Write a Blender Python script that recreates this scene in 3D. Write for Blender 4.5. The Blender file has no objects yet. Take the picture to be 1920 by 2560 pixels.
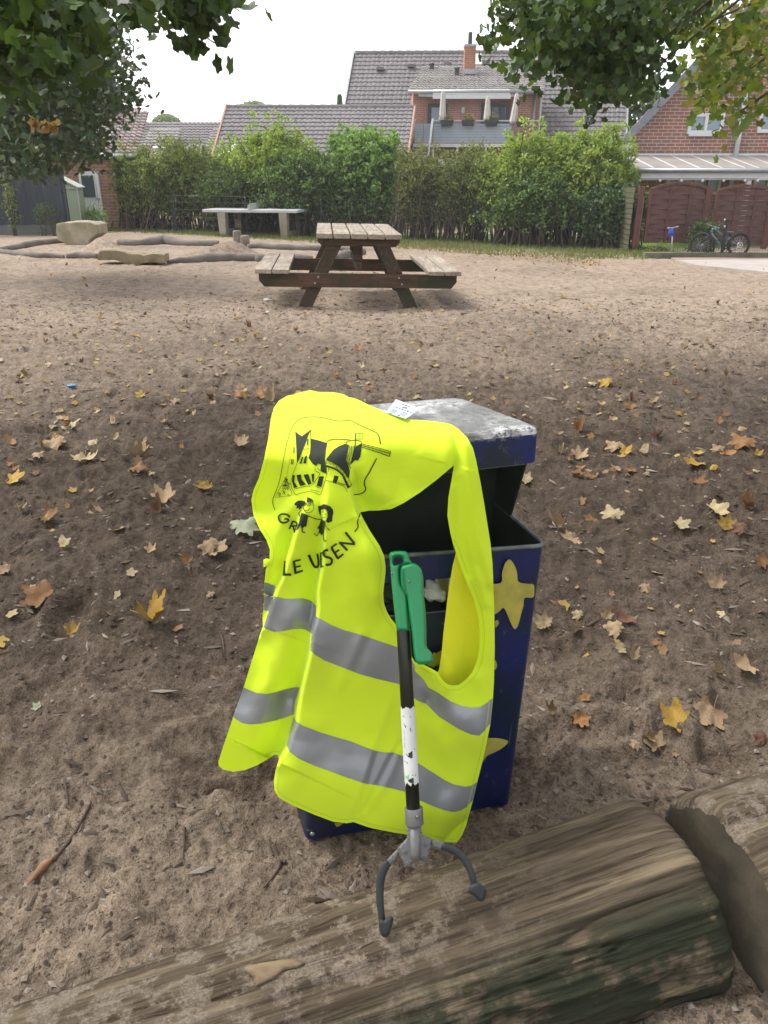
import bpy, bmesh, math, random
import numpy as np
from mathutils import Vector, Matrix, Euler
from mathutils.geometry import delaunay_2d_cdt
R = math.radians
random.seed(7); rng = np.random.default_rng(7)
scene = bpy.context.scene
C = scene.collection
# ---------------------------------------------------------------- camera, sky, sun
F = 1924.0; CX, CY, YH, H = 960.0, 1280.0, 437.0, 1.4
PIT = math.atan((CY - YH) / F)
cd = bpy.data.cameras.new('camera'); cam = bpy.data.objects.new('camera', cd); C.objects.link(cam)
cam.location = (0, 0, H); cam.rotation_euler = (R(90) - PIT, 0, 0)
cd.sensor_fit = 'VERTICAL'; cd.sensor_height = 24.0; cd.lens = F / 2560 * 24.0
cd.clip_start = 0.05; cd.clip_end = 1500
scene.camera = cam
SUN_EL, SUN_AZ = 58, -70          # from beyond the yard, left of the view axis
w = bpy.data.worlds.new('World'); scene.world = w; w.use_nodes = True
nt = w.node_tree; nt.nodes.clear()
o_ = nt.nodes.new('ShaderNodeOutputWorld'); bg = nt.nodes.new('ShaderNodeBackground')
sk = nt.nodes.new('ShaderNodeTexSky'); sk.sky_type = 'NISHITA'; sk.sun_disc = False
sk.sun_elevation = R(SUN_EL); sk.sun_rotation = R(SUN_AZ); sk.dust_density = 1.5; sk.air_density = 1.0; sk.ozone_density = .6
hs = nt.nodes.new('ShaderNodeHueSaturation'); hs.inputs['Saturation'].default_value = .16; hs.inputs['Value'].default_value = 1.0
nt.links.new(sk.outputs[0], hs.inputs['Color']); nt.links.new(hs.outputs[0], bg.inputs[0]); nt.links.new(bg.outputs[0], o_.inputs[0])
bg.inputs[1].default_value = 0.15
sd = bpy.data.lights.new('sun', 'SUN'); sd.energy = 1.5; sd.angle = R(25); sd.color = (1, .96, .9)
so = bpy.data.objects.new('sun', sd); C.objects.link(so)
az, el = R(SUN_AZ), R(SUN_EL)
sv = Vector((math.sin(az) * math.cos(el), math.cos(az) * math.cos(el), math.sin(el)))
so.rotation_euler = sv.to_track_quat('Z', 'Y').to_euler(); so.location = (0, 0, 30)
scene.view_settings.view_transform = 'Standard'; scene.view_settings.look = 'None'
scene.view_settings.exposure = 1.22; scene.view_settings.gamma = 1.0
# ---------------------------------------------------------------- pixel helpers (2560-high photo pixels -> metres)
cp, sp = math.cos(PIT), math.sin(PIT)
def ray(px, py):
    a = (px - CX) / F; b = -(py - CY) / F
    return Vector((a, cp + b * sp, -sp + b * cp))
CAM = Vector((0, 0, H))
def atY(px, py, Y): d = ray(px, py); return CAM + d * (Y / d.y)
def atZ(px, py, Z): d = ray(px, py); return CAM + d * ((Z - H) / d.z)
def smooth(a, b, x):
    t = np.clip((np.asarray(x, float) - a) / (b - a), 0, 1); return t * t * (3 - 2 * t)
def hash2(ix, iy, s):
    n = (ix.astype(np.int64) * 374761393 + iy.astype(np.int64) * 668265263 + s * 1442695041) & 0xffffffff
    n = ((n ^ (n >> 13)) * 1274126177) & 0xffffffff
    return ((n ^ (n >> 16)) & 0xffff) / 65535.0
def vnoise(x, y, s=0):
    x = np.asarray(x, float); y = np.asarray(y, float)
    ix = np.floor(x); iy = np.floor(y); fx = x - ix; fy = y - iy
    fx = fx * fx * (3 - 2 * fx); fy = fy * fy * (3 - 2 * fy)
    a = hash2(ix, iy, s); b = hash2(ix + 1, iy, s); c = hash2(ix, iy + 1, s); d = hash2(ix + 1, iy + 1, s)
    return (a + (b - a) * fx) * (1 - fy) + (c + (d - c) * fx) * fy - .5
def fbm(x, y, o=4, s=0):
    r = 0; a = 1
    for i in range(o):
        r = r + a * vnoise(np.asarray(x) * 2 ** i, np.asarray(y) * 2 ** i, s + i * 17); a *= .5
    return r
PILES = []   # sand heaps: x, y, radius, height
def gbase(x, y):
    x = np.asarray(x, float); y = np.asarray(y, float)
    s = .008 + .017 * smooth(-8, 8, x * 20 / np.maximum(y, 20))
    z = -np.maximum(y - 7, 0) * s * smooth(6, 9, y)
    z = z + .03 * fbm(x * .6, y * .6, 2, 5) * smooth(1.8, 4, y)
    for (a, b, r, h) in PILES:
        z = z + h * np.exp(-((x - a) ** 2 + (y - b) ** 2) / (r * r))
    return z
def gnd(px, py, it=12):
    z = 0.0
    for _ in range(it):
        p = atZ(px, py, z); z = .5 * z + .5 * float(gbase(p.x, p.y))
    return atZ(px, py, z)
# ---------------------------------------------------------------- object helpers
def tag(o, label, cat, group=None, kind=None):
    if label: o['label'] = label
    if cat: o['category'] = cat
    if group: o['group'] = group
    if kind: o['kind'] = kind
    return o
def thing(name, label, cat, loc=(0, 0, 0), group=None):
    o = bpy.data.objects.new(name, None); C.objects.link(o); o.location = loc
    o.empty_display_size = .1
    return tag(o, label, cat, group)
def mesh_obj(name, vs, fs, mats, parent=None, smoothf=False, midx=None):
    off = Vector(parent.location) if parent is not None else Vector((0, 0, 0))
    q = parent
    while q is not None and q.parent is not None:
        q = q.parent; off = off + Vector(q.location)
    vs = np.asarray([tuple(v) for v in vs] if not isinstance(vs, np.ndarray) else vs, float) - np.array(off)
    me = bpy.data.meshes.new(name)
    if isinstance(fs, np.ndarray):
        n, k = fs.shape
        me.vertices.add(len(vs)); me.vertices.foreach_set('co', vs.ravel())
        me.loops.add(n * k); me.loops.foreach_set('vertex_index', fs.ravel().astype(np.int32))
        me.polygons.add(n); me.polygons.foreach_set('loop_start', np.arange(0, n * k, k, dtype=np.int32))
        me.update(calc_edges=True)
    else:
        me.from_pydata(vs.tolist(), [], fs)
    if not isinstance(mats, (list, tuple)): mats = [mats]
    for m in mats: me.materials.append(m)
    if midx is not None: me.polygons.foreach_set('material_index', np.asarray(midx, np.int32))
    me.polygons.foreach_set('use_smooth', np.full(len(me.polygons), bool(smoothf)))
    me.update()
    o = bpy.data.objects.new(name, me); C.objects.link(o)
    if parent is not None: o.parent = parent
    return o
class MB:
    def __init__(s): s.v = []; s.f = []; s.m = []; s.cm = 0
    def add(s, vs, fs):
        n = len(s.v); s.v += [tuple(v) for v in vs]
        for f in fs: s.f.append(tuple(i + n for i in f)); s.m.append(s.cm)
        return s
    def hexa(s, p):   # 8 points: bottom ring 0-3, top ring 4-7
        return s.add(p, [(0, 3, 2, 1), (4, 5, 6, 7), (0, 1, 5, 4), (1, 2, 6, 5), (2, 3, 7, 6), (3, 0, 4, 7)])
    def box(s, c, d, M=None):
        c = Vector(c); h = [x / 2 for x in d]
        p = [Vector((sx * h[0], sy * h[1], sz * h[2])) for sz in (-1, 1) for sx, sy in ((-1, -1), (1, -1), (1, 1), (-1, 1))]
        if M is not None: p = [M @ q for q in p]
        return s.hexa([c + q for q in p])
    def bar(s, a, b, w, h, up=(0, 0, 1)):
        a = Vector(a); b = Vector(b); d = (b - a).normalized(); u = Vector(up)
        x = d.cross(u)
        if x.length < 1e-4: x = d.cross(Vector((1, 0, 0)))
        x.normalize(); y = x.cross(d).normalized()
        o = [(-w / 2, -h / 2), (w / 2, -h / 2), (w / 2, h / 2), (-w / 2, h / 2)]
        return s.hexa([a + x * i + y * j for i, j in o] + [b + x * i + y * j for i, j in o])
    def tube(s, pts, r, n=8, cap=True):
        pts = [Vector(p) for p in pts]; k = len(pts)
        if not isinstance(r, (list, tuple)): r = [r] * k
        vs = []; ref = None
        for i in range(k):
            d = (pts[min(i + 1, k - 1)] - pts[max(i - 1, 0)]).normalized()
            if ref is None:
                ref = d.cross(Vector((0, 0, 1)))
                if ref.length < .1: ref = d.cross(Vector((1, 0, 0)))
            ref = (ref - d * ref.dot(d)).normalized(); y = d.cross(ref)
            for j in range(n):
                a = 2 * math.pi * j / n
                vs.append(pts[i] + (ref * math.cos(a) + y * math.sin(a)) * r[i])
        fs = [(i * n + j, i * n + (j + 1) % n, (i + 1) * n + (j + 1) % n, (i + 1) * n + j) for i in range(k - 1) for j in range(n)]
        if cap: fs += [tuple(range(n - 1, -1, -1)), tuple((k - 1) * n + j for j in range(n))]
        return s.add(vs, fs)
    def torus(s, c, ax, r, t, n=32, m=6):
        ax = Vector(ax).normalized(); x = ax.cross(Vector((0, 0, 1)))
        if x.length < .1: x = Vector((1, 0, 0))
        x.normalize(); y = ax.cross(x); c = Vector(c); vs = []
        for i in range(n):
            a = 2 * math.pi * i / n; d = x * math.cos(a) + y * math.sin(a)
            for j in range(m):
                b = 2 * math.pi * j / m; vs.append(c + d * (r + t * math.cos(b)) + ax * t * math.sin(b))
        return s.add(vs, [(i * m + j, ((i + 1) % n) * m + j, ((i + 1) % n) * m + (j + 1) % m, i * m + (j + 1) % m) for i in range(n) for j in range(m)])
    def ball(s, c, r, n=8, m=6, sc=(1, 1, 1)):
        c = Vector(c); vs = [c + Vector((0, 0, r * sc[2]))]
        for i in range(1, m):
            t = math.pi * i / m
            for j in range(n):
                a = 2 * math.pi * j / n
                vs.append(c + Vector((r * sc[0] * math.sin(t) * math.cos(a), r * sc[1] * math.sin(t) * math.sin(a), r * sc[2] * math.cos(t))))
        vs.append(c - Vector((0, 0, r * sc[2]))); L = len(vs) - 1
        fs = [(0, 1 + j, 1 + (j + 1) % n) for j in range(n)]
        for i in range(m - 2):
            for j in range(n):
                a = 1 + i * n + j; b = 1 + i * n + (j + 1) % n; fs.append((a, a + n, b + n, b))
        fs += [(L, 1 + (m - 2) * n + (j + 1) % n, 1 + (m - 2) * n + j) for j in range(n)]
        return s.add(vs, fs)
    def prism(s, poly, d):   # poly: 3d points, d: extrusion vector
        poly = [Vector(p) for p in poly]; n = len(poly); d = Vector(d)
        return s.add(poly + [p + d for p in poly], [tuple(range(n - 1, -1, -1)), tuple(range(n, 2 * n))] + [(i, (i + 1) % n, (i + 1) % n + n, i + n) for i in range(n)])
    def build(s, name, mat, parent=None, smoothf=False, bevel=0, seg=2):
        o = mesh_obj(name, s.v, s.f, mat, parent, smoothf, s.m)
        bm = bmesh.new(); bm.from_mesh(o.data); bmesh.ops.recalc_face_normals(bm, faces=bm.faces); bm.to_mesh(o.data); bm.free()
        if bevel:
            m = o.modifiers.new('bevel', 'BEVEL'); m.width = bevel; m.segments = seg; m.limit_method = 'ANGLE'
        return o
def copy_tree(o, parent=None):
    c = o.copy(); C.objects.link(c)
    if parent is not None: c.parent = parent
    for ch in list(o.children): copy_tree(ch, c)
    return c
def inpoly(P, poly):
    P = np.asarray(P, float); x, y = P[:, 0], P[:, 1]; r = np.zeros(len(P), bool); n = len(poly)
    for i in range(n):
        x0, y0 = poly[i]; x1, y1 = poly[(i + 1) % n]
        c = ((y0 > y) != (y1 > y))
        with np.errstate(divide='ignore', invalid='ignore'):
            xi = (x1 - x0) * (y - y0) / (y1 - y0 + 1e-12) + x0
        r ^= c & (x < xi)
    return r
def segdist(P, poly, closed=True):
    P = np.asarray(P, float); best = np.full(len(P), 1e9); n = len(poly)
    for i in range(n if closed else n - 1):
        a = np.array(poly[i], float); b = np.array(poly[(i + 1) % n], float); d = b - a; L = d @ d + 1e-12
        t = np.clip(((P - a) @ d) / L, 0, 1); q = a + t[:, None] * d
        best = np.minimum(best, np.hypot(*(P - q).T))
    return best
def catmull(pts, k=5, closed=False):
    pts = [np.array(p, float) for p in pts]; n = len(pts); out = []
    for i in range(n if closed else n - 1):
        if closed: p0, p1, p2, p3 = pts[i - 1], pts[i], pts[(i + 1) % n], pts[(i + 2) % n]
        else: p0, p1, p2, p3 = pts[max(i - 1, 0)], pts[i], pts[i + 1], pts[min(i + 2, n - 1)]
        for j in range(k):
            t = j / k
            out.append(.5 * ((2 * p1) + (p2 - p0) * t + (2 * p0 - 5 * p1 + 4 * p2 - p3) * t * t + (3 * p1 - p0 - 3 * p2 + p3) * t ** 3))
    if not closed: out.append(pts[-1])
    return out
def resample(pts, step, closed=False):
    pts = [np.array(p, float) for p in pts]
    if closed: pts = pts + [pts[0]]
    out = []
    for a, b in zip(pts[:-1], pts[1:]):
        n = max(1, int(round(np.linalg.norm(b - a) / step)))
        out += [a + (b - a) * i / n for i in range(n)]
    if not closed: out.append(pts[-1])
    return out
def cdt(poly, holes=(), step=5, jit=0):
    """triangulate a traced outline with inner lattice points; returns (N,2) points and triangles"""
    loops = [resample(poly, step, True)] + [resample(h, step, True) for h in holes]
    allp = np.array(poly); x0, y0 = allp.min(0); x1, y1 = allp.max(0)
    gx = np.arange(math.floor(x0 / step) * step, x1 + step, step); gy = np.arange(math.floor(y0 / step) * step, y1 + step, step)
    G = np.array([(a + (step / 2 if k % 2 else 0), b) for k, b in enumerate(gy) for a in gx])
    m = inpoly(G, poly) & (segdist(G, poly) > step * .45)
    for h in holes: m &= ~inpoly(G, h) & (segdist(G, h) > step * .45)
    G = G[m]
    vs = []; es = []
    for L in loops:
        n0 = len(vs); vs += [tuple(p) for p in L]; es += [(n0 + i, n0 + (i + 1) % len(L)) for i in range(len(L))]
    vs += [tuple(p) for p in G]
    v, e, f, *_ = delaunay_2d_cdt([Vector(q) for q in vs], es, [], 0, 1e-4)
    v = np.array([tuple(q) for q in v]); f = np.array([t for t in f if len(t) == 3])
    cen = v[f].mean(1); m = inpoly(cen, poly)
    for h in holes: m &= ~inpoly(cen, h)
    return v, f[m]
def crop(x0, y0, s):
    return lambda pts: [(x0 + a / s, y0 + b / s) for a, b in pts]
# ---------------------------------------------------------------- materials
def new_mat(name):
    m = bpy.data.materials.new(name); m.use_nodes = True
    b = m.node_tree.nodes['Principled BSDF']
    return m, m.node_tree, b
def mapping(nt, scale=(1, 1, 1), rot=(0, 0, 0)):
    tc = nt.nodes.new('ShaderNodeTexCoord'); mp = nt.nodes.new('ShaderNodeMapping')
    mp.inputs['Scale'].default_value = scale; mp.inputs['Rotation'].default_value = rot
    nt.links.new(tc.outputs['Object'], mp.inputs[0]); return mp.outputs[0]
def noise(nt, vec, scale, det=5, rough=.6, dist=0):
    n = nt.nodes.new('ShaderNodeTexNoise'); n.inputs['Scale'].default_value = scale; n.inputs['Detail'].default_value = det
    n.inputs['Roughness'].default_value = rough; n.inputs['Distortion'].default_value = dist
    nt.links.new(vec, n.inputs['Vector']); return n.outputs['Fac']
def ramp(nt, fac, stops):
    r = nt.nodes.new('ShaderNodeValToRGB'); e = r.color_ramp.elements
    while len(e) > 1: e.remove(e[0])
    e[0].position = stops[0][0]; e[0].color = (*stops[0][1], 1)
    for p, c in stops[1:]:
        q = e.new(p); q.color = (*c, 1)
    nt.links.new(fac, r.inputs[0]); return r.outputs[0]
def mixc(nt, fac, a, b, mode='MIX'):
    m = nt.nodes.new('ShaderNodeMix'); m.data_type = 'RGBA'; m.blend_type = mode
    if isinstance(fac, (int, float)): m.inputs[0].default_value = fac
    else: nt.links.new(fac, m.inputs[0])
    for s, i in ((a, 6), (b, 7)):
        if isinstance(s, tuple): m.inputs[i].default_value = (*s, 1)
        else: nt.links.new(s, m.inputs[i])
    return m.outputs[2]
def bump(nt, b, h, strength=.5, dist=.01, prev=None):
    n = nt.nodes.new('ShaderNodeBump'); n.inputs['Strength'].default_value = strength; n.inputs['Distance'].default_value = dist
    nt.links.new(h, n.inputs['Height'])
    if prev is not None: nt.links.new(prev, n.inputs['Normal'])
    nt.links.new(n.outputs[0], b.inputs['Normal']); return n.outputs[0]
def mat(name, c1, c2=None, scale=6, rough=.75, bs=0, bd=.005, bscale=40, stretch=(1, 1, 1), metal=0, spec=.4, lo=.35, hi=.65, coat=0):
    m, nt, b = new_mat(name)
    b.inputs['Roughness'].default_value = rough; b.inputs['Metallic'].default_value = metal
    b.inputs['Specular IOR Level'].default_value = spec; b.inputs['Coat Weight'].default_value = coat
    v = mapping(nt, stretch)
    if c2 is None: c2 = tuple(x * .8 for x in c1)
    col = ramp(nt, noise(nt, v, scale), [(lo, c1), (hi, c2)]); nt.links.new(col, b.inputs['Base Color'])
    if bs: bump(nt, b, noise(nt, v, bscale, 6, .65), bs, bd)
    return m
def leafmat(name, cols, trans=.35, rough=.5, rnd='island'):
    m, nt, b = new_mat(name)
    g = nt.nodes.new('ShaderNodeNewGeometry')
    col = ramp(nt, g.outputs['Random Per Island'], [(i / max(1, len(cols) - 1), c) for i, c in enumerate(cols)])
    nt.links.new(col, b.inputs['Base Color']); b.inputs['Roughness'].default_value = rough
    b.inputs['Specular IOR Level'].default_value = .35
    tr = nt.nodes.new('ShaderNodeBsdfTranslucent'); mx = nt.nodes.new('ShaderNodeMixShader')
    tc = mixc(nt, 1.0, col, (1.0, 1.0, .35), 'MULTIPLY')
    nt.links.new(tc, tr.inputs[0]); mx.inputs[0].default_value = trans
    nt.links.new(b.outputs[0], mx.inputs[1]); nt.links.new(tr.outputs[0], mx.inputs[2])
    nt.links.new(mx.outputs[0], nt.nodes['Material Output'].inputs[0]); return m
def brickmat(name, c1, c2, mortar, axis='XZ', bw=.25, rh=.078, mw=.012):
    m, nt, b = new_mat(name); b.inputs['Roughness'].default_value = .85
    tc = nt.nodes.new('ShaderNodeTexCoord'); sep = nt.nodes.new('ShaderNodeSeparateXYZ'); cmb = nt.nodes.new('ShaderNodeCombineXYZ')
    nt.links.new(tc.outputs['Object'], sep.inputs[0])
    ad = nt.nodes.new('ShaderNodeMath'); ad.operation = 'ADD'
    nt.links.new(sep.outputs['X'], ad.inputs[0]); nt.links.new(sep.outputs['Y'], ad.inputs[1])
    nt.links.new(ad.outputs[0], cmb.inputs[0]); nt.links.new(sep.outputs['Z'], cmb.inputs[1])
    br = nt.nodes.new('ShaderNodeTexBrick'); br.inputs['Scale'].default_value = 1
    br.inputs['Brick Width'].default_value = bw; br.inputs['Row Height'].default_value = rh; br.inputs['Mortar Size'].default_value = mw
    br.inputs['Mortar Smooth'].default_value = .2; br.inputs['Bias'].default_value = -.1
    br.inputs['Color1'].default_value = (*c1, 1); br.inputs['Color2'].default_value = (*c2, 1); br.inputs['Mortar'].default_value = (*mortar, 1)
    nt.links.new(cmb.outputs[0], br.inputs['Vector'])
    n = noise(nt, tc.outputs['Object'], 1.3, 4)
    col = mixc(nt, 1.0, br.outputs['Color'], ramp(nt, n, [(.3, (.75, .75, .75)), (.7, (1.15, 1.1, 1.05))]), 'MULTIPLY')
    nt.links.new(col, b.inputs['Base Color']); bump(nt, b, br.outputs['Fac'], -.4, .01)
    return m
# ================================================================ GROUND
def ground_material():
    m, nt, b = new_mat('sand')
    b.inputs['Roughness'].default_value = .95; b.inputs['Specular IOR Level'].default_value = .15
    v = mapping(nt)
    n1 = noise(nt, v, .45, 5, .6); n2 = noise(nt, v, 9, 6, .7); n3 = noise(nt, v, 160, 3, .7); n4 = noise(nt, v, 45, 4, .7)
    tc = nt.nodes.new('ShaderNodeTexCoord'); sx = nt.nodes.new('ShaderNodeSeparateXYZ'); nt.links.new(tc.outputs['Object'], sx.inputs[0])
    # humus-rich sand with the maples' shade painted in, cleaner play sand further out
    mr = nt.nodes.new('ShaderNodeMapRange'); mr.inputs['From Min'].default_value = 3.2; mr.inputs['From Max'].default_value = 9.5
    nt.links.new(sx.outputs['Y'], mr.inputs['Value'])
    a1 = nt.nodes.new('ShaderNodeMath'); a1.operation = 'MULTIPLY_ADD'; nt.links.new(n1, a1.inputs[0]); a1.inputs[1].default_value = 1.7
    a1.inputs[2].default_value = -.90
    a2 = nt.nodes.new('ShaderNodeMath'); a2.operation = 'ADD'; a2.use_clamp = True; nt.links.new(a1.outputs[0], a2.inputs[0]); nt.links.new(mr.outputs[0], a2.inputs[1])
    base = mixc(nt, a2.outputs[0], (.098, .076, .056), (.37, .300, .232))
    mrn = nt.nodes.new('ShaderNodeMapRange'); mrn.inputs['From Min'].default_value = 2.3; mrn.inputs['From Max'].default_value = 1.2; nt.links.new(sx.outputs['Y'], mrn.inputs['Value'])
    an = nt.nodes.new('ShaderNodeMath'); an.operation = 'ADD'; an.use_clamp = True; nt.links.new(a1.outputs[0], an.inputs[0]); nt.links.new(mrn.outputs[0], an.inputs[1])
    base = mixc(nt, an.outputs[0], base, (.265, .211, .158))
    sp_ = ramp(nt, n2, [(.32, (.52, .50, .48)), (.5, (.92, .9, .9)), (.68, (1.18, 1.15, 1.12))])
    c = mixc(nt, 1, base, sp_, 'MULTIPLY')
    c = mixc(nt, 1, c, ramp(nt, n4, [(.3, (.6, .57, .55)), (.55, (1.05, 1.05, 1.05))]), 'MULTIPLY')
    c = mixc(nt, 1, c, ramp(nt, n3, [(.28, (.62, .6, .57)), (.5, (1, 1, 1)), (.72, (1.32, 1.3, 1.27))]), 'MULTIPLY')
    nt.links.new(c, b.inputs['Base Color'])
    p = bump(nt, b, n2, .8, .03); p = bump(nt, b, n4, .9, .016, p); bump(nt, b, n3, .7, .003, p)
    return m
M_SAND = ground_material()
PILES += [(-5.75, 16.6, .38, .32), (-5.2, 15.9, .40, .18), (-3.0, 16.2, .42, .27), (-3.5, 15.9, .5, .12), (-6.6, 15.8, .5, .08)]
def build_ground():
    ys = [-6, -4, -2.5, -1.5, -.8, -.3, 0, .2, .35, .45]
    y = .5
    while y < 70: ys.append(y); y *= 1.0082 if y > .95 else 1.014
    ys += [78, 90, 110, 150, 220, 330]
    ys = np.array(ys)
    s = np.linspace(-1, 1, 560); sx = s * 1.0 + np.sign(s) * np.clip(np.abs(s) - .8, 0, 1) ** 2 * 30
    wd = np.where(ys < .5, 1.35, 1.05 + .60 * ys)
    X = sx[None, :] * wd[:, None]; Y = np.repeat(ys[:, None], len(s), 1)
    Z = gbase(X, Y)
    near = smooth(.2, .8, Y) * (1 - smooth(16, 22, Y)); nn = near * (1 + smooth(1.8, 3, Y) * .25 - smooth(5, 12, Y) * .55)
    # trampled relief
    Z += nn * (.026 * fbm(X * 2.6, Y * 2.6, 2, 11) + .010 * (1 - 2 * np.abs(fbm(X * 5.5, Y * 5.0, 3, 12))) + .024 * fbm(X * 11, Y * 13, 4, 13) + .016 * np.maximum(fbm(X * 24, Y * 28, 3, 15), 0) + .015 * fbm(X * 48, Y * 55, 3, 14))
    r = np.random.default_rng(3)
    for k in range(900):    # footprints and scuffs
        y0 = 1.5 + 13 * r.random() ** 1.6; x0 = (r.random() * 2 - 1) * (1.2 + .58 * y0)
        a = r.random() * 3.14; L = .09 + .07 * r.random(); W = .04 + .025 * r.random(); dp = .006 + .016 * r.random() ** 1.5
        j0, j1 = np.searchsorted(ys, [y0 - .35, y0 + .35])
        if j1 <= j0: continue
        i0 = np.searchsorted(X[j0], x0 - .35); i1 = np.searchsorted(X[j0], x0 + .35)
        if i1 - i0 < 2: continue
        xs = X[j0:j1, i0:i1] - x0; yy = Y[j0:j1, i0:i1] - y0
        u = (xs * math.cos(a) + yy * math.sin(a)) / L; v = (-xs * math.sin(a) + yy * math.cos(a)) / W
        q = u * u + v * v
        Z[j0:j1, i0:i1] += dp * (-np.exp(-q * q) + .55 * np.exp(-(np.sqrt(q) - 1.45) ** 2 / .12))
    # hollow in front-left of the bin, sand heaped against the logs
    Z += -.05 * np.exp(-(((X + .42) / .13) ** 2 + ((Y - 1.55) / .09) ** 2))
    Z += -.03 * np.exp(-(((X + .75) / .3) ** 2 + ((Y - 1.2) / .10) ** 2))
    Z += -.028 * np.exp(-(((X - .05) / .42) ** 2 + ((Y - 1.42) / .28) ** 2) ** 2)
    n, k = X.shape
    idx = np.arange(n * k).reshape(n, k)
    f = np.stack([idx[:-1, :-1], idx[:-1, 1:], idx[1:, 1:], idx[1:, :-1]], -1).reshape(-1, 4)
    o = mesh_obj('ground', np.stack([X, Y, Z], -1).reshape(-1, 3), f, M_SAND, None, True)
    tag(o, 'trampled sandy playground soil scattered with autumn leaves', 'ground', kind='structure')
    return ys, sx, wd, Z
GY, GS, GW, GZ = build_ground()
def gz(x, y):   # actual surface height
    j = np.clip(np.searchsorted(GY, y), 1, len(GY) - 1); t = (y - GY[j - 1]) / (GY[j] - GY[j - 1])
    r = []
    for jj in (j - 1, j): r.append(np.interp(x, GS * GW[jj], GZ[jj]))
    return float(r[0] * (1 - t) + r[1] * t)
def gpt(px, py, up=0):
    p = gnd(px, py)
    for _ in range(4): p = atZ(px, py, .5 * p.z + .5 * (gz(p.x, p.y) + up))
    return p
# clods, chips and pebbles that nobody could count
def scatter_clods():
    r = np.random.default_rng(5); N = 42000
    y = .75 + 9.5 * r.random(N) ** 2.0; x = (r.random(N) * 2 - 1) * (.75 + .56 * y)
    keep = vnoise(x * 3, y * 3, 41) + r.random(N) * .5 > .0; x = x[keep]; y = y[keep]; N = len(x)
    z = np.array([gz(a, b) for a, b in zip(x, y)])
    s = (.0020 + .0062 * r.random(N) ** 4) * (1 + .12 * y)
    tpl = np.array([(1, 0, 0), (-1, 0, 0), (0, 1, 0), (0, -1, 0), (0, 0, 1), (0, 0, -1)], float)
    tf = np.array([(0, 2, 4), (2, 1, 4), (1, 3, 4), (3, 0, 4), (2, 0, 5), (1, 2, 5), (3, 1, 5), (0, 3, 5)])
    el_ = np.where(r.random(N) < .22, 2.5 + 2.5 * r.random(N), 1)[:, None, None]
    P = tpl[None] * (1 + .6 * (r.random((N, 6, 3)) - .5)); P[:, :, 0:1] *= el_; P[:, :, 2] *= .6
    a = r.random(N) * 6.28; ca, sa = np.cos(a)[:, None], np.sin(a)[:, None]
    Q = P.copy(); Q[:, :, 0] = P[:, :, 0] * ca - P[:, :, 1] * sa; Q[:, :, 1] = P[:, :, 0] * sa + P[:, :, 1] * ca
    Q = Q * s[:, None, None] + np.stack([x, y, z + s * .2], -1)[:, None, :]
    f = (tf[None] + (np.arange(N) * 6)[:, None, None]).reshape(-1, 3)
    m = leafmat('soil_crumbs', [(.05, .036, .026), (.10, .075, .055), (.07, .05, .035), (.16, .125, .095), (.045, .032, .022), (.28, .24, .2), (.12, .07, .04)], 0, .9)
    o = mesh_obj('soil_crumbs', Q.reshape(-1, 3), f, m, None, False)
    tag(o, 'dark soil crumbs, bark chips and grit strewn over the sand', 'soil crumbs', kind='stuff')
scatter_clods()
# ================================================================ BIN
M_BLUE = None
def blue_paint(lid=False):
    m, nt, b = new_mat('chipped_blue_lid_paint' if lid else 'chipped_blue_paint')
    v = mapping(nt); n1 = noise(nt, v, 5, 5, .6); n2 = noise(nt, v, 38, 6, .75)
    c = ramp(nt, n1, [(.34, (.006, .014, .020)), (.46, (.005, .013, .10) if lid else (.004, .011, .05)), (.6, (.005, .015, .14) if lid else (.003, .012, .090)), (.75, (.006, .016, .04))])
    w2 = mapping(nt, (60, 60, 5)); st = noise(nt, w2, 1, 3, .6)
    c = mixc(nt, ramp(nt, n2, [(.60, (0, 0, 0)), (.68, (1, 1, 1))]), c, (.07, .085, .085))
    c = mixc(nt, ramp(nt, st, [(.66, (0, 0, 0)), (.74, (.6, .6, .6))]), c, (.16, .18, .20))
    if lid:
        tc = nt.nodes.new('ShaderNodeTexCoord'); sx = nt.nodes.new('ShaderNodeSeparateXYZ'); nt.links.new(tc.outputs['Object'], sx.inputs[0])
        ma = nt.nodes.new('ShaderNodeMath'); ma.operation = 'MULTIPLY_ADD'; nt.links.new(n2, ma.inputs[0]); ma.inputs[1].default_value = .05; nt.links.new(sx.outputs['Z'], ma.inputs[2])
        c = mixc(nt, ramp(nt, ma.outputs[0], [(.954, (0, 0, 0)), (.959, (1, 1, 1))]), c, (.17, .18, .17))
    nt.links.new(c, b.inputs['Base Color']); b.inputs['Roughness'].default_value = .42
    bump(nt, b, n2, .25, .002); return m
M_BLUE = blue_paint()
M_BINDARK = mat('dark_bin_interior', (.006, .011, .007), (.016, .022, .014), 14, .6, .3, .002, 60)  # near-black tone for the interior, hood and lid underside
M_BINEDGE = mat('bare_grey_rim', (.05, .065, .06), (.14, .16, .155), 30, .5, .2, .001, 90)
def lid_top_mat():
    m, nt, b = new_mat('weathered_lid_top')
    v = mapping(nt); n1 = noise(nt, v, 6, 6, .7, .4); n2 = noise(nt, v, 55, 5, .75)
    c = ramp(nt, n1, [(.3, (.09, .085, .08)), (.50, (.17, .165, .15)), (.58, (.30, .295, .28)), (.66, (.58, .58, .58))])
    c = mixc(nt, ramp(nt, n2, [(.5, (0, 0, 0)), (.6, (1, 1, 1))]), c, (.09, .09, .085))
    nt.links.new(c, b.inputs['Base Color'])
    nt.links.new(ramp(nt, n1, [(.4, (.45, .45, .45)), (.6, (.2, .2, .2))]), b.inputs['Roughness'])
    bump(nt, b, n2, .35, .002); return m
M_LIDTOP = lid_top_mat()
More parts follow.
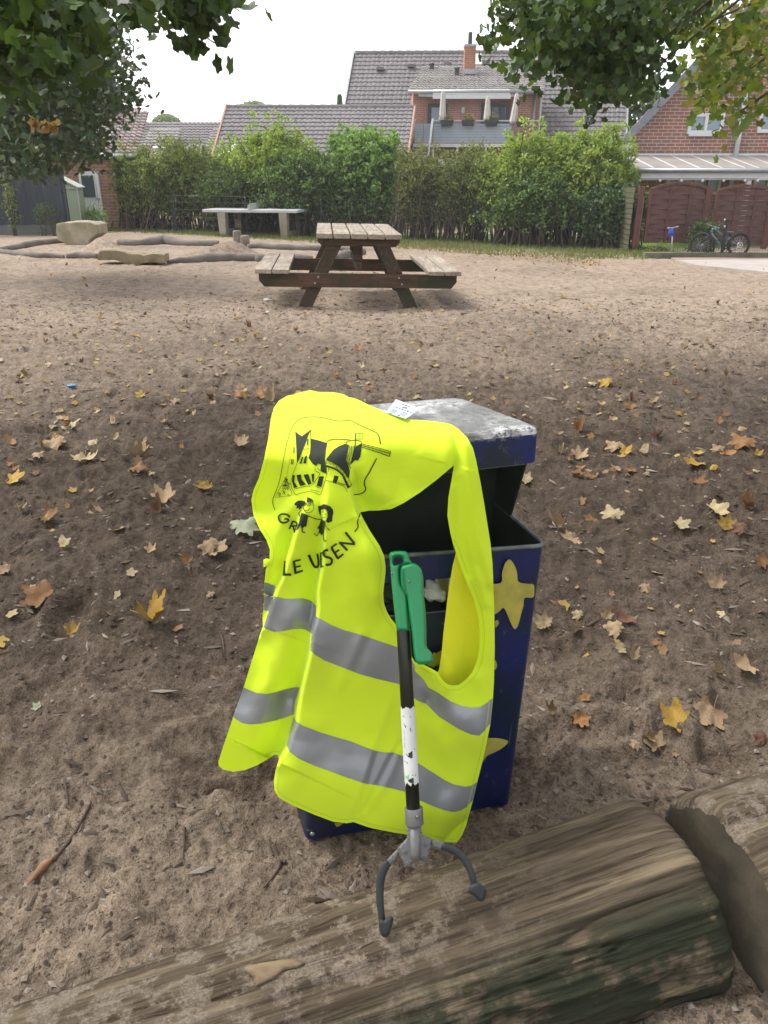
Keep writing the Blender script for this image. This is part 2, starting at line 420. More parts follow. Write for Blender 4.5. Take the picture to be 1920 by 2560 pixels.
M_STAR = mat('worn_yellow_star_paint', (.46, .40, .07), (.32, .29, .06), 25, .55, .2, .001, 60)
HR, HL, HT = .71, .872, .945
FRt = atZ(1365, 1364, HR); q = atZ(957, 1392, HR); dl = (q - FRt).normalized(); BW = .465
FLt = FRt + dl * BW
BRt = atZ(1205, 1228, HR); dbk = BRt - FRt
# make depth perpendicular-ish
BLt = FLt + dbk
FRb = atZ(1278, 2010, .0); FLb = atZ(766, 2103, .0); BRb = FRb + dbk * .85; BLb = FLb + dbk * .85
NF = (FRt - FLb).cross(FRb - FLb).normalized()
if NF.dot(CAM - FLb) < 0: NF = -NF
def onfront(px, py, off=0.0):
    d = ray(px, py); t = (off + NF.dot(FLb - CAM)) / NF.dot(d); return CAM + d * t
bin_root = thing('litter_bin', 'dark blue metal litter bin painted with yellow stars, standing in the sand behind the log', 'litter bin', (float(FLb.x + FRb.x) / 2, float(FLb.y + BRb.y) / 2, 0))
def bin_body():
    nfr, nsd, nr, H_ = 40, 20, 36, 8
    def loop(a, b, c, d, rad):  # FL FR BR BL, rounded corners
        P = [a, b, c, d]; cnt = [nfr, nsd, nfr, nsd]; out = []
        for i in range(4):
            p, q_, nx, pv = P[i], P[(i + 1) % 4], P[(i + 2) % 4], P[i - 1]
            e = (q_ - p).normalized(); s0 = p + e * rad; s1 = q_ - e * rad
            out += [s0.lerp(s1, k / cnt[i]) for k in range(cnt[i] + 1)]
            e2 = (nx - q_).normalized()
            for k in range(1, 4):
                t = k / 4; A = s1.lerp(q_, t); B = q_.lerp(q_ + e2 * rad, t); out.append(A.lerp(B, t))
        return out
    vs = []; 
    for j in range(nr + 1):
        t = j / nr
        L = loop(FLb.lerp(FLt, t), FRb.lerp(FRt, t), BRb.lerp(BRt, t), BLb.lerp(BLt, t), .022); vs += L
    n = len(L); fs = []; slot = []
    y_top = HR - .066; y_bot = HR - .135
    for j in range(nr):
        zc = (vs[j * n].z + vs[(j + 1) * n].z) / 2
        for i in range(n):
            if .18 * nfr < i < .74 * nfr and y_bot < zc < y_top: continue
            fs.append((j * n + i, j * n + (i + 1) % n, (j + 1) * n + (i + 1) % n, (j + 1) * n + i))
    o = mesh_obj('body', vs, fs, [M_BLUE, M_BINDARK, M_BINEDGE], bin_root, False)
    bm = bmesh.new(); bm.from_mesh(o.data); bmesh.ops.recalc_face_normals(bm, faces=bm.faces); bm.to_mesh(o.data); bm.free()
    s = o.modifiers.new('thick', 'SOLIDIFY'); s.thickness = .004; s.offset = -1; s.material_offset = 1; s.material_offset_rim = 2
    e = o.modifiers.new('split', 'EDGE_SPLIT'); e.split_angle = R(40); o.data.polygons.foreach_set('use_smooth', [True] * len(o.data.polygons))
    # rolled rim
    top = vs[nr * n:(nr + 1) * n]; mb = MB(); mb.tube(top + [top[0]], .0045, 6, False); mb.build('rim', M_BINEDGE, bin_root, True)
    mb = MB(); mb.add([FLb.lerp(FLt, .04), FRb.lerp(FRt, .04), BRb.lerp(BRt, .04), BLb.lerp(BLt, .04)], [(0, 1, 2, 3)]); 
    mb.box((FLb + BRb) / 2 + Vector((0, 0, .03)), (.3, .2, .01)); mb.build('floor_plate', M_BINDARK, bin_root)
bin_body()
# lid
LFR = atZ(1358, 1068, HT); q = atZ(1162, 1087, HT); dll = (q - LFR).normalized(); LBR = atZ(1153, 991, HT)
LFL = LFR + dll * .435; LBL = LBR + (LFL - LFR)
def rounded_slab(P, z0, z1, rad, drop=(0, 0, 0)):
    L = []
    for i in range(4):
        p, a, b = P[i], P[i - 1], P[(i + 1) % 4]
        A = p + (a - p).normalized() * rad; B = p + (b - p).normalized() * rad
        for k in range(6):
            t = k / 5; L.append(A.lerp(p, t).lerp(p.lerp(B, t), t))
    return L
mb = MB(); L = rounded_slab([LFL, LFR, LBR, LBL], HL, HT, .028); n = len(L)
down = Vector((0, 0, HL - HT)); ctr = sum(L, Vector()) / n
rows = [[p + down for p in L], [p + Vector((0, 0, -.013)) for p in L], [p + (ctr - p).normalized() * .003 + Vector((0, 0, -.004)) for p in L], [p + (ctr - p).normalized() * .011 for p in L]]
vs = sum(rows, []); mb.add(vs, [(r * n + i, r * n + (i + 1) % n, (r + 1) * n + (i + 1) % n, (r + 1) * n + i) for r in range(3) for i in range(n)])
mb.m = [0] * n + [1] * n + [1] * n; mb.cm = 1; base = 3 * n; mb.f.append(tuple(base + i for i in range(n))); mb.m.append(1)
mb.f.append(tuple(range(n - 1, -1, -1))); mb.m.append(2)
mb.build('lid', [blue_paint(True), M_LIDTOP, M_BINDARK], bin_root)
# hood back panel carrying the lid, inner liner wall
mb = MB()
back0, back1 = BRt + (LBR - BRt) * .0, BLt
p0 = atY(1246, 1330, BRt.y - .03); 
kb = dbk.normalized()
A = BRt - dbk * .25; B = BLt - dbk * .25
up = Vector((0, 0, HL - HR + .01))
mb.prism([A - Vector((0, 0, .45)), A, A + up - dl * 0 + kb * 0, B + up, B - Vector((0, 0, .45))], kb * .004)
mb.build('hood_panel', M_BINDARK, bin_root)
mb = MB(); s_ = -dl
for t in (0.0,):
    A1 = A + (A - B).normalized() * 0
    mb.prism([A1, A1 + up, A1 + up - dbk * .45, A1 - dbk * .25 + Vector((0, 0, 0))], (B - A).normalized() * .004)
mb.build('side_bracket', M_BINDARK, bin_root)
mb = MB(); U0 = atZ(1209, 1182, HL); mb.bar(LFR + dll * .02 + down + kb * .04 - Vector((0, 0, .006)), LFL - dll * .02 + down + kb * .04 - Vector((0, 0, .006)), .03, .012)
mb.build('lid_brace', M_BINEDGE, bin_root)
C4 = crop(900, 1340, 3.318); C3 = crop(520, 1400, 2.127)
def flat_patch(name, poly, mapf, m, parent, step=6, off=.0012, smoothf=False):
    v, f = cdt(poly, (), step)
    return mesh_obj(name, np.array([tuple(mapf(a, b, off)) for a, b in v]), f, m, parent, smoothf)
def fmap(off0): return lambda a, b, o: onfront(a, b, off0 + o)
st1 = C4([(1235, 195), (1262, 212), (1290, 262), (1304, 310), (1315, 380), (1395, 396), (1440, 404), (1446, 440), (1438, 508), (1366, 514), (1356, 580), (1338, 640), (1310, 745), (1280, 770), (1250, 720), (1222, 650), (1190, 595), (1150, 630), (1085, 668), (1015, 700), (1030, 600), (1040, 520), (960, 450), (1040, 400), (1168, 390), (1178, 310), (1202, 230)])
flat_patch('painted_star', catmull(st1, 3, True), fmap(0), M_STAR, bin_root)
st2 = C3([(1380, 905), (1420, 930), (1485, 945), (1545, 948), (1597, 965), (1562, 1002), (1520, 1025), (1480, 1045), (1440, 1100), (1400, 1060), (1340, 1060), (1370, 1000)])
flat_patch('painted_star', catmull(st2, 3, True), fmap(0), M_STAR, bin_root)
st3 = C3([(1165, 560), (1185, 520), (1200, 490), (1212, 498), (1240, 480), (1275, 470), (1262, 530), (1240, 548), (1200, 570)])
flat_patch('painted_star', st3, fmap(0), M_STAR, bin_root)
st4 = C3([(1525, 325), (1540, 318), (1548, 335), (1540, 350), (1528, 362)]); flat_patch('painted_star', st4, fmap(0), M_STAR, bin_root)
st5 = C3([(1518, 545), (1530, 530), (1538, 560), (1530, 585), (1518, 575)]); flat_patch('painted_star', st5, fmap(0), M_STAR, bin_root)
st6 = crop(500, 1400, 2.592)([(868, 1702), (930, 1705), (905, 1724), (885, 1730)]); flat_patch('painted_star', st6, fmap(0), M_STAR, bin_root)
mb = MB(); pr = onfront(500 + 728 / 2.592, 1400 + 1775 / 2.592, .001)
mb.torus(pr, NF, .0045, .0012, 16, 5); mb.ball(pr, .003, 8, 6); mb.build('rivet', mat('zinc', (.55, .55, .55), None, 20, .35, metal=.8), bin_root, True)
# litter inside the slot
M_WRAP = mat('crumpled_white_wrapper', (.42, .43, .42), (.62, .62, .6), 20, .5, .6, .01, 25)
def crumple(c, r, seed, sc=(1, 1, .8)):
    mb = MB(); mb.ball((0, 0, 0), r, 18, 12, sc); v = np.array(mb.v)
    k = 1 + .55 * fbm(v[:, 0] / r * 1.7 + seed, (v[:, 1] + v[:, 2] * 1.3) / r * 1.7, 3, seed); v = v * k[:, None]; mb.v = [tuple(q + np.array(c)) for q in v]
    return mb
k_ = NF * -1
c0 = onfront(1088, 1474, -.06); o = crumple(c0, .026, 3).build('crumpled_wrapper', M_WRAP); tag(o, 'crumpled white plastic wrapper lying inside the bin slot', 'litter')
mb = MB(); a_ = onfront(1102, 1432, -.03); b_ = onfront(1122, 1487, -.06); mb.bar(a_, b_, .012, .02); o = mb.build('cardboard_strip', mat('olive_card', (.16, .15, .04), (.25, .22, .06), 30, .7)); tag(o, 'narrow olive cardboard strip stuck beside the crumpled wrapper in the bin slot', 'litter')
o = crumple(onfront(1125, 1450, -.055), .026, 9, (1.2, .5, 1)).build('plastic_cup', M_WRAP); tag(o, 'torn white plastic cup behind the cardboard strip in the bin slot', 'litter')
# fill below so that the slot is backed by rubbish, not a void
o = crumple(onfront(1045, 1500, -.12), .055, 14, (1.5, 1, .7)).build('rubbish_bag', M_BINDARK); tag(o, 'dark bin liner bulging at the back of the bin slot', 'bag')
# ================================================================ LOGS
def log_mat(name, pale, mid, dark, dirt):
    m, nt, b = new_mat(name); b.inputs['Roughness'].default_value = .85; b.inputs['Specular IOR Level'].default_value = .2
    uv = nt.nodes.new('ShaderNodeAttribute'); uv.attribute_name = 'grain'
    mp = nt.nodes.new('ShaderNodeMapping'); mp.inputs['Scale'].default_value = (1.25, 27, 1); nt.links.new(uv.outputs['Vector'], mp.inputs[0])
    g = noise(nt, mp.outputs[0], 1.0, 9, .62, .5)
    mp2 = nt.nodes.new('ShaderNodeMapping'); mp2.inputs['Scale'].default_value = (7, 200, 1); nt.links.new(uv.outputs['Vector'], mp2.inputs[0])
    g2 = noise(nt, mp2.outputs[0], 1.0, 4, .6)
    mp3 = nt.nodes.new('ShaderNodeMapping'); mp3.inputs['Scale'].default_value = (3, 5, 1); nt.links.new(uv.outputs['Vector'], mp3.inputs[0])
    g3 = noise(nt, mp3.outputs[0], 1.6, 6, .7)
    c = ramp(nt, g, [(.24, dark), (.38, tuple(x * .75 for x in mid)), (.52, mid), (.68, pale), (.85, mid)])
    c = mixc(nt, 1, c, ramp(nt, g2, [(.36, (.50, .47, .43)), (.5, (1.0, 1.0, 1.0)), (.66, (1.25, 1.23, 1.2))]), 'MULTIPLY')
    c = mixc(nt, ramp(nt, g3, [(.30, (.55, .55, .55)), (.37, (0, 0, 0))]), c, (.36, .295, .19))
    # green algae on the flank
    sx = nt.nodes.new('ShaderNodeSeparateXYZ'); nt.links.new(uv.outputs['Vector'], sx.inputs[0])
    mr = nt.nodes.new('ShaderNodeMapRange'); mr.inputs['From Min'].default_value = .52; mr.inputs['From Max'].default_value = .62; nt.links.new(sx.outputs['Z'], mr.inputs['Value'])
    mu = nt.nodes.new('ShaderNodeMath'); mu.operation = 'MULTIPLY'; nt.links.new(mr.outputs[0], mu.inputs[0])
    nt.links.new(ramp(nt, g3, [(.40, (0, 0, 0)), (.47, (.93, .93, .93))]), mu.inputs[1])
    c = mixc(nt, mu.outputs[0], c, (.022, .027, .014))
    # sand dusted on top
    mr2 = nt.nodes.new('ShaderNodeMapRange'); mr2.inputs['From Min'].default_value = .66; mr2.inputs['From Max'].default_value = .44; nt.links.new(sx.outputs['Z'], mr2.inputs['Value'])
    mr3 = nt.nodes.new('ShaderNodeMapRange'); mr3.inputs['From Min'].default_value = 1.45; mr3.inputs['From Max'].default_value = 1.05; nt.links.new(sx.outputs['X'], mr3.inputs['Value'])
    ma = nt.nodes.new('ShaderNodeMath'); ma.operation = 'MULTIPLY'; nt.links.new(mr2.outputs[0], ma.inputs[0]); nt.links.new(mr3.outputs[0], ma.inputs[1])
    mc = nt.nodes.new('ShaderNodeMath'); mc.operation = 'MULTIPLY'; nt.links.new(ma.outputs[0], mc.inputs[0])
    g4 = noise(nt, mapping(nt), 16, 8, .75)
    nt.links.new(ramp(nt, g4, [(.49, (0, 0, 0)), (.55, (1, 1, 1))]), mc.inputs[1])
    ns = noise(nt, mapping(nt), 220, 3, .7)
    dcol = mixc(nt, 1, dirt, ramp(nt, ns, [(.3, (.55, .55, .55)), (.7, (1.5, 1.5, 1.5))]), 'MULTIPLY')
    c = mixc(nt, mc.outputs[0], c, dcol)
    nt.links.new(c, b.inputs['Base Color'])
    p = bump(nt, b, g, 1.0, .013); p = bump(nt, b, g2, .9, .005, p); bump(nt, b, g4, .8, .006, p)
    return m
M_LOG = log_mat('weathered_log_wood', (.235, .185, .12), (.105, .08, .054), (.034, .026, .017), (.195, .157, .12))
M_LOGEND = mat('dark_sawn_log_end', (.05, .042, .029), (.10, .08, .052), 12, .9, .6, .004, 60)
def log(name, label, a, b, ra, rb, seed, squash=1.0, n=150, nc=128, ridge=.012, endcut=0.0, startcut=0.0, cat='log', mats=None, profile=None, sink=0):
    a = Vector(a); b = Vector(b); d = (b - a); Ln = d.length; d.normalize()
    x = d.cross(Vector((0, 0, 1))).normalized(); z = x.cross(d).normalized()     # x: towards the camera side when a->b runs left to right
    ts = np.linspace(0, 1, n); th = np.linspace(0, 2 * math.pi, nc, endpoint=False)
    T, A_ = np.meshgrid(ts, th, indexing='ij')
    rr = ra + (rb - ra) * T
    if profile is not None: rr = rr * np.interp(T, profile[0], profile[1])
    u = T * Ln; vv = A_ / (2 * math.pi) * (2 * math.pi * ra)
    cs, sn = np.cos(A_), np.sin(A_)
    n1 = fbm(u * 1.1 + seed, cs * 2.0 + sn * 1.3 + 3 * seed, 3, seed)
    fibre = fbm(u * 1.6 + .7 * n1, A_ * 7.5 + seed, 3, seed + 3) * smooth(0, .15, A_) * smooth(0, .15, 2 * math.pi - A_)
    crack = -np.exp(-(fbm(u * 1.1 + 9, A_ * 3.4 + seed, 3, seed + 8) / .028) ** 2)
    rad = rr * (1 + .10 * n1) + ridge * fibre + ridge * .9 * crack * smooth(.01, .12, np.minimum(u, Ln - u) + (0 if squash < 1 else -.0)) + .006 * fbm(u * 5, A_ * 26, 3, seed + 5) + .003 * fbm(u * 30, A_ * 60, 2, seed + 6)
    end = np.minimum(u, Ln - u); rad = rad - .022 * np.exp(-end / .012)
    sh = endcut * sn * rr * (T > .5)
    P = np.array(a)[None, None] + np.array(d)[None, None] * (u + sh * smooth(.8, 1, T) + startcut * (cs * .5 + sn) * rr * (1 - smooth(0, .25, T)))[..., None] + np.array(x) * (rad * cs)[..., None] + np.array(z) * (rad * sn * squash)[..., None]
    V_ = P.reshape(-1, 3); idx = np.arange(n * nc).reshape(n, nc)
    f = np.stack([idx[:-1], np.roll(idx[:-1], -1, 1), np.roll(idx[1:], -1, 1), idx[1:]], -1).reshape(-1, 4)
    root = thing(name, label, cat, tuple((a + b) / 2))
    o = mesh_obj('trunk', V_, f, mats[0] if mats else M_LOG, root, True)
    at = o.data.attributes.new('grain', 'FLOAT_VECTOR', 'POINT')
    # z: 0 at the back, .5 top .. 1 bottom of the near flank
    w_ = (np.mod(A_ + math.pi, 2 * math.pi) - math.pi)           # 0 near side, pi/2 top
    zz = np.where(w_ > 0, .75 - w_ / math.pi * .75, .75 - w_ / math.pi)
    G_ = np.stack([u + seed, vv, np.clip(zz + .10 * n1, 0, 1.3)], -1)
    G_[..., 0] = u
    at.data.foreach_set('vector', G_.reshape(-1).astype(np.float32))
    for k, e in ((0, idx[0][::-1]), (n - 1, idx[-1])):
        ring = V_[e]; c = ring.mean(0); vs = [tuple(p) for p in ring]; L_ = len(vs); fs = []
        rm = np.linalg.norm(ring - c, axis=1).mean()
        for q_ in (.66, .33):
            for i, p in enumerate(ring): u_ = (p - c) / np.linalg.norm(p - c); vs.append(tuple(c + u_ * rm * q_ + np.array(d) * (.006 * float(vnoise(math.cos(i * 6.28 / L_) * 3 * q_, math.sin(i * 6.28 / L_) * 3 * q_, 6)))))
        vs.append(tuple(c)); 
        for g_ in range(2): fs += [(g_ * L_ + i, g_ * L_ + (i + 1) % L_, (g_ + 1) * L_ + (i + 1) % L_, (g_ + 1) * L_ + i) for i in range(L_)]
        fs += [(2 * L_ + i, 2 * L_ + (i + 1) % L_, 3 * L_) for i in range(L_)]
        mesh_obj('sawn_end', vs, fs, mats[1] if mats else M_LOGEND, root, False)
    return root
log_a = log('log', 'large weathered log lying in front of the blue bin, sand dusted over its top', (-1.02, .675, -.095), (.60, 1.135, .055), .15, .185, 4, .95, 420, 300, .011, endcut=-.05)
log_b = log('log', 'second cut log at the right edge showing its dark sawn end beside the larger log', (.66, 1.10, .07), (1.80, 1.50, .06), .20, .20, 21, 1.0, 260, 240, .004, startcut=-.03)
mb = MB()
Q = crop(0, 1900, 1.728)
def pillow(name, poly, mapf, T, Rp, m, parent, holes=(), step=4, smoothf=True, back=True):
    v, f = cdt(poly, holes, step); loops = [poly] + list(holes)
    d = np.min([segdist(v, L_) for L_ in loops], 0); q_ = np.sqrt(np.clip(1 - (1 - np.clip(d / Rp, 0, 1)) ** 2, 0, 1))
    top = [tuple(mapf(a, b, T / 2 * s)) for (a, b), s in zip(v, q_)]
    if not back: return mesh_obj(name, top, [tuple(t) for t in f], m, parent, smoothf)
    bot = [tuple(mapf(a, b, -T / 2 * s)) for (a, b), s in zip(v, q_)]
    n = len(v); fs = [tuple(t) for t in f] + [tuple(int(i) + n for i in t[::-1]) for t in f]
    o = mesh_obj(name, top + bot, fs, m, parent, smoothf)
    bm = bmesh.new(); bm.from_mesh(o.data); bmesh.ops.remove_doubles(bm, verts=bm.verts, dist=1e-6); bmesh.ops.recalc_face_normals(bm, faces=bm.faces); bm.to_mesh(o.data); bm.free()
    return o
# ================================================================ VEST
A1 = crop(620, 960, 2.127); D1 = crop(520, 940, 2.765); E1 = crop(500, 1400, 2.592); K = crop(660, 1020, 4.608)
outline = (A1([(330, 32), (270, 46), (210, 62), (165, 88), (138, 125), (122, 180), (108, 290), (85, 400), (58, 500), (30, 562), (18, 615), (27, 690), (60, 768), (98, 830), (116, 880), (114, 940), (95, 985), (89, 1045)])
           + E1([(416, 140), (414, 250), (412, 326), (405, 360), (408, 430), (390, 480), (340, 640), (288, 810), (218, 1010), (150, 1210), (118, 1310), (122, 1335), (150, 1358), (215, 1371), (290, 1362), (370, 1330), (440, 1290), (480, 1263), (505, 1265), (512, 1290), (490, 1360), (478, 1430), (482, 1490), (510, 1540), (600, 1590), (740, 1650), (860, 1695), (950, 1706), (995, 1698), (1100, 1735), (1250, 1765), (1400, 1788)])
           + C3([(1200, 1487), (1270, 1500), (1322, 1503), (1350, 1465), (1372, 1415), (1392, 1340), (1410, 1275), (1432, 1180), (1460, 1070), (1482, 970), (1502, 870), (1515, 740), (1521, 640), (1525, 460), (1522, 240), (1514, 60)])
           + A1([(1305, 1060), (1300, 950), (1290, 850), (1274, 750), (1252, 610), (1234, 510), (1212, 400), (1196, 340), (1165, 284), (1120, 240), (1080, 214), (1040, 204), (960, 195), (880, 190), (800, 175), (720, 145), (640, 110), (590, 85), (560, 74), (536, 70), (510, 55), (460, 44), (410, 42), (375, 42)]))
hole = (A1([(1095, 432), (1068, 455), (1000, 512), (910, 580), (830, 632), (762, 665), (700, 672), (640, 674), (597, 682), (612, 715), (645, 775), (700, 860), (724, 915), (732, 970)])
        + C4([(212, 300), (202, 390), (193, 480), (200, 560), (224, 628), (255, 682), (290, 725), (350, 830), (420, 985), (455, 1045), (530, 1068), (590, 1098), (648, 1132), (665, 1168), (692, 1203), (730, 1233), (770, 1241), (820, 1234), (880, 1190), (932, 1128), (970, 1040), (990, 930), (995, 800), (980, 660), (942, 520), (890, 395), (838, 262), (810, 185), (793, 128), (775, 60)])
        + A1([(1100, 890), (1076, 792), (1060, 700), (1066, 600), (1084, 500)]))
# how far in front of the bin's front face the cloth hangs, sampled at places on it
CTRL = [(900, 1080, .012), (780, 1060, .006), (700, 1080, -.025), (650, 1220, -.055), (632, 1260, -.075), (680, 1330, -.01), (780, 1300, .035), (690, 1440, -.01), (672, 1560, -.045), (720, 1560, .045), (640, 1560, -.02), (800, 1600, .07), (930, 1640, .07), (600, 1700, .0),
        (620, 1850, .03), (560, 1930, .02), (640, 1930, .02), (700, 1960, .10), (850, 2000, .11), (960, 2060, .11), (1090, 2090, .10), (1160, 2080, .075), (1210, 1900, .05), (1240, 1650, .035), (1235, 1400, .03), (1190, 1200, .02), (1130, 1120, .012), (1060, 1200, .004), (1000, 1260, .0),
        (900, 1275, .0), (880, 1220, .01), (920, 1400, .05), (955, 1480, .05), (1040, 1700, .06), (1100, 1750, .055), (1150, 1800, .07), (1090, 1420, .015), (1120, 1600, .02), (1180, 1730, .035)]
_cp = np.array([(a, b) for a, b, _ in CTRL], float); _co = np.array([c for *_, c in CTRL])
# steps where one sheet of the cloth laps over the next: line, height on the near side, depth on the far side, widths, side
def fold(pts, h1, h2, w1, w2, side=1, f0=.0, f1=.0, core=5.0): return (catmull(pts, 4), h1, h2, w1, w2, side, f0, f1, core)
FOLDS = [
    fold(D1([(828, 455), (816, 600), (812, 700), (800, 860), (795, 1050), (788, 1230), (775, 1330)]) + E1([(752, 200), (752, 300), (742, 380), (718, 480), (710, 580), (690, 680), (652, 830), (625, 960), (610, 1060), (575, 1140), (560, 1200), (520, 1270), (500, 1310)]), .028, .030, 60, 75, -1, .45, .0),
    fold(D1([(700, 760), (672, 880), (622, 1010), (585, 1130), (545, 1270), (515, 1380), (470, 1470), (450, 1525)]) + E1([(470, 250), (440, 340), (408, 432)]), .018, .026, 55, 50, -1, .35, .0),
    fold(D1([(985, 620), (1003, 700), (1000, 770), (1012, 850), (1035, 920), (1053, 965)]), .016, .018, 30, 60, 1, .35, .0),
    fold(E1([(1275, 820), (1230, 960), (1175, 1130), (1135, 1240), (1085, 1400), (1040, 1530), (985, 1692)]), .007, .007, 26, 26, 1, .25, .1),
    fold(E1([(1320, 1080), (1270, 1200), (1235, 1262), (1180, 1370), (1120, 1490), (1060, 1600), (1010, 1690)]), .006, .009, 22, 26, 1, .3, .2),
    fold(A1([(1015, 200), (1060, 240), (1095, 300), (1102, 370), (1090, 432)]), .010, .012, 30, 30, 1, .15, .0),
    fold(C3([(1105, 770), (1140, 760), (1165, 720), (1200, 700)]), .005, .007, 18, 22, -1, .3, .3),
    fold(D1([(770, 105), (800, 135), (850, 158)]), .006, .006, 18, 16, 1, .2, .6), fold(D1([(965, 140), (1000, 180), (1025, 198)]), .007, .007, 16, 16, 1, .2, .5),
]
# soft ridges (+) and valleys (-): line, amplitude, width
RIDGES = [(D1([(450, 930), (640, 640), (760, 480)]), -.008, 50), (D1([(560, 900), (480, 1150), (440, 1350)]), .010, 26), (D1([(880, 900), (960, 1150), (1040, 1500)]), .008, 60),
          (D1([(1000, 760), (1120, 900), (1250, 930)]), -.014, 26), (D1([(1130, 700), (1260, 910), (1380, 880)]), .014, 34), (D1([(1200, 640), (1400, 520), (1600, 420)]), -.008, 50),
          (D1([(1050, 1000), (1120, 1250), (1180, 1500)]), .010, 24), (E1([(560, 40), (600, 200), (580, 440), (540, 640), (450, 830)]), .020, 55),
          (E1([(660, 500), (620, 700), (560, 850)]), -.012, 34), (E1([(440, 860), (380, 1080), (330, 1200)]), .010, 40), (E1([(540, 900), (500, 1100), (430, 1260)]), -.014, 26),
          (E1([(960, 560), (900, 900), (800, 1250)]), .008, 90), (E1([(1060, 480), (960, 700), (900, 830)]), .005, 16), (E1([(1200, 330), (1090, 520), (1000, 700)]), -.004, 18),
          (E1([(700, 1100), (640, 1300), (610, 1560)]), .012, 60), (C3([(1130, 640), (1180, 760), (1270, 900)]), -.010, 26), (C3([(1200, 650), (1330, 800), (1420, 920)]), .009, 40),
          (C3([(1300, 900), (1350, 1100), (1290, 1330)]), .012, 46), (C3([(1440, 640), (1470, 800), (1430, 1000)]), .006, 24), (C3([(1180, 1000), (1240, 1180), (1200, 1400)]), -.008, 34),
          (A1([(1150, 330), (1190, 560), (1230, 800), (1290, 1050)]), .010, 16), (A1([(1110, 520), (1120, 760), (1180, 1000)]), -.007, 14), (C4([(1040, 560), (1010, 420), (960, 300)]), .006, 12),
          (A1([(1100, 300), (1085, 420), (1075, 520)]), -.006, 12), (D1([(560, 230), (760, 270), (1000, 330), (1250, 420)]), .006, 60), (D1([(900, 170), (1100, 260), (1400, 330)]), -.005, 22),
          (E1([(1480, 700), (1540, 760), (1600, 830)]), .005, 14), (E1([(1430, 720), (1480, 820), (1460, 880)]), -.006, 14), (E1([(1290, 1240), (1180, 1480), (1060, 1640)]), .006, 14)]
def foldfield(P):
    out = np.zeros(len(P))
    for line, h1, h2, w1, w2, side, f0, f1, core in FOLDS:
        L = np.array(line); seg = L[1:] - L[:-1]; ln = np.hypot(*seg.T); cum = np.concatenate([[0], np.cumsum(ln)]); tot = cum[-1]
        best = np.full(len(P), 1e9); sd_ = np.zeros(len(P)); tp = np.zeros(len(P))
        for i in range(len(seg)):
            d = seg[i] / (ln[i] + 1e-9); r = P - L[i]; t = np.clip(r @ d, 0, ln[i]); q_ = L[i] + t[:, None] * d
            dist = np.hypot(*(P - q_).T); cr = d[0] * r[:, 1] - d[1] * r[:, 0]
            m = dist < best; best[m] = dist[m]; sd_[m] = np.sign(cr[m]); tp[m] = (cum[i] + t[m]) / tot
        s = sd_ * best * side
        env = np.ones(len(P))
        if f0: env *= smooth(0, f0, tp)
        if f1: env *= 1 - smooth(1 - f1, 1, tp)
        over = np.where((tp <= 0) | (tp >= 1), np.exp(-(best / 30) ** 2), 1)
        over = np.where((tp > 0) & (tp < 1), 1, over)
        k = .5 + .5 * np.tanh(s / core)
        out += env * over * (k * h1 * np.exp(-np.clip(s, 0, None) / w1) - (1 - k) * h2 * np.exp(-np.clip(-s, 0, None) / w2))
    for line, a, wd_ in RIDGES:
        L = catmull(line, 5); d = segdist(P, L, False); out += a * np.exp(-(d / wd_) ** 2)
    return out
def voff(P):
    P = np.asarray(P, float)
    d2 = ((P[:, None, :] - _cp[None]) ** 2).sum(-1); wgt = 1 / (d2 + 55 ** 2) ** 1.6
    o = (wgt * _co).sum(1) / wgt.sum(1)
    o = o + foldfield(P) + .0035 * fbm(P[:, 0] / 90, P[:, 1] / 90, 2, 31) + .0012 * fbm(P[:, 0] / 28, P[:, 1] / 34, 2, 33)
    return o + .010
dF = NF.dot(FLb - CAM)
def vest3d(P, lift=0.0):
    """points on the cloth: it lies on the lid and hangs down the bin's front"""
    P = np.asarray(P, float); off = voff(P)
    a = (P[:, 0] - CX) / F; b = -(P[:, 1] - CY) / F
    D = np.stack([a, cp + b * sp, -sp + b * cp], -1)
    t1 = (off + dF) / (D @ np.array(NF))
    zl = HT + .012 + .35 * np.clip(off, -.05, .03) + .15 * (foldfield(P))
    t2 = (zl - H) / D[:, 2]
    t2 = np.where(D[:, 2] < 0, t2, 9); k = 24.0
    t = np.log(np.exp(k * np.clip(t1, 0, 5)) + np.exp(k * np.clip(t2, 0, 5))) / k
    t = np.minimum(t, 1.72)
    return np.array(CAM) + D * (t - .018 - lift)[:, None]
def hivis(name, c, tr, k=1.0):
    m, nt, b = new_mat(name); b.inputs['Roughness'].default_value = .75; b.inputs['Specular IOR Level'].default_value = .15
    b.inputs['Sheen Weight'].default_value = .15
    v = mapping(nt); n = noise(nt, v, 900, 2, .5)
    col = ramp(nt, noise(nt, v, 4, 3), [(.35, c), (.65, tuple(x * .96 for x in c))])
    nt.links.new(col, b.inputs['Base Color']); pb = bump(nt, b, noise(nt, v, 14, 3, .5, .4), .16, .005); bump(nt, b, n, .12, .0006, pb)
    t = nt.nodes.new('ShaderNodeBsdfTranslucent'); t.inputs[0].default_value = (.62, .80, .0, 1)
    mx = nt.nodes.new('ShaderNodeMixShader'); mx.inputs[0].default_value = tr
    nt.links.new(b.outputs[0], mx.inputs[1]); nt.links.new(t.outputs[0], mx.inputs[2]); nt.links.new(mx.outputs[0], nt.nodes['Material Output'].inputs[0])
    return m
M_HV = hivis('fluorescent_yellow_polyester', (.74, .95, .035), .20)
M_HVI = hivis('fluorescent_yellow_lining', (1.0, 1.0, .03), .22)
M_BAND = mat('grey_reflective_tape', (.27, .28, .29), (.31, .32, .33), 8, .38, .15, .0005, 700, metal=.3, spec=.6)
M_PRINT = mat('dark_olive_print', (.010, .015, .006), (.014, .020, .008), 10, .7)
v_, f_ = cdt(outline, [hole], 3.4)
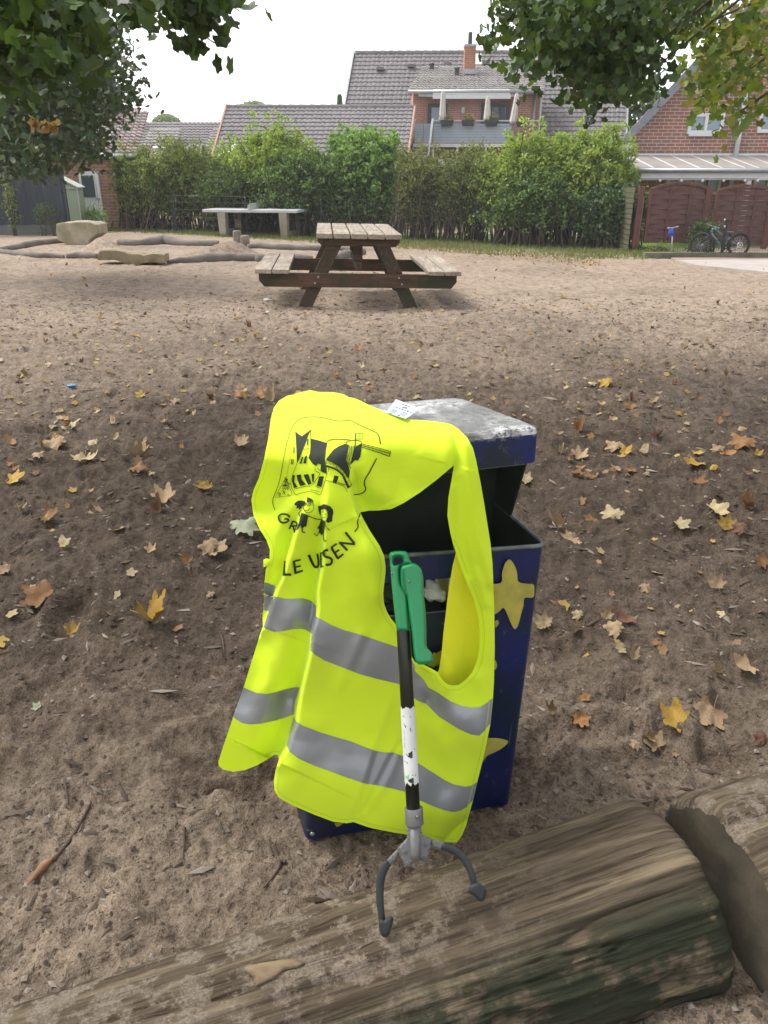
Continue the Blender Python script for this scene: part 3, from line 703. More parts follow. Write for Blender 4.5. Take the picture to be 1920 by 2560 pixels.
vest_P = vest3d(v_)
vest = thing('safety_vest', 'fluorescent yellow safety vest with grey reflective bands draped over the blue litter bin', 'safety vest', tuple(onfront(900, 1600, .06)))
mesh_obj('back_panel', vest_P, f_, M_HV, vest, True)
def on_vest(name, poly, lift, m, step=3.4, sm=True):
    v, f = cdt(poly, (), step); return mesh_obj(name, vest3d(v, lift), f, m, vest, sm)
# reflective bands
b1 = C3([(299, 118), (325, 125), (360, 140), (345, 190), (325, 272), (310, 270), (297, 266)])
b1b = (C3([(348, 192), (400, 205), (450, 207), (500, 203), (545, 215), (572, 240), (575, 250), (574, 300), (650, 343), (720, 372), (820, 400), (920, 435), (1003, 462), (1060, 490), (1100, 560), (1100, 590), (1150, 640), (1172, 680), (1195, 690), (1220, 705), (1290, 752), (1350, 776), (1400, 785), (1445, 783), (1480, 762), (1514, 735)])
       + C3([(1502, 868), (1470, 910), (1442, 934), (1400, 929), (1330, 897), (1230, 835), (1162, 766), (1110, 745), (1060, 700), (1017, 660), (890, 630), (800, 605), (700, 565), (620, 535), (570, 505), (543, 478), (552, 392), (520, 371), (500, 366), (450, 368), (400, 378), (350, 383), (295, 360)]))
b2 = C3([(190, 678), (215, 690), (260, 708), (310, 713), (360, 703), (420, 685), (460, 677), (488, 677), (478, 710), (464, 745), (458, 780), (456, 822), (440, 825), (400, 842), (340, 858), (280, 871), (220, 874), (180, 866), (150, 848), (134, 830)])
b2b = C3([(456, 832), (468, 858), (500, 880), (600, 918), (680, 942), (760, 965), (830, 993), (890, 1015), (940, 1024), (980, 1024), (1045, 1045), (1125, 1085), (1200, 1133), (1260, 1172), (1310, 1195), (1370, 1206), (1400, 1200), (1431, 1180), (1410, 1277), (1370, 1318), (1340, 1333), (1305, 1340), (1260, 1332), (1200, 1310), (1130, 1280), (1047, 1232), (980, 1215), (890, 1196), (830, 1188), (740, 1157), (650, 1124), (560, 1092), (480, 1055), (430, 1015), (418, 985), (438, 900)])
for p in (b1, b1b, b2, b2b): on_vest('reflective_band', p, .0011, M_BAND, 3.4)
# ribbons drawn along a line (hems, seams, printed strokes)
_lift = [0.0016]
def ribbon_geo(pts, wd_, step=4, smoothl=True):
    L = catmull(pts, 6) if (smoothl and len(pts) > 2) else pts
    L = np.array(resample(L, step)); wv = np.array(wd_) if hasattr(wd_, '__len__') else np.array([wd_, wd_], float)
    if len(L) < 2: return None
    T = np.gradient(L, axis=0); T /= (np.hypot(*T.T)[:, None] + 1e-9); Nn = np.stack([-T[:, 1], T[:, 0]], -1)
    w_ = np.interp(np.linspace(0, 1, len(L)), np.linspace(0, 1, len(wv)), wv) / 2
    P = np.concatenate([L + Nn * w_[:, None], L - Nn * w_[:, None]]); n = len(L)
    return P, [(i, i + 1, n + i + 1, n + i) for i in range(n - 1)]
class Print:
    def __init__(s): s.P = []; s.f = []; s.l = []
    def _add(s, P, f):
        n = len(s.P); s.P += [tuple(p) for p in P]; s.f += [tuple(int(i) + n for i in t) for t in f]
        _lift[0] += .000012; s.l += [_lift[0]] * len(P)
    def stroke(s, pts, w_, fn=None, sm=True):
        g = ribbon_geo((fn or K)(pts), np.array(w_, float) / 4.608 if fn is None else w_, 3, sm)
        if g: s._add(*g)
    def fill(s, pts, fn=None): s._add(*cdt((fn or K)(pts), (), 4))
    def build(s, name, m): return mesh_obj(name, vest3d(np.array(s.P), np.array(s.l)), s.f, m, vest, True)
hem = Print()
for pts in (list(outline[34:60]),):
    L = np.array(pts); 
def inset(poly, d):
    L = np.array(poly, float); a = np.sum(L[:, 0] * np.roll(L[:, 1], -1) - np.roll(L[:, 0], -1) * L[:, 1]); s = 1 if a > 0 else -1
    T = np.roll(L, -1, 0) - np.roll(L, 1, 0); T /= np.hypot(*T.T)[:, None]
    return L + s * d * np.stack([-T[:, 1], T[:, 0]], -1)
ins = inset(outline, 9); hi = inset(hole, -11)
M_SEAM = mat('darker_seam_stitching', (.50, .68, .01), (.56, .74, .01), 20, .8)
seam = Print()
seam.stroke([tuple(p) for p in ins[34:62]], [1.3, 1.3], lambda p: p); seam.stroke([tuple(p) for p in ins[3:18]], [1.2, 1.2], lambda p: p)
seam.stroke([tuple(p) for p in hi[8:44]], [1.3, 1.3], lambda p: p); seam.build('seam', M_SEAM)
# print
pr = Print()
pr.stroke([(125, 1172), (105, 1120), (100, 1060), (120, 1000), (160, 900), (200, 740), (240, 500), (280, 350), (310, 250), (350, 180), (420, 125), (500, 105), (620, 102), (740, 125), (850, 148), (990, 145), (1060, 175), (1120, 205), (1200, 240), (1300, 285)], [7, 6, 5, 5, 6, 8])
pr.stroke([(1298, 283), (1325, 330), (1342, 415)], [9, 14]); pr.stroke([(1298, 580), (1220, 730), (1165, 820), (1155, 880), (1172, 930), (1150, 970), (1100, 992), (1035, 998)], [13, 13, 10])
pr.stroke([(1108, 1215), (1078, 1310), (1082, 1370), (1045, 1425)], 13)
pr.fill([(360, 268), (398, 300), (435, 325), (490, 285), (545, 245), (515, 300), (480, 400), (430, 520), (380, 635), (378, 560), (370, 420)])
pr.fill([(534, 350), (630, 373), (728, 402), (712, 480), (700, 580), (718, 700), (721, 752), (670, 735), (652, 715), (655, 650), (620, 640), (596, 668), (560, 640), (512, 575), (530, 520), (536, 440)])
pr.fill([(720, 580), (760, 530), (800, 480), (860, 440), (935, 410), (975, 435), (962, 520), (945, 600), (972, 660), (985, 710), (990, 740), (975, 820), (940, 770), (900, 715), (850, 665), (790, 630), (718, 600)])
pr.fill([(1125, 402), (1120, 480), (1110, 560), (1080, 608), (1048, 600), (1030, 622), (993, 655), (1005, 600), (1030, 500), (1062, 440)])
pr.fill([(812, 775), (862, 788), (835, 868), (790, 852)])
for p in ([(435, 565), (456, 558), (432, 640), (408, 645)], [(470, 560), (496, 545), (484, 640), (452, 640)], [(330, 775), (356, 770), (345, 850), (385, 908), (345, 925), (320, 840)], [(375, 772), (425, 765), (430, 820), (480, 880), (415, 900), (385, 830)], [(455, 770), (510, 760), (545, 870), (510, 885), (480, 830)], [(545, 762), (580, 755), (570, 860), (556, 850)], [(635, 790), (690, 785), (660, 910), (605, 900)], [(497, 355), (512, 355), (508, 430), (495, 430)]): pr.fill(p)
for p, w_ in (([(545, 245), (534, 300), (536, 350)], 5), ([(455, 475), (522, 465)], 5), ([(345, 450), (343, 520)], 11), ([(318, 590), (314, 650)], 10), ([(336, 590), (331, 650)], 10), ([(430, 520), (380, 640), (340, 740), (310, 850), (322, 930), (362, 1000)], 4.5), ([(362, 1000), (440, 975), (520, 962)], 5), ([(520, 960), (580, 975), (648, 992), (690, 880), (720, 760)], 5), ([(350, 935), (460, 905), (530, 900)], 5), ([(530, 942), (600, 955), (640, 968)], 5), ([(612, 690), (660, 730), (722, 757)], 5), ([(590, 690), (590, 720), (620, 740), (640, 770), (560, 880)], 5), ([(595, 905), (655, 925)], 5), ([(712, 830), (790, 856), (880, 885), (930, 912), (960, 965)], 5), ([(350, 280), (310, 520), (260, 790)], 2.5), ([(743, 680), (743, 735)], 5),
              ([(715, 600), (800, 622), (870, 665), (930, 735), (970, 800), (1012, 890)], 5), ([(712, 622), (800, 645), (862, 690), (915, 760), (950, 840), (990, 915)], 5), ([(714, 640), (780, 655), (850, 705), (905, 775), (935, 850), (965, 925)], 4), ([(1012, 890), (965, 928)], 6), ([(715, 668), (790, 690), (850, 722), (905, 775), (945, 860), (975, 915)], [24, 20, 20, 22]),
              ([(720, 398), (765, 370), (850, 362), (985, 368)], 4), ([(722, 384), (765, 360), (850, 355), (985, 360)], 4), ([(1055, 290), (1050, 395)], 11), ([(1060, 292), (1136, 292)], 4), ([(1058, 355), (1132, 358)], 4), ([(1136, 292), (1132, 360)], 4), ([(1085, 293), (1080, 357)], 3), ([(1100, 293), (1096, 357)], 3), ([(1116, 293), (1112, 357)], 3),
              ([(938, 398), (985, 376), (1050, 370), (1110, 380), (1128, 400)], 7), ([(938, 398), (975, 430)], 7), ([(1128, 400), (1100, 430), (1050, 445)], 6), ([(1050, 395), (1045, 480)], 12), ([(1128, 412), (1300, 455), (1460, 502)], 6), ([(1128, 432), (1300, 478), (1452, 525)], 6), ([(1126, 452), (1300, 505), (1444, 560)], 7), ([(1460, 500), (1444, 562)], 7),
              ([(980, 428), (985, 500), (962, 570), (958, 620), (1000, 690)], 5), ([(1008, 430), (1008, 510), (985, 580), (980, 640), (1000, 700)], 5), ([(1036, 432), (1035, 510), (1012, 590), (995, 650)], 5)): pr.stroke(p, [w_, w_] if not hasattr(w_, '__len__') else w_)
for i in range(22):
    t = i / 21; x = 1128 + t * 325; y0 = 412 + t * 90; pr.stroke([(x, y0), (x - 3 - 10 * t, y0 + 42 + 18 * t)], [4, 4], sm=False)
for i in range(17):
    t = i / 16; y = 435 + 200 * t; x = np.interp(y, [428, 500, 570, 620], [980, 985, 962, 958]); pr.stroke([(x, y), (x + 55 - 18 * t, y + 6)], [4, 4], sm=False)
for i in range(13):
    t = i / 12; x = 722 + 263 * t; y = np.interp(x, [720, 765, 850, 985], [390, 364, 358, 364]); pr.stroke([(x, y + 6), (x + 10, y - 6)], [3, 3], sm=False)
for i in range(9):
    t = i / 8; x = np.interp(t, [0, .3, .6, 1], [720, 820, 920, 1000]); y = np.interp(t, [0, .3, .6, 1], [600, 630, 720, 880]); pr.stroke([(x, y), (x - 18 * t - 4, y + 38)], [4, 4], sm=False)
r3 = np.random.default_rng(8)
for i in range(30):
    t = r3.random(); hw = 12 + 78 * t; x = 248 - 20 * t + (r3.random() * 2 - 1) * hw; y = 810 + 205 * t
    pr.stroke([(x, y), (x + 9, y - 13), (x + 20, y - 4), (x + 14, y + 12)], 5)
pr.stroke([(255, 795), (200, 890), (150, 990), (132, 1028), (220, 1018), (318, 1000), (300, 930), (262, 850)], 4)
for i in range(6): pr.stroke([(850 + i * 14, 870 + i * 5), (858 + i * 14, 852 + i * 5), (866 + i * 14, 872 + i * 5)], 4)
pr.build('print', M_PRINT)
kids = Print()
kids.fill([(350, 1100), (372, 1080), (400, 1065), (440, 1068), (470, 1075), (475, 1100), (462, 1122), (440, 1130), (430, 1155), (402, 1176), (398, 1150), (372, 1158), (378, 1128), (352, 1118)])
kids.fill([(490, 1085), (500, 1025), (540, 1042), (562, 1060), (573, 1100), (560, 1085), (548, 1075), (545, 1090), (525, 1072), (518, 1082)])
kids.fill([(432, 1205), (470, 1220), (515, 1240), (505, 1268), (490, 1350), (488, 1365), (458, 1368), (450, 1392), (425, 1348), (392, 1385), (367, 1412), (385, 1360), (402, 1320), (415, 1260)])
kids.fill([(622, 1130), (655, 1125), (690, 1106), (760, 1130), (795, 1170), (800, 1210), (790, 1250), (785, 1305), (740, 1325), (712, 1302), (738, 1250), (730, 1190), (700, 1160), (655, 1175), (655, 1240), (640, 1225), (628, 1180)])
kids.fill([(655, 1283), (705, 1310), (697, 1370), (690, 1400), (685, 1470), (670, 1450), (660, 1470), (645, 1440), (630, 1445), (635, 1392), (612, 1388), (640, 1345)])
ring = lambda cx, cy, rx, ry, a0=0, a1=360: [(cx + rx * math.cos(R(a)), cy + ry * math.sin(R(a))) for a in np.linspace(a0, a1, 14)]
for p, w_ in ((ring(512, 1140, 62, 66, -60, 190), 6), (ring(515, 1105, 24, 22), 6), (ring(474, 1108, 10, 20), 4), (ring(488, 1150, 38, 30, 10, 150), 7), (ring(515, 1106, 5, 5), 5), ([(515, 1245), (590, 1275), (665, 1285)], 9), ([(580, 1262), (592, 1285)], 5), ([(430, 1350), (440, 1400), (440, 1425), (475, 1436)], 13), ([(412, 1250), (402, 1215), (428, 1175)], 8), ([(392, 1205), (412, 1232)], 5),
              ([(650, 1180), (652, 1250), (685, 1298), (728, 1300)], 5), ([(680, 1190), (681, 1202)], 9), ([(704, 1215), (706, 1228)], 9), (ring(684, 1248, 20, 16, 0, 150), 5), ([(705, 1345), (730, 1385), (760, 1412)], 7), ([(738, 1385), (752, 1400)], 4), ([(628, 1435), (612, 1473), (575, 1445)], 8), ([(680, 1460), (692, 1533), (718, 1524)], [6, 7, 10])): kids.stroke(p, [w_, w_] if not hasattr(w_, '__len__') else w_)
kids.build('print', M_PRINT)
let = Print()
for p, w_, sm in (([(298, 1258), (262, 1228), (205, 1222), (168, 1252), (178, 1298), (220, 1324), (262, 1312), (285, 1290), (258, 1277), (235, 1283)], 20, True), ([(292, 1395), (335, 1300)], 20, False), ([(333, 1305), (372, 1322), (372, 1352), (318, 1362)], 18, True), ([(335, 1365), (352, 1425)], 20, False), ([(372, 1360), (345, 1438)], 9, False),
                  ([(240, 1760), (226, 1925)], [14, 26], False), ([(218, 1920), (315, 1920)], 26, False), ([(345, 1768), (366, 1912)], 28, False), ([(340, 1768), (422, 1748)], 19, False), ([(352, 1838), (425, 1818)], 19, False), ([(362, 1902), (448, 1874)], 22, False),
                  ([(516, 1692), (552, 1775), (585, 1828), (620, 1825), (628, 1780), (615, 1680)], [32, 28, 26, 24], True), ([(652, 1665), (656, 1838)], 16, False), ([(650, 1672), (668, 1668)], 14, False), ([(655, 1745), (668, 1742)], 12, False), ([(655, 1828), (678, 1822)], 16, False),
                  ([(740, 1640), (705, 1640), (682, 1672), (705, 1712), (760, 1728), (782, 1758), (765, 1800), (710, 1808)], 26, True), ([(778, 1612), (852, 1735)], 28, False), ([(772, 1612), (838, 1564)], 20, False), ([(812, 1672), (868, 1632)], 20, False), ([(846, 1738), (914, 1682)], 22, False),
                  ([(868, 1545), (962, 1642)], 27, False), ([(866, 1552), (1048, 1570)], 24, False), ([(938, 1432), (1042, 1562)], 27, False)): let.stroke(p, [w_, w_] if not hasattr(w_, '__len__') else w_, None, sm)
let.build('lettering', M_PRINT)
# front half of the vest hanging behind the armhole, and side tab, care label
inner = C4([(800, 120), (770, 240), (742, 400), (725, 520), (712, 640), (692, 800), (676, 980), (655, 1110), (600, 1200), (700, 1330), (900, 1330), (1040, 1200), (1060, 900), (1040, 600), (960, 350), (860, 150)])
v, f = cdt(inner, (), 6)
so_ = .026 + .010 * np.cos((v[:, 0] - 1100) / 22) + .004 * fbm(v[:, 0] / 20, v[:, 1] / 40, 2, 77)
mesh_obj('front_panel', np.array([tuple(onfront(a, b, o)) for (a, b), o in zip(v, so_)]), f, M_HVI, vest, True)
left_in = C3([(140, 800), (470, 700), (470, 830), (395, 1020), (380, 1035), (340, 1040), (250, 1088), (150, 1110)])
tabp = A1([(82, 935), (100, 927), (120, 935), (124, 952), (112, 968), (82, 972)])
pillow('side_tab', tabp, lambda a, b, o: Vector(vest3d([(a, b)], .002 + o)[0]), .006, 10, M_HV, vest, step=4)
tg = crop(880, 960, 3.19)([(350, 120), (528, 192), (500, 225), (452, 262), (425, 278), (270, 228), (290, 200)])
def lidmap(up=.002): return lambda a, b, o: atZ(a, b, HT + up + o + .0)
def tagz(a, b): return HT + .014 + .016 * max(0, min(1, (b - 1000) / 45))
M_TAG = mat('white_care_label', (.50, .56, .60), (.54, .60, .64), 20, .6)
v, f = cdt(tg, (), 6); tago = mesh_obj('care_label', np.array([tuple(atZ(a, b, tagz(a, b))) for a, b in v]), f, M_TAG, vest, True)
tb = MB(); T8 = crop(880, 960, 3.19); M_INK = mat('grey_ink', (.06, .07, .08), None, 20, .7)
def inkline(p, w_):
    g = ribbon_geo(T8(p), [w_ / 3.19] * 2, 3, False)
    if g: tb.add([atZ(a, b, tagz(a, b) + .0007) for a, b in g[0]], g[1])
# M/L printed upside down, rows of symbols and small type
for p in ([(405, 180), (412, 192)], [(412, 192), (418, 183)], [(418, 183), (424, 196)], [(424, 196), (430, 184)], [(408, 179), (403, 192)], [(438, 186), (433, 200)], [(438, 187), (430, 186)]): inkline(p, 3.5)
for i in range(7): x = 330 + i * 22; y = 180 + i * 7.0; inkline([(x, y), (x + 12, y + 4)], 8 if i % 2 else 5)
for j in range(3):
    inkline([(322 - j * 8, 200 + j * 7), (360 - j * 8, 214 + j * 7)], 2.5); inkline([(398 - j * 9, 222 + j * 9), (440 - j * 9, 238 + j * 9)], 2.5)
inkline([(395, 158), (462, 182)], 4); inkline([(362, 248), (382, 250)], 6); inkline([(300, 232), (322, 238)], 4)
tb.build('care_text', M_INK, tago)
# ================================================================ LITTER GRABBER
GP0 = onfront(1003, 1450, .125); GP1 = atY(1046, 2330, .945)
gd = (GP1 - GP0).normalized(); GN = Vector((1, 0, 0)).cross(gd).normalized()
if GN.dot(CAM - GP0) < 0: GN = -GN
def gmap(a, b, o=0.0):
    d = ray(a, b); t = (o + GN.dot(GP0 - CAM)) / GN.dot(d); return CAM + d * t
M_GREEN = mat('green_plastic', (.008, .19, .06), (.010, .23, .075), 9, .38, .15, .0006, 120, spec=.5, coat=.1)
M_BLK = mat('black_tube_paint', (.008, .009, .006), (.012, .013, .009), 20, .32, spec=.5)
M_STEEL = mat('galvanised_steel', (.13, .13, .125), (.19, .19, .185), 12, .45, .15, .0006, 90, metal=.3, spec=.5)
M_RUB = mat('black_rubber', (.022, .026, .026), (.034, .038, .038), 25, .6, .2, .0006, 120)
M_STK = mat('scuffed_white_sticker', (.52, .53, .50), (.62, .62, .60), 30, .5)
gr = thing('litter_picker', 'green-handled litter picker leaning on the yellow vest, its black claw on the log', 'litter picker', tuple(GP1))
hp = C4([(243, 165), (247, 142), (265, 130), (320, 123), (375, 127), (396, 140), (408, 170), (416, 200), (432, 226), (400, 240), (350, 240), (332, 258), (336, 320), (345, 400), (392, 470), (400, 560), (406, 650), (413, 785), (398, 792), (360, 795), (322, 790), (306, 780), (298, 740), (288, 640), (276, 540), (262, 400), (252, 250)])
hh = C4([(278, 205), (284, 185), (302, 174), (330, 172), (350, 185), (354, 215), (352, 226), (330, 230), (300, 236), (280, 232)])
# lowest map: keep depth inside the plane offset
pillow('handle', catmull(hp, 2, True), lambda a, b, o: gmap(a, b, o + .004), .030, 9, M_GREEN, gr, [catmull(hh, 2, True)], 3)
tp_ = C4([(345, 250), (375, 238), (425, 224), (465, 232), (500, 262), (518, 305), (527, 370), (528, 480), (538, 560), (546, 650), (551, 780), (552, 905), (566, 938), (597, 972), (608, 1018), (604, 1050), (560, 1062), (500, 1068), (468, 1052), (449, 995), (440, 900), (430, 800), (414, 700), (400, 600), (388, 510), (348, 440), (336, 380), (334, 300)])
pillow('trigger', catmull(tp_, 2, True), lambda a, b, o: gmap(a, b, o + .013), .026, 8, M_GREEN, gr, (), 3)
mb = MB(); 
for i, (a, b) in enumerate(((355, 285), (356, 310), (357, 335), (360, 360), (365, 385), (368, 415), (372, 445))):
    p = C4([(a, b)])[0]; mb.torus(gmap(p[0], p[1], .0265), GN, .0022, .0006, 10, 4)
mb.build('moulded_lettering', mat('green_plastic_relief', (.008, .17, .055), None, 9, .4), gr, True)
mb = MB(); mb.ball(gmap(*C4([(265, 312)])[0], .016), .0022); mb.ball(gmap(*C4([(407, 378)])[0], .0262), .0022); mb.build('pivot_pin', M_STEEL, gr, True)
sA = gmap(1001, 1470, 0); sB = gmap(1008.5, 1578, 0); sC = gmap(1034, 2040, 0); RT = .0122
mb = MB(); mb.tube([sA, sB, sC], RT, 24); mb.build('tube', M_BLK, gr, True)
s1 = gmap(1018.9, 1766, 0); s2 = gmap(1029.3, 1955, 0)
def onshaft(u, ang, rr=RT + .0010):   # u px row, ang around the tube (0 = towards camera)
    t = (u - 1766) / (1955 - 1766); c = s1.lerp(s2, t); x = Vector((1, 0, 0)); x = (x - gd * x.dot(gd)).normalized()
    return c + (GN * math.cos(ang) + x * math.sin(ang)) * rr
vs = []; NU, NA = 40, 30
for i in range(NU + 1):
    for j in range(NA + 1):
        a = -2.1 + 4.2 * j / NA
        e0 = 1766 + 2.5 * math.sin(j * .8) + 1.5 * math.sin(j * 2.3); e1 = 1955 + 3 * math.sin(j * 1.1) + 2 * math.sin(j * 2.9) + (4 if j % 7 == 0 else 0)
        vs.append(onshaft(e0 + (e1 - e0) * i / NU, a, RT + .0005))
mesh_obj('sticker', vs, [(i * (NA + 1) + j, i * (NA + 1) + j + 1, (i + 1) * (NA + 1) + j + 1, (i + 1) * (NA + 1) + j) for i in range(NU) for j in range(NA)], M_STK, gr, True)
mb = MB(); S6 = lambda a, b: ((960 + a / 7.9), (1700 + b / 7.9))
def shp(poly, up=.0009):
    L = [S6(a, b) for a, b in poly]; n = len(L); c = (sum(p[0] for p in L) / n, sum(p[1] for p in L) / n)
    def m3(p):
        cx_ = 1020.5 + (p[1] - 1766) * 9.5 / 189; an = math.asin(max(-.98, min(.98, (p[0] - cx_) / 19.5))); return onshaft(p[1], an, RT + up)
    mb.add([m3(p) for p in L] + [m3(c)], [(i, (i + 1) % n, n) for i in range(n)])
shp([(430, 1435), (500, 1400), (568, 1360), (570, 1500), (530, 1502), (480, 1480)]); shp([(470, 1940), (520, 1905), (585, 1885), (592, 1995), (540, 1990), (490, 1970)])
shp([(385, 820), (395, 825), (445, 890), (430, 908)]); shp([(370, 678), (408, 680), (405, 690), (375, 688)]); shp([(520, 685), (538, 682), (540, 700), (524, 703)]); shp([(518, 912), (532, 915), (548, 980), (535, 985)]); shp([(605, 1330), (628, 1322), (622, 1345), (608, 1348)]); shp([(550, 1835), (590, 1825), (560, 1850)]); shp([(615, 1830), (630, 1828), (628, 1860), (620, 1860)])
mb.build('scratch', M_BLK, gr)
mb = MB(); shp([(385, 1800), (490, 1825), (480, 1930), (400, 1950)], .0010); mb.build('sticker_logo', mat('pale_green_ink', (.25, .52, .30), None, 20, .6), gr)
mb = MB()
for i in range(15):
    b = 965 + i * 23; a = 398 + (b - 965) * .05
    if i in (4, 9): continue
    shp([(a - 9, b), (a + 9, b + 2), (a + 9, b + 5), (a - 9, b + 4)]); shp([(a - 9, b), (a - 6, b), (a - 6, b + 14), (a - 9, b + 14)])
shp([(385, 1560), (450, 1580), (450, 1588), (385, 1568)]); shp([(455, 1580), (472, 1590), (465, 1612), (450, 1600)]); mb.build('sticker_text', M_INK, gr)
G5 = crop(900, 1960, 4.1475)
mb = MB(); a_ = gmap(*G5([(556, 245)])[0]); b_ = gmap(*G5([(566, 415)])[0]); mb.tube([a_, b_], 0.0162, 24); mb.build('ferrule', M_STEEL, gr, True, .0006)
mb = MB(); mb.ball(gmap(*G5([(594, 338)])[0], .0155), .0035, 12, 8); mb.torus(gmap(*G5([(594, 338)])[0], .016), GN, .0045, .001, 14, 5); mb.build('rivet', M_STEEL, gr, True)
pl = G5([(487, 410), (636, 415), (640, 470), (648, 525), (700, 545), (742, 562), (736, 640), (715, 730), (700, 792), (685, 808), (620, 792), (560, 800), (520, 850), (465, 870), (440, 800), (412, 740), (385, 670), (430, 620), (488, 560)])
pillow('claw_plate', pl, lambda a, b, o: gmap(a, b, o - .001), .005, 2, M_STEEL, gr, (), 5, False)
mb = MB(); mb.tube([gmap(*G5([(566, 430)])[0], .004), gmap(*G5([(572, 720)])[0], .004), gmap(*G5([(574, 768)])[0], .003), gmap(*G5([(574, 785)])[0], .001)], [.0092, .0092, .0085, .004], 18); mb.build('push_rod', M_STEEL, gr, True)
mb = MB()
for a, b in ((466, 712), (683, 637), (502, 830), (661, 777), (580, 458)): mb.torus(gmap(*G5([(a, b)])[0], .0018), GN, .0036, .0009, 14, 5); mb.ball(gmap(*G5([(a, b)])[0], .0012), .0022)
mb.build('rivet', M_STEEL, gr, True)
for poly in ([(400, 640), (410, 700), (385, 765), (352, 810), (322, 852), (255, 812), (300, 762), (380, 682)], [(735, 570), (800, 582), (888, 605), (862, 650), (836, 686), (785, 665), (738, 650)]):
    pillow('claw_arm', G5(poly), lambda a, b, o: gmap(a, b, o - .004), .005, 3, M_STEEL, gr, (), 5, False)
def jaw(path, wds):
    L = catmull(G5(path), 6); L = np.array(L); T = np.gradient(L, axis=0); T /= np.hypot(*T.T)[:, None]; Nn = np.stack([-T[:, 1], T[:, 0]], -1)
    w_ = np.interp(np.linspace(0, 1, len(L)), np.linspace(0, 1, len(wds)), wds) / 2 / 4.1475
    return [tuple(p) for p in L + Nn * w_[:, None]] + [tuple(p) for p in (L - Nn * w_[:, None])[::-1]]
for path, wds, pad in (([(300, 815), (262, 850), (228, 930), (210, 1040), (206, 1160), (214, 1290), (228, 1400), (240, 1480), (262, 1560)], [78, 92, 84, 80, 72, 70, 62], [(205, 1400), (250, 1410), (290, 1372), (348, 1385), (335, 1460), (318, 1530), (290, 1585), (245, 1590), (215, 1560), (195, 1480)]),
                       ([(845, 640), (900, 660), (985, 695), (1060, 755), (1115, 835), (1155, 925), (1180, 1010), (1215, 1070), (1270, 1120)], [70, 84, 84, 76, 70, 62, 66], [(1150, 1045), (1215, 1020), (1262, 1040), (1312, 1100), (1305, 1150), (1285, 1212), (1235, 1215), (1180, 1160), (1120, 1120)])):
    j = pillow('claw_jaw', jaw(path, wds), lambda a, b, o: gmap(a, b, o - .003), .012, 6, M_RUB, gr, (), 4)
    pillow('rubber_pad', catmull(G5(pad), 2, True), lambda a, b, o: gmap(a, b, o * 1.0 + .004), .020, 7, M_RUB, j, (), 4)
# ================================================================ PICNIC TABLE
def plank_mat(name, pale, dark, ax='y', green=None):
    m, nt, b = new_mat(name); b.inputs['Roughness'].default_value = .8; b.inputs['Specular IOR Level'].default_value = .25
    sc = (30, 2.2, 30) if ax == 'y' else (2.2, 30, 30)
    v = mapping(nt, sc); g = noise(nt, v, 1.0, 6, .65, .4); n2 = noise(nt, mapping(nt), 2.3, 5, .65)
    c = ramp(nt, g, [(.3, dark), (.5, tuple((x + y) / 2 for x, y in zip(pale, dark))), (.68, pale)])
    c = mixc(nt, 1, c, ramp(nt, n2, [(.3, (.6, .58, .55)), (.6, (1.12, 1.1, 1.08))]), 'MULTIPLY')
    if green: c = mixc(nt, ramp(nt, n2, [(.47, (0, 0, 0)), (.60, (.85, .85, .85))]), c, green)
    nt.links.new(c, b.inputs['Base Color']); bump(nt, b, g, .35, .003); return m
M_PLANK = plank_mat('silvered_plank', (.44, .38, .31), (.20, .165, .13), 'y')
M_BEAM = plank_mat('dark_red_brown_beam', (.15, .085, .055), (.045, .032, .022), 'x', (.035, .038, .018))  # table underframe darker than its tops, with green blotches
M_BEAMY = plank_mat('dark_beam', (.13, .085, .06), (.04, .03, .02), 'y', (.035, .038, .018))
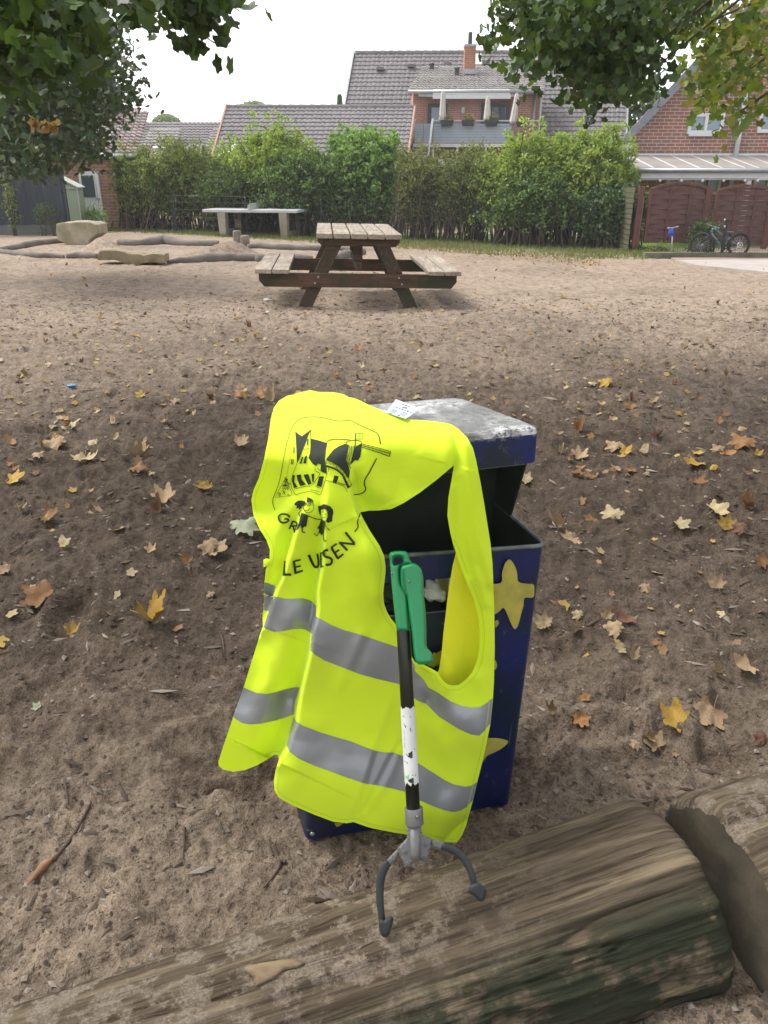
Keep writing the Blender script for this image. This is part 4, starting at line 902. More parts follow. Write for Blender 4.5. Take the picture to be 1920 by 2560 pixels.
def picnic():
    pR = gnd(1045, 778); pL = gnd(752, 764)
    base = Vector(((pR.x + pL.x) / 2, (pR.y + pL.y) / 2, 0)); base.z = min(pR.z, pL.z) - .0
    dz = (base - CAM).dot(Vector((0, cp, -sp))); S = dz / F       # metres per pixel there
    t = thing('picnic_table', 'weathered wooden picnic table with two attached benches on the sand', 'picnic table', tuple(base))
    yaw = R(4.2); tilt = R(1.2)
    M = Matrix.Rotation(yaw, 4, 'Z') @ Matrix.Rotation(tilt, 4, 'Y')
    W = lambda x, y, z: base + (M @ Vector((x, y, z)))
    def bx(mb, x0, x1, y0, y1, z0, z1): mb.hexa([W(x, y, z) for z in (z0, z1) for x, y in ((x0, y0), (x1, y0), (x1, y1), (x0, y1))])
    Ln = 1.95; tw = 208 * S; zt = 178 * S; zb = 95 * S; hw = 252 * S; bw = 84 * S
    w5 = tw / 5
    for i in range(5):
        mb = MB(); x = -tw / 2 + i * w5; bx(mb, x + .008, x + w5 - .008, -.10, Ln, zt - .055, zt); mb.build('tabletop_plank', M_PLANK, t, bevel=.008)
    for s in (-1, 1):
        for i in range(2):
            a = s * hw if s < 0 else hw - bw; x = a + i * bw / 2
            mb = MB(); bx(mb, x + .006, x + bw / 2 - .006, -.12, Ln, zb - .048, zb); mb.build('bench_plank', M_PLANK, t, bevel=.007)
    for k, y in ((0, .02), (1, Ln - .22)):
        # cleat under the top with chamfered ends
        z1 = zt - .057; z0 = z1 - .085
        mb = MB(); mb.prism([W(-tw / 2 + .02, y, z1), W(-tw / 2 + .02, y, z0 + .045), W(-tw / 2 + .07, y, z0), W(tw / 2 - .07, y, z0), W(tw / 2 - .02, y, z0 + .045), W(tw / 2 - .02, y, z1)], W(0, .05, 0) - W(0, 0, 0)); mb.build('cleat', M_BEAM, t, bevel=.004)
        z1 = zb - .05; z0 = z1 - .155
        mb = MB(); mb.prism([W(-hw + .04, y - .03, z1), W(-hw + .04, y - .03, z0 + .07), W(-hw + .10, y - .03, z0), W(hw - .10, y - .03, z0), W(hw - .04, y - .03, z0 + .07), W(hw - .04, y - .03, z1)], W(0, .05, 0) - W(0, 0, 0)); mb.build('cross_beam', M_BEAM, t, bevel=.004)
        for s in (-1, 1):
            xt, xb, lw = s * .24, s * .66, .165
            mb = MB(); yy = y + .022; zt2 = zt - .06
            mb.prism([W(xt - lw / 2, yy, zt2), W(xb - lw / 2, yy, -.06), W(xb + lw / 2, yy, -.06), W(xt + lw / 2, yy, zt2)], W(0, .05, 0) - W(0, 0, 0)); mb.build('leg', M_BEAMY, t, bevel=.004)
            if k == 0:
                for q_ in (0, 1):
                    mb = MB(); f_ = (zb - .09 - .07 * q_) / zt2; xc = xb + (xt - xb) * f_
                    mb.ball(W(xc + s * .0, y - .033, zb - .09 - .07 * q_), .012, 10, 6, (1, .5, 1)); mb.build('bolt', mat('zinc_bolt', (.4, .4, .38), None, 20, .5, metal=.6), t, True)
    mb = MB(); bx(mb, -.035, .035, .05, Ln - .15, zb - .02, zb + .075); mb.build('stretcher', M_BEAMY, t, bevel=.004)
    for y in (.15, Ln - .35):
        mb = MB(); bx(mb, -.05, .05, y, y + .055, zb + .076, zt - .06); mb.build('centre_post', M_BEAM, t, bevel=.004)
    return base
PB = picnic()
# ================================================================ TABLE TENNIS TABLE
def pingpong():
    A = gnd(566, 592); D_ = A.y; 
    FL = atY(505, 520, D_ + .15); FR = atY(743, 528.5, D_ - .35); z = (FL.z + FR.z) / 2
    FL.z = FR.z = z
    e = (FR - FL); L = e.length; e.normalize(); n = Vector((-e.y, e.x, 0)) 
    Wd = 1.45; dr = (n + e * .0).normalized(); BR_ = FR + dr * Wd; BL_ = FL + dr * Wd
    t = thing('table_tennis_table', 'outdoor table tennis table with pale top and concrete legs by the hedge', 'table tennis table', tuple((FL + BR_) / 2 - Vector((0, 0, z - float(gbase(FL.x, FL.y))))))
    M_T = mat('pale_grey_slab', (.42, .43, .44), (.5, .5, .52), 3, .6); M_C = mat('mossy_concrete', (.34, .31, .25), (.20, .19, .12), 3, .9, .4, .004, 60)
    th = .075
    mb = MB(); mb.hexa([p + Vector((0, 0, h)) for h in (-th, 0) for p in (FL, FR, BR_, BL_)]); mb.build('tabletop', M_T, t, bevel=.012)
    m0 = FL.lerp(FR, .505); mb = MB(); mb.prism([m0 + e * 0 + Vector((0, 0, .005)) - dr * .03, m0 - dr * .03 + Vector((0, 0, .15)), m0 + dr * (Wd + .03) + Vector((0, 0, .15)), m0 + dr * (Wd + .03) + Vector((0, 0, .005))], e * .02)
    net = mb.build('net', mat('pale_green_metal_net', (.38, .44, .36), (.45, .5, .42), 9, .5), t, bevel=.003)
    for i in range(3):
        mb = MB(); h = .035 + i * .033; mb.bar(m0 + Vector((0, 0, h)) - e * .004, m0 + dr * Wd + Vector((0, 0, h)) - e * .004, .008, .009); mb.build('net_slot', mat('net_gap', (.12, .14, .11)), net)
    mb = MB(); mb.prism([m0 - e * .05 - dr * .012 - Vector((0, 0, th)), m0 - e * .05 - dr * .012 + Vector((0, 0, .12)), m0 + e * .03 - dr * .012 + Vector((0, 0, .12)), m0 + e * .03 - dr * .012 - Vector((0, 0, th))], dr * .01); mb.build('net_clamp', M_T, t)
    for px, k in ((552, 0), (587, 1), (705, 0), (731, 1)):
        f_ = {552: .195, 587: .20, 705: .845, 731: .85}[px]
        c = FL.lerp(FR, f_) + dr * (.14 if k == 0 else Wd - .14); g = float(gbase(c.x, c.y)) - .06; top = c + Vector((0, 0, -th - .001)); bot = Vector((c.x, c.y, g))
        mb = MB(); mb.hexa([bot + e * a * .085 + dr * b * .10 for a, b in ((-1, -1), (1, -1), (1, 1), (-1, 1))] + [top + e * a * .115 + dr * b * .13 for a, b in ((-1, -1), (1, -1), (1, 1), (-1, 1))]); mb.build('leg', M_C, t, bevel=.01)
    for f_ in (.195, .845):
        c = FL.lerp(FR, f_); a = c + dr * .25; b = c + dr * (Wd - .25); a.z = b.z = float(gbase(c.x, c.y)) + .10
        mb = MB(); mb.bar(a, b, .12, .12); mb.build('cross_brace', M_C, t)
pingpong()
# ================================================================ SANDBOX BORDER
M_GREYLOG = mat('silver_grey_driftwood', (.19, .165, .14), (.11, .095, .08), 2.5, .85, .4, .006, 30, (1, 1, 1))
def ground_log(pts, r, name, label, group, seed, m=M_GREYLOG):
    P = []
    for i, (a, b) in enumerate(pts):
        g = gpt(a, b + 5); P.append(g + Vector((0, 0, r[i] * .45 if hasattr(r, '__len__') else r * .45)))
    P2 = catmull([tuple(p) for p in P], 8); n = len(P2); rr = np.interp(np.linspace(0, 1, n), np.linspace(0, 1, len(pts)), r if hasattr(r, '__len__') else [r] * len(pts))
    rr = rr * (1 + .28 * fbm(np.arange(n) * .23, np.zeros(n) + seed, 3, seed))
    mb = MB(); mb.tube([Vector(p) for p in P2], list(map(float, rr)), 14)
    v = np.array(mb.v); v += (np.stack([fbm(v[:, 0] * 9 + k, v[:, 2] * 40 + v[:, 1] * 5, 2, seed + k) for k in range(3)], -1)) * .012; mb.v = [tuple(q) for q in v]
    o = mb.build(name, m, None, True); tag(o, label, 'log', group)
S6_ = crop(0, 400, 2.592)
GL = 'log'
ground_log(S6_([(-30, 590), (90, 566), (200, 547), (300, 533), (400, 524), (508, 524)]), [.07, .075, .085, .085, .08, .07], GL, 'grey log of the sandbox border running from the left edge to the tall stone block', 'sandbox border logs', 1)
ground_log(S6_([(-30, 586), (100, 602), (220, 612), (330, 618), (415, 622)]), [.06, .06, .055, .055, .04], GL, 'thin grey log of the sandbox border, nearest the left edge of the photo', 'sandbox border logs', 2)
ground_log(S6_([(430, 622), (520, 620), (640, 622)]), [.06, .07, .06], GL, 'short grey log touching the left end of the flat stone slab', 'sandbox border logs', 3)
ground_log(S6_([(770, 538), (900, 540), (1060, 530), (1200, 540), (1420, 544)]), [.09, .09, .13, .09, .08], GL, 'humped grey log at the back of the sandbox between stone block and stump', 'sandbox border logs', 4)
ground_log(crop(500, 450, 2.765)([(330, 460), (420, 458), (520, 464), (700, 470), (880, 472), (1000, 474), (1090, 480)]), [.07, .09, .08, .075, .07, .07, .06], GL, 'grey log at the back of the sandbox right of the stump', 'sandbox border logs', 5)
ground_log(S6_([(1080, 655), (1160, 652), (1260, 648), (1400, 640), (1540, 636), (1659, 640)]), [.035, .06, .085, .09, .085, .085], GL, 'front grey log of the sandbox right of the flat stone slab', 'sandbox border logs', 6)
ground_log(crop(500, 450, 2.765)([(390, 548), (560, 545), (700, 545), (780, 545)]), [.085, .085, .08, .06], GL, 'front grey log of the sandbox passing behind the left bench of the picnic table', 'sandbox border logs', 7)
ground_log(crop(500, 450, 2.765)([(930, 545), (990, 528), (1060, 512), (1125, 496)]), [.09, .11, .10, .08], GL, 'curved grey log end seen between the legs of the picnic table', 'sandbox border logs', 8)
M_STONE = mat('mossy_sandstone', (.40, .34, .25), (.24, .22, .13), 4, .9, .7, .02, 14)
M_STONE2 = mat('ochre_stone', (.33, .26, .16), (.18, .16, .09), 4, .9, .7, .02, 14)
def rock(name, label, poly_px, Y, depth, m, ztop=None, seed=1, jit=.02):
    P = [atY(a, b, Y) for a, b in poly_px]
    mb = MB(); mb.prism(P, (0, depth, 0)); 
    o = mb.build(name, m, None, True)
    bm = bmesh.new(); bm.from_mesh(o.data); bmesh.ops.triangulate(bm, faces=bm.faces); 
    for _ in range(3): bmesh.ops.subdivide_edges(bm, edges=[e for e in bm.edges if e.calc_length() > .09], cuts=1)
    bmesh.ops.triangulate(bm, faces=bm.faces)
    for v in bm.verts:
        c = v.co; v.co += Vector((float(vnoise(c.x * 6 + seed, c.z * 6, 1)), float(vnoise(c.x * 5, c.z * 5 + c.y * 4, 2)), float(vnoise(c.x * 5 + c.y * 5, c.y * 5, 3)))) * jit * 2.2
    bmesh.ops.recalc_face_normals(bm, faces=bm.faces); bm.to_mesh(o.data); bm.free()
    e = o.modifiers.new('edges', 'BEVEL'); e.width = .012; e.segments = 2; e.limit_method = 'ANGLE'; e.angle_limit = R(35)
    return tag(o, label, 'stone')
gA = gpt(200, 612); rock('stone_block', 'tall pale sandstone block standing at the back left of the sandbox', S6_([(362, 415), (362, 470), (375, 520), (430, 545), (500, 575), (570, 570), (580, 520), (630, 480), (626, 420), (590, 405), (500, 403), (420, 405)]), gA.y, .75, M_STONE, seed=3, jit=.013)
gB = gpt(345, 664); rock('stone_slab', 'low flat ochre stone slab in two steps lying on the sand', S6_([(632, 592), (630, 650), (740, 652), (800, 672), (880, 690), (920, 672), (1060, 668), (1058, 615), (1000, 612), (925, 622), (905, 612), (800, 600), (730, 590), (660, 585)]), gB.y, .42, M_STONE2, seed=8, jit=.02)
# stump made of two posts
g0 = gpt(600, 615); M_POST = mat('grey_stump_wood', (.27, .23, .19), (.15, .12, .095), 7, .9, .4, .006, 40)
t = thing('stump', 'weathered grey wooden stump of two stepped posts at the back of the sandbox', 'stump', tuple(g0))
for a, b, r_ in (((592, 618), (592, 576), .10), ((611, 618), (611, 588), .115)):
    p = atY(a[0], a[1], g0.y + (.05 if r_ < .11 else 0)); q_ = atY(b[0], b[1], p.y); mb = MB(); mb.tube([p, p.lerp(q_, .5) + Vector((.01, 0, 0)), q_ + Vector((0, 0, -.03)), q_], [r_ * 1.05, r_, r_, r_ * .85], 12); mb.build('post', M_POST, t, False)
# ================================================================ LITTER AND STICKS
M_PAPER = mat('white_paper_scrap', (.55, .56, .58), (.7, .7, .7), 20, .7)
for px, py, r_, lab in ((668, 752, .045, 'crumpled white tissue on the sand left of the picnic table'), (1555, 624, .06, 'white paper scrap on the grass by the corner fence post'), (1619, 636, .06, 'white plastic scrap on the grass left of the scooter'), (1652, 638, .06, 'crumpled white bag just left of the kick scooter'), (1645, 621, .05, 'white paper scrap behind the fence above the scooter deck'), (1253, 634, .045, 'small white paper scrap in front of the hedge grass'), (670, 781, .02, 'tiny white scrap in front of the left leg of the picnic table')):
    g = gpt(px, py); o = crumple(g + Vector((0, 0, r_ * .25)), r_, px, (1.3, .8, .45)).build('paper_scrap', M_PAPER); tag(o, lab, 'litter')
g = gpt(180, 968); o = crumple(g + Vector((0, 0, .012)), .022, 5, (1.3, .8, .6)).build('blue_wrapper', mat('blue_foil', (.05, .22, .45), (.1, .3, .5), 20, .4)); tag(o, 'small bright blue wrapper on the sand at the left', 'litter')
M_TWIG = mat('brown_twig', (.11, .075, .05), (.05, .035, .025), 12, .85, .4, .002, 90)
def stick(px, r, label, lift=.006):
    P = []
    for a, b in px: P.append(gpt(a, b) + Vector((0, 0, lift)))
    P = catmull([tuple(p) for p in P], 6); n = len(P); rr = [r * (1 - .45 * i / n) * (1 + .2 * math.sin(i * 2.1)) for i in range(n)]
    mb = MB(); mb.tube([Vector(p) for p in P], rr, 8); o = mb.build('stick', M_TWIG, None, True); tag(o, label, 'stick'); return o
stick(Q([(232, 440), (300, 360), (355, 270), (395, 190)]), .005, 'long thin curved stick lying on the sand at the lower left')
stick(Q([(285, 268), (300, 288), (330, 320)]), .002, 'short forked twig touching the long curved stick')
stick(Q([(280, 95), (290, 150), (296, 205)]), .003, 'upright thin twig above the long curved stick', .01)
stick(Q([(797, 300), (796, 350), (797, 400)]), .004, 'small dark straight stick on the sand left of the bin foot')
stick(Q([(1160, 355), (1168, 390), (1180, 420)]), .0035, 'short dark stick on the sand in front of the blue bin')
stick(Q([(1235, 450), (1210, 445), (1205, 470), (1180, 510), (1140, 560)]), .0045, 'dark hooked root lying just behind the big log')
stick(C4([(0, 0)]) + [(157, 1540), (150, 1580)], .002, 'x') if False else None
stick(crop(500, 1400, 2.592)([(138, 490), (150, 540), (156, 605)]), .003, 'thin grey twig standing out of the sand left of the vest')
stick(crop(0, 1350, 2.963)([(75, 110), (150, 70), (205, 5)]), .004, 'dark twig beside the brown leaf at the left edge')
stick(crop(0, 1350, 2.963)([(380, 372), (440, 362), (500, 340)]), .0035, 'dark twig behind the round orange leaf at the left')
stick(crop(1300, 1300, 2.676)([(450, 720), (500, 690), (545, 672)]), .005, 'grey stick under the pair of tan leaves right of the bin')
stick(crop(1300, 1300, 2.676)([(870, 160), (930, 185), (985, 215), (1040, 238)]), .008, 'flat strip of dark bark on the sand at the right')
stick(crop(1300, 1300, 2.676)([(722, 375), (735, 400), (742, 432)]), .003, 'small pale twig on the sand right of the bin')
stick(crop(1300, 1300, 2.676)([(1465, 448), (1500, 430), (1545, 412)]), .004, 'dark twig near the right edge of the sand')
# dry curled leaf sheath at the end of the long stick; loose piece of wood on the log
p = [gpt(a, b) for a, b in Q([(125, 545), (160, 505), (195, 465), (230, 435)])]
mb = MB(); mb.tube([q_ + Vector((0, 0, .008)) for q_ in p], [.002, .008, .010, .004], 8); o = mb.build('dry_bud_scale', mat('tan_sheath', (.30, .16, .07), (.2, .1, .05), 20, .7), None, True); tag(o, 'pointed tan leaf sheath at the lower end of the long curved stick', 'dry leaf')
from mathutils.bvhtree import BVHTree
def log_bvh(root):
    o = [c for c in root.children if c.name.startswith('trunk')][0]; off = Vector(root.location)
    return BVHTree.FromPolygons([tuple(v.co + off) for v in o.data.vertices], [tuple(p.vertices) for p in o.data.polygons])
LB = log_bvh(log_a)
def on_log(px, py):
    hit = LB.ray_cast(CAM, ray(px, py).normalized()); return hit[0], hit[1]
pts = Q([(1055, 905), (1085, 885), (1180, 868), (1260, 858), (1300, 865), (1320, 878), (1290, 900), (1230, 910), (1200, 940), (1130, 975), (1100, 980), (1095, 940)])
h = [on_log(a, b) for a, b in pts]
if all(x[0] is not None for x in h):
    nrm = sum((x[1] for x in h), Vector()).normalized()
    if nrm.dot(Vector((0, -1, 1))) < 0: nrm = -nrm
    hc = on_log(*Q([(1190, 910)])[0])[0]
    def wmap(a, b, o):
        d = ray(a, b); t = (o + .006 + nrm.dot(hc - CAM)) / nrm.dot(d); return CAM + d * t
    o = pillow('bark_piece', catmull(pts, 2, True), wmap, .022, 12, mat('loose_pale_wood', (.26, .19, .11), (.16, .115, .07), 18, .85, .6, .004, 60, (1, 3, 1)), None, (), 5); tag(o, 'loose split piece of pale wood lying on the sandy top of the large log', 'wood piece')
# ================================================================ FALLEN LEAVES
def maple_outline(seed=0, nl=5):
    r = random.Random(seed); pts = []
    lob = [(-150, .55), (-95, .80), (-42, .95), (0, 1.0), (42, .95), (95, .80), (150, .55)] if nl == 7 else [(-120, .72), (-58, .92), (0, 1.05), (58, .92), (120, .72)]
    out = []
    for i, (a, L) in enumerate(lob):
        L *= r.uniform(.9, 1.08); a += r.uniform(-5, 5); w_ = 22
        if i: am = (a + lob[i - 1][0]) / 2; out.append((am, .60 * r.uniform(.92, 1.08)))
        out += [(a - w_ * .85, L * .76), (a - w_ * .55, L * .74), (a - w_ * .5, L * .88), (a - 2, L), (a + 3, L * .99), (a + w_ * .5, L * .88), (a + w_ * .55, L * .74), (a + w_ * .85, L * .76)]
    P = [(0, -.10)]
    for a, L in out: P.append((math.sin(R(a)) * L, math.cos(R(a)) * L * .95 + .12))
    return P
def round_outline(seed):
    r = random.Random(seed); return [(.46 * math.sin(t) * (1 + .08 * r.uniform(-1, 1)), .85 * -math.cos(t) * (1 + .06 * r.uniform(-1, 1)) + .3) for t in np.linspace(0, 2 * math.pi, 18, endpoint=False)]
def leaf_mesh(name, outl, size, curl, seed, m, stem=True, crumpleamt=.12):
    v, f = cdt(outl, (), .13); r = np.random.default_rng(seed); x, y = v[:, 0], v[:, 1]
    vein = np.abs(x) * 1.0
    ang = np.arctan2(x, y + .05); rad = np.hypot(x, y)
    z = curl * rad ** 2 * .55 + crumpleamt * fbm(x * 2 + seed, y * 2, 3, seed) + .05 * np.cos(ang * 6) * rad + .18 * curl * np.abs(x) * (seed % 3 - .5) + (.30 if seed % 2 else .14) * np.abs(x * math.cos(seed * 1.7) + (y - .2) * math.sin(seed * 1.7)) + .05 * np.sin(x * 11 + seed) * rad
    if seed % 4 == 1:   # folded over
        k_ = np.clip(x - .15, 0, 9); x = x - k_ * .75; z = z + k_ * .75
    P = np.stack([x, y, z], -1) * size; P[:, 2] -= P[:, 2].min() * .75
    vs = [tuple(p) for p in P]; fs = [tuple(int(i) for i in t) for t in f]
    mb = MB(); mb.add(vs, fs)
    if stem:
        st = [Vector((0, -.1 * size, float(P[:, 2].mean()))), Vector((.05 * size, -.5 * size, .006)), Vector((.12 * size, -.85 * size, .012))]; mb.tube(st, size * .014, 5)
    me_o = mesh_obj(name, mb.v, mb.f, m, None, True); return me_o
def dryleaf(name, c1, c2, spot):
    m, nt, b = new_mat(name); b.inputs['Roughness'].default_value = .6; b.inputs['Specular IOR Level'].default_value = .3
    oi = nt.nodes.new('ShaderNodeObjectInfo'); tc = nt.nodes.new('ShaderNodeTexCoord'); ad = nt.nodes.new('ShaderNodeVectorMath'); ad.operation = 'ADD'
    cm = nt.nodes.new('ShaderNodeCombineXYZ'); ml = nt.nodes.new('ShaderNodeMath'); ml.operation = 'MULTIPLY'; ml.inputs[1].default_value = 40
    nt.links.new(oi.outputs['Random'], ml.inputs[0]); nt.links.new(ml.outputs[0], cm.inputs[0]); nt.links.new(tc.outputs['Object'], ad.inputs[0]); nt.links.new(cm.outputs[0], ad.inputs[1])
    n1 = noise(nt, ad.outputs[0], 14, 5, .6); n2 = noise(nt, ad.outputs[0], 45, 4, .7)
    c = ramp(nt, n1, [(.35, c1), (.6, c2)]); c = mixc(nt, ramp(nt, n2, [(.55, (0, 0, 0)), (.66, (.8, .8, .8))]), c, spot)
    vv = ramp(nt, oi.outputs['Random'], [(0, (.72, .70, .68)), (1, (1.2, 1.2, 1.15))]); c = mixc(nt, 1, c, vv, 'MULTIPLY')
    nt.links.new(c, b.inputs['Base Color']); bump(nt, b, n2, .4, .003); return m
LM = {'yellow': dryleaf('yellow_leaf', (.40, .27, .04), (.30, .18, .035), (.16, .08, .03)), 'tan': dryleaf('tan_leaf', (.38, .28, .165), (.28, .19, .11), (.14, .09, .05)),
      'orange': dryleaf('orange_leaf', (.27, .14, .045), (.20, .10, .04), (.15, .07, .03)), 'brown': dryleaf('brown_leaf', (.17, .085, .045), (.11, .055, .035), (.06, .03, .02)), 'green': dryleaf('grey_green_leaf', (.22, .26, .16), (.28, .30, .20), (.15, .16, .09)), 'cream': dryleaf('cream_leaf', (.40, .33, .19), (.32, .25, .14), (.20, .13, .07))}
PROTO = {}
def leaf_proto(kind, var, shape='maple'):
    k = (kind, var, shape)
    if k not in PROTO:
        o = maple_outline(var, 7 if var % 2 else 5) if shape == 'maple' else round_outline(var)
        curls = [.35, .9, 1.3, -.7, .7]; PROTO[k] = [leaf_mesh('maple_leaf' if shape == 'maple' else 'leaf', o, 1.0, curls[var % 5], var + 3, LM[kind], shape == 'maple', .38 if var % 2 else .22), True]
    p = PROTO[k]
    if p[1]: p[1] = False; return p[0]
    c = p[0].copy(); C.objects.link(c); return c
def put_leaf(px, py, wpx, kind, var, label, rot=None, tiltx=0, group=None, shape='maple', pos=None):
    g = gpt(px, py) if pos is None else Vector((pos[0], pos[1], gz(*pos)))
    dz = (g - CAM).dot(Vector((0, cp, -sp))); size = (wpx * dz / F) / 1.75 if wpx else random.uniform(.026, .052)
    o = leaf_proto(kind, var, shape); o.scale = (size,) * 3; o.location = g + Vector((0, 0, .003))
    tl = tiltx * .7 + (.28 if wpx else .12); o.rotation_euler = (Matrix.Rotation(tl, 3, 'X') @ Matrix.Rotation(random.uniform(-.15, .15), 3, 'Y') @ Matrix.Rotation(rot if rot is not None else random.uniform(0, 6.28), 3, 'Z')).to_euler()
    o.location.z += size * math.sin(tl) * .42
    tag(o, label, 'leaf', group); return o
NL = crop(0, 1350, 2.963); NR = crop(1300, 1300, 2.676)
def nl(fn, a, b): return fn([(a, b)])[0]
named = [(NL, 335, 455, 300, 'orange', 0, 'round yellow-orange maple leaf lying flat at the left, left of the stemmed yellow leaf', 1.2, 0), (NL, 1110, 610, 380, 'yellow', 2, 'large yellow maple leaf with long pale stem, left of the vest', -2.2, .1), (NL, 545, 700, 130, 'yellow', 4, 'small pale yellow maple leaf between the two big yellow leaves', .3, 0),
         (NL, 465, 65, 150, 'cream', 0, 'tan five-lobed maple leaf above the orange leaf at the left', .2, .1), (NL, 1395, 175, 100, 'orange', 1, 'curled orange leaf standing on edge near the vest hem loop', .4, .7), (NL, 1580, 80, 190, 'tan', 3, 'big crumpled tan leaf with stem beside the vest', 1.6, .1), (NL, 60, 240, 150, 'tan', 1, 'folded brown-edged leaf cut by the left photo edge', 2.0, .2),
         (NL, 285, 1255, 90, 'green', 0, 'grey-green leaf fragment at the lower left', 1.0, 0), (NL, 1565, 430, 85, 'tan', 3, 'small light brown leaf just left of the vest side', .5, .2), (NL, 1125, 95, 100, 'tan', 4, 'small curled brown leaf left of the curled orange leaf', 0.4, .1),
         (NR, 165, 725, 150, 'cream', 1, 'crumpled cream leaf right against the bin side', .6, .3), (NR, 395, 660, 95, 'cream', 3, 'cream leaf upper one of the pair right of the bin', 1, .3), (NR, 400, 722, 85, 'cream', 2, 'small cream leaf lower one of the pair right of the bin', 2, .1), (NR, 700, 670, 170, 'brown', 4, 'dark red-brown maple leaf right of the bin', 2.6, .15), (NR, 580, 670, 110, 'tan', 1, 'folded tan leaf touching the dark red-brown leaf', .3, .6),
         (NR, 650, 760, 170, 'tan', 3, 'ragged tan leaf below the dark red-brown leaf', 1.2, .0), (NR, 680, 875, 110, 'cream', 1, 'pale curled leaf with a red-brown part right of the bin', 1.8, .3), (NR, 760, 945, 110, 'cream', 2, 'cupped cream leaf below the pale curled leaf', .2, .2), (NR, 915, 850, 80, 'orange', 3, 'small orange-brown leaf on the sand at the right', 0, .1),
         (NR, 1055, 1385, 250, 'yellow', 4, 'large yellow and green maple leaf at the right above the second log', .9, .1), (NR, 1270, 1310, 270, 'tan', 0, 'large beige leaf lying on edge beside the yellow leaf', 2.4, .5), (NR, 405, 1340, 140, 'orange', 1, 'upright ochre leaf above the big log', 3.0, .6), (NR, 215, 1300, 110, 'tan', 2, 'small reddish tan leaf near the bin foot', 1.0, .1), (NR, 435, 1215, 90, 'orange', 0, 'small ochre lobed leaf between bin foot and yellow leaf', 0, .1),
         (NR, 910, 1535, 170, 'tan', 4, 'tan three-part leaf with dark stem above the logs', .4, .1), (NR, 885, 1475, 100, 'tan', 2, 'small tan leaf just above the three-part leaf', 1.4, .2), (NR, 775, 1510, 90, 'tan', 3, 'narrow tan leaf left of the three-part leaf', 2.4, .2), (NR, 1030, 1570, 70, 'tan', 1, 'little rolled leaf right of the three-part leaf', 2.4, .2),
         (NR, 1620, 1490, 120, 'brown', 3, 'brown leaf at the right edge above the second log', 1, .2), (NR, 1520, 1000, 200, 'tan', 4, 'crumpled orange-tan leaf at the right edge of the sand', 2, .1), (NR, 1330, 1040, 130, 'cream', 2, 'pale yellow leaf with yellow stem at the right', 1.7, .0), (NR, 1310, 465, 150, 'tan', 1, 'curled dry leaf with upright stem at the right', .2, .3), (NR, 840, 465, 110, 'tan', 3, 'small crinkled tan leaf on the dark sand right of the bin', 3.0, .2),
         (NR, 1060, 50, 130, 'cream', 0, 'pale five-lobed leaf with stem at the right', -1.4, .0), (NR, 1390, 70, 150, 'yellow', 1, 'bright yellow folded leaf with a brown part at the right', .5, .3), (NR, 1480, 85, 130, 'brown', 3, 'brown curled leaf touching the bright yellow leaf', 1, .2), (NR, 265, 60, 150, 'tan', 2, 'long tan leaf right behind the bin rim', 1.2, .1), (NR, 350, 150, 160, 'tan', 1, 'crumpled tan leaf beside the bin corner', 2.2, .4),
         (NR, 480, 5, 110, 'orange', 0, 'ochre leaf behind the bin rim', 2.2, .1), (NR, 620, 5, 180, 'cream', 3, 'pale green and cream leaf right behind the bin', .2, .1), (NR, 1630, 320, 130, 'orange', 4, 'orange leaf cut by the right photo edge', .9, .2)]
for fn, a, b, w_, k, v_i, lab, ro, tx in named:
    p = nl(fn, a, b); put_leaf(p[0], p[1], w_ / (2.963 if fn is NL else 2.676), k, v_i, lab, ro, tx)
